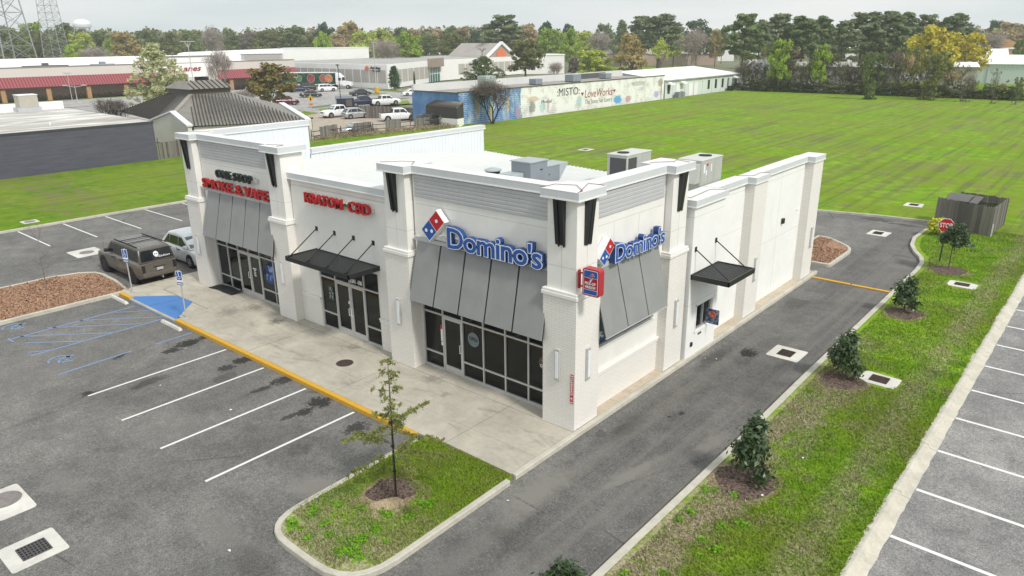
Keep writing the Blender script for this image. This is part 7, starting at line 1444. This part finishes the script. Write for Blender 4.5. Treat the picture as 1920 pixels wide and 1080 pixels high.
# ---- fences and posts round the lot
t = thing('wooden_fence', 'long weathered wooden fence behind the parked pickups', 'fence', (-84.5, 58.3, -.15)); plank_run('panel', (0, 0), (6, 2.6), 1.9, WOODB, t, w_=.3, seed=21); plank_run('panel', (6, 2.6), (19.5, 1.0), 1.9, WOODB, t, w_=.3, seed=22); plank_run('panel', (19.5, 1.0), (21.0, .0), 1.9, WOODB, t, w_=.3, seed=23)
seg = [((602, 263), (635, 257), 1.65, 'first broken fence panel from the left behind the west parapet'), ((664, 253), (697, 250), 1.55, 'second fence panel leaning beside the silver sedan'), ((724, 248), (753, 246), 1.6, 'third fence panel alone behind the middle white pickup'), ((777, 243), (806, 239), 1.45, 'fourth fence panel in front of the dark car'), ((826, 237), (857, 233), 1.6, 'last fence panel beside the shed')]
for i, (a, c_, h, lab) in enumerate(seg): a, c_ = Vector(G(*a)), Vector(G(*c_)); t = thing('fence_panel', lab, 'fence', (a.x, a.y, -.15)); plank_run('boards', (0, 0), tuple(c_-a), h, WOODD, t, w_=.26, seed=30+i, lean=(-.05 if i % 2 else .04))
t = thing('pipe_rail', 'rusty metal pipe rail running between the broken fence panels', 'rail', (*G(585, 262), -.15)); o0 = Vector((*G(585, 262), 0)); mb = MB(); pp = [Vector((*G(u, v), 0))-o0 for u, v in ((585, 264), (640, 257), (700, 250), (770, 243), (850, 235))]
for a, c_ in zip(pp, pp[1:]): mb.tube(a+Vector((0, 0, .55)), c_+Vector((0, 0, .55)), .05, n=5); mb.tube(a+Vector((0, 0, 1.1)), c_+Vector((0, 0, 1.1)), .05, n=5)
for a in pp: mb.tube(a, a+Vector((0, 0, 1.4)), .06, n=5)
mb.build('rail', flat('rusty_pipe', (.08, .06, .05), .8), t)
def lamp(u, vb, vt, label, double=False, arm=1.5, head=.5, r=.09, mat=None, name='street_lamp'):
    x, y = G(u, vb); p = Vector((x, y, -.15)); d = ray(u, vt); hh = math.hypot(x-CAM.x, y-CAM.y); z = (CAM+d*(hh/math.hypot(d.x, d.y))).z; H = z+.15; t = thing(name, label, 'street lamp', p, R(40)); mb = MB().tube((0, 0, 0), (0, 0, H), r, r*.6, n=6)
    if arm: mb.tube((0, 0, H*.9), (-arm, 0, H), r*.6, n=5); double and mb.tube((0, 0, H*.9), (arm, 0, H), r*.6, n=5)
    mb.build('pole', mat or ALU, t)
    for s_ in ((-1, 1) if double else (-1,)): MB().box(s_*arm-head/2, -.2, H-.05, s_*arm+head/2, .2, H+.12).build('lamp_head', mat or ALU, t)
lamp(146, 193, 160, 'double-armed silver street lamp in front of the red mall canopy', True, 2.0, .9); lamp(366, 178, 78, 'tall light pole with a flat head beside the mall sign', True, .8, 1.6, .12); lamp(136, 190, 137, 'thin pole lamp over the red mall canopy', True, .5, .8, .07)
lamp(640, 202, 122, 'dark street lamp behind the blue bin', False, .1, .5, .09, BLACKM); lamp(706, 172, 80, 'tall pale light pole with a yellow base in the shop lot', False, .0, .6, .12); lamp(905, 143, 92, 'tall black light pole in front of the store', True, .8, 1.2, .14, BLACKM); lamp(588, 262, 222, 'short black lamp post at the left fence end', False, 0, .35, .05, BLACKM)
t = thing('barrel_base', 'round yellow base of the tall light pole in the shop lot', 'pole base', (*G(707, 174), -.15)); MB().tube((0, 0, 0), (0, 0, 1.3), .55, n=12).build('base', YELP, t, bevel=.1)
t = thing('bin', 'dark blue steel waste container beside the street lamp', 'bin', (*G(647, 201.5), -.15), R(60)); MB().hexa([(-1.4, -1, 0), (1.4, -1, 0), (1.4, 1, 0), (-1.4, 1, 0)], [(-1.6, -1.1, 1.7), (1.6, -1.1, 1.7), (1.6, 1.1, 2.0), (-1.6, 1.1, 2.0)]).build('container', NAVY, t, bevel=.03); MB().box(.1, -1.15, .3, 1.2, -1.05, 1.5).build('panel', BRD, t)
t = thing('crossing_sign', 'yellow diamond pedestrian crossing sign with an orange plate beside the road', 'sign', (*G(585, 213), -.15), R(35)); MB().tube((0, 0, 0), (0, 0, 3.3), .05, n=6).build('post', ALU, t); mb = MB(); mb.mat(0).extr([(0, -.05, 1.9), (.55, -.05, 2.5), (0, -.05, 3.1), (-.55, -.05, 2.5)], (0, -.03, 0)); mb.mat(1).extr([(-.12, -.09, 2.2), (.15, -.09, 2.2), (.1, -.09, 2.7), (-.05, -.09, 2.8)], (0, -.01, 0)); mb.mat(2).box(-.3, -.06, 1.35, .3, -.03, 1.7); mb.build('plate', [flat('sign_yellow', (.7, .42, .02), .5), SBLK, OR], t)
# white ladder prop at second pickup
# ---- towers
def lattice(name, label, u, vb, vt, dist, w0, w1, H, rz=.5, nb=14, extra=False):
    p = AT(u, vb, dist); t = thing(name, label, 'tower', (p.x, p.y, -.3), rz); mb = MB(); r0 = .22 if extra else .11
    def cor(z): k = w0/2+(w1-w0)/2*z/H; return [Vector((sx*k, sy*k, z)) for sx, sy in ((-1, -1), (1, -1), (1, 1), (-1, 1))]
    zs = [H*(1-(1-i/nb)**1.25) for i in range(nb+1)] if False else [H*i/nb for i in range(nb+1)]
    for i in range(nb):
        a, c_ = cor(zs[i]), cor(zs[i+1])
        for k in range(4):
            j = (k+1) % 4; mb.tube(a[k], c_[k], r0, n=4, cap=False); mb.tube(c_[k], c_[j], r0*.5, n=3, cap=False); mb.tube(a[k], c_[j], r0*.5, n=3, cap=False); mb.tube(a[j], c_[k], r0*.5, n=3, cap=False)
    mb.build('lattice', vary('galvanised', (.33, .34, .33), .1, 1, .6), t); return t
lattice('lattice_tower', 'huge grey steel lattice tower cut off by the left photo edge', 20, 118, 0, 330, 13.0, 4.5, 62, .3, 11, True); lattice('lattice_tower', 'slender grey lattice tower right of the huge one', 110, 118, 0, 330, 6.9, 2.6, 50, .75, 20)
p = AT(153, 44, 900); t = thing('water_tower', 'white domed water tower on the left horizon', 'water tower', (p.x, p.y, -.3)); mb = MB(); rows = []
for i in range(13): a = -math.pi/2*.5+(math.pi/2*1.5)*i/12; rows.append([(8.6*math.cos(a)*math.cos(b_), 8.6*math.cos(a)*math.sin(b_), 30+5.2*math.sin(a)) for b_ in [k*2*math.pi/24 for k in range(25)]])
mb.grid(rows); mb.build('tank', SWHITE, t, smooth=True); mb = MB(); [mb.tube((7.5*math.cos(a), 7.5*math.sin(a), 0), (6.5*math.cos(a), 6.5*math.sin(a), 28.5), .8, n=6) for a in [k*math.pi/4 for k in range(8)]]; mb.tube((0, 0, 0), (0, 0, 27), 1.0, n=10); mb.build('leg', WALLG, t); MB().tube((0, 0, 27.0), (0, 0, 28.0), 8.9, n=24).build('walkway', WALLG, t)
# ---- far right and far middle buildings
def simple(name, label, u0, u1, vb, vt, dist, wall, roof, depth=12, gable=0, feat=None):
    a, c_ = AT(u0, vb, dist), AT(u1, vb, dist); d = ray((u0+u1)/2, vt); z = (CAM+d*(dist/math.hypot(d.x, d.y))).z+.3; b, LL = frame_thing(name, label, (a.x, a.y), (c_.x, c_.y), z=-.3)
    zw = z-gable; MB().box(0, 0, 0, LL, depth, zw).build('wall', wall, b)
    if gable: mb = MB(); mb.face((-.3, -.4, zw), (LL+.3, -.4, zw), (LL-.3, depth/2, z), (.3, depth/2, z)).face((.3, depth/2, z), (LL-.3, depth/2, z), (LL+.3, depth+.4, zw), (-.3, depth+.4, zw)).face((-.3, -.4, zw), (.3, depth/2, z), (-.3, depth+.4, zw)).face((LL+.3, -.4, zw), (LL+.3, depth+.4, zw), (LL-.3, depth/2, z)); mb.build('roof', roof, b)
    else: MB().box(-.2, -.2, zw, LL+.2, depth+.2, zw+.25).build('roof', roof, b)
    if feat: feat(b, LL, zw)
    return b
ORW = vary('orange_stucco', (.62, .36, .18), .06, .3, .8); PKB = vary('pink_brick', (.48, .36, .31), .1, .5, .8); BLM = (lambda m: (m.color(m.mix(m.step(m.math('PINGPONG', m.sep(m.co())[0], .3), .02, .05), (.42, .50, .52), (.55, .63, .64))), m.m)[1])(M('pale_blue_siding', .5, .1))
def feat_blue(b, LL, zw):
    for x in (LL*.22, LL*.72): MB().tube((x, -.1, 0), (x, -.1, zw), .1, n=5).build('downpipe', WALLG, b)
simple('pale_blue_hall', 'pale blue metal hall with a white low roof at the right edge', 1795, 2060, 150, 105, 222, BLM, ROOFW, 26, 1.9, feat_blue)
simple('white_gable_hall', 'white gable end rising behind the pale blue hall', 1826, 1888, 120, 92, 262, WALLW, ROOFW, 14, 2.6)
b = simple('orange_scalloped_building', 'orange stucco building with a scalloped parapet on the right', 1856, 1906, 110, 92, 300, ORW, ROOFW, 12); mb = MB(); mb.extr([(0, 0, 7.5), (11, 0, 7.5), (11, 0, 8.6)]+[(8+2.2*math.cos(a), 0, 8.6+.7*math.sin(a)) for a in (.6, 1.2, 1.57, 2.0)]+[(3+2.8*math.cos(a), 0, 8.8+1.3*math.sin(a)) for a in (.5, 1.0, 1.57, 2.1, 2.6)]+[(0, 0, 8.6)], (0, .4, 0)); mb.build('scalloped_parapet', ORW, b)
simple('orange_stucco_building', 'orange stucco flat-roofed building behind the hedge', 1634, 1712, 130, 93, 290, ORW, ROOFW, 20)
simple('grey_shed', 'pale grey metal shed glimpsed through the hedge gap', 1655, 1686, 160, 120, 175, WALLG, ROOFG, 10, .8); simple('hedge_warehouse', 'long pale warehouse half hidden behind the left part of the hedge', 1465, 1650, 160, 118, 180, vary('warehouse', (.46, .45, .42), .08, .5, .7), ROOFG, 18, .8)
simple('beige_warehouse', 'beige warehouse left of the pale blue hall behind the thin hedge', 1762, 1830, 152, 118, 190, vary('beige_wh', (.40, .39, .35), .08, .5, .7), ROOFW, 14, .8)
for i, (u0, u1, vb, vt, ds, lab) in enumerate([(1328, 1376, 110, 85, 400, 'white roofed house right of the big bare tree'), (1130, 1215, 118, 93, 330, 'long low brick house behind the rusty cypress'), (1215, 1345, 118, 94, 340, 'long low brick house behind the thin pale tree'), (1560, 1605, 105, 82, 330, 'white roofed building glimpsed under the left pines'), (1655, 1700, 102, 80, 340, 'white roofed building glimpsed under the tallest pines'), (800, 852, 112, 98, 380, 'low white roofed house left of the store gable'), (640, 700, 104, 96, 420, 'low house behind the store roof'), (1405, 1425, 104, 78, 300, 'white house between the tiered pine and the shorter pine')]):
    simple('far_house', lab, u0, u1, vb, vt, ds, PKB if 'brick' in lab else WALLW, ROOFG if 'brick' in lab else ROOFW, 14, 1.6)
simple('white_store_wing', 'plain white wing of the store right of the gabled porch', 962, 1058, 142, 104, 268, WALLW, WALLW, 20)
gs('far_lawn', [(1125, 135), (1125, 108), (1290, 108), (1300, 128)], -.2, FIELD)
sheet('hedge_lawn', rect(-62, 152, 140, 235), -.22, FIELD); sheet('right_far_lot', [tuple(AT(u, 100, d)[:2]) for u, d in ((1620, 225), (1790, 225), (1790, 265), (1620, 285))], -.17, ASPH2)
for u, ds, lab in ((1690, 232, 'white car seen through the gap in the hedge'), (1708, 232, 'second white car seen through the gap in the hedge')): p = AT(u, 130, ds); vehicle('parked_sedan', lab, 'sedan', WHITEC, (p.x, p.y), 20)
# ---- thin spring haze: one closed box round everything, sky outside it
hm = bpy.data.materials.new('haze'); hm.use_nodes = True; ht = hm.node_tree; ht.nodes.remove(ht.nodes['Principled BSDF']); pv = ht.nodes.new('ShaderNodeVolumePrincipled')
pv.inputs['Color'].default_value = (.93, .96, .98, 1); pv.inputs['Density'].default_value = .00036; pv.inputs['Anisotropy'].default_value = .2; ht.links.new(pv.outputs[0], ht.nodes['Material Output'].inputs['Volume'])
hz = MB().box(-960, -120, -1.4, 320, 760, 66).build('haze', hm, None, kind='stuff'); hz['label'] = 'thin pale haze over the far trees'; hz['category'] = 'haze'
# dry weeds behind the broken fence
rng = np.random.default_rng(9); C = []
for u in np.linspace(590, 860, 260): x, y = G(u+rng.uniform(-2, 2), 262-(u-590)*.095+rng.uniform(-1, 4)); n_ = rng.integers(1, 12); C.append(np.column_stack([x+rng.normal(size=n_)*.3, y+rng.normal(size=n_)*.3, rng.uniform(-.1, .15+.4*rng.random(), n_)]))
C = np.concatenate(C); o = quads('dry_weeds', C, rng.normal(size=C.shape)*[1, 1, .2], .10+.1*rng.random(len(C)), leaf_mat('dry_weed', (.14, .11, .07), (.26, .21, .14), (.38, .32, .22)), None, A=2.5, rng=rng); o['kind'] = 'stuff'; o['label'] = 'dry brown weeds along the broken fence'; o['category'] = 'weeds'
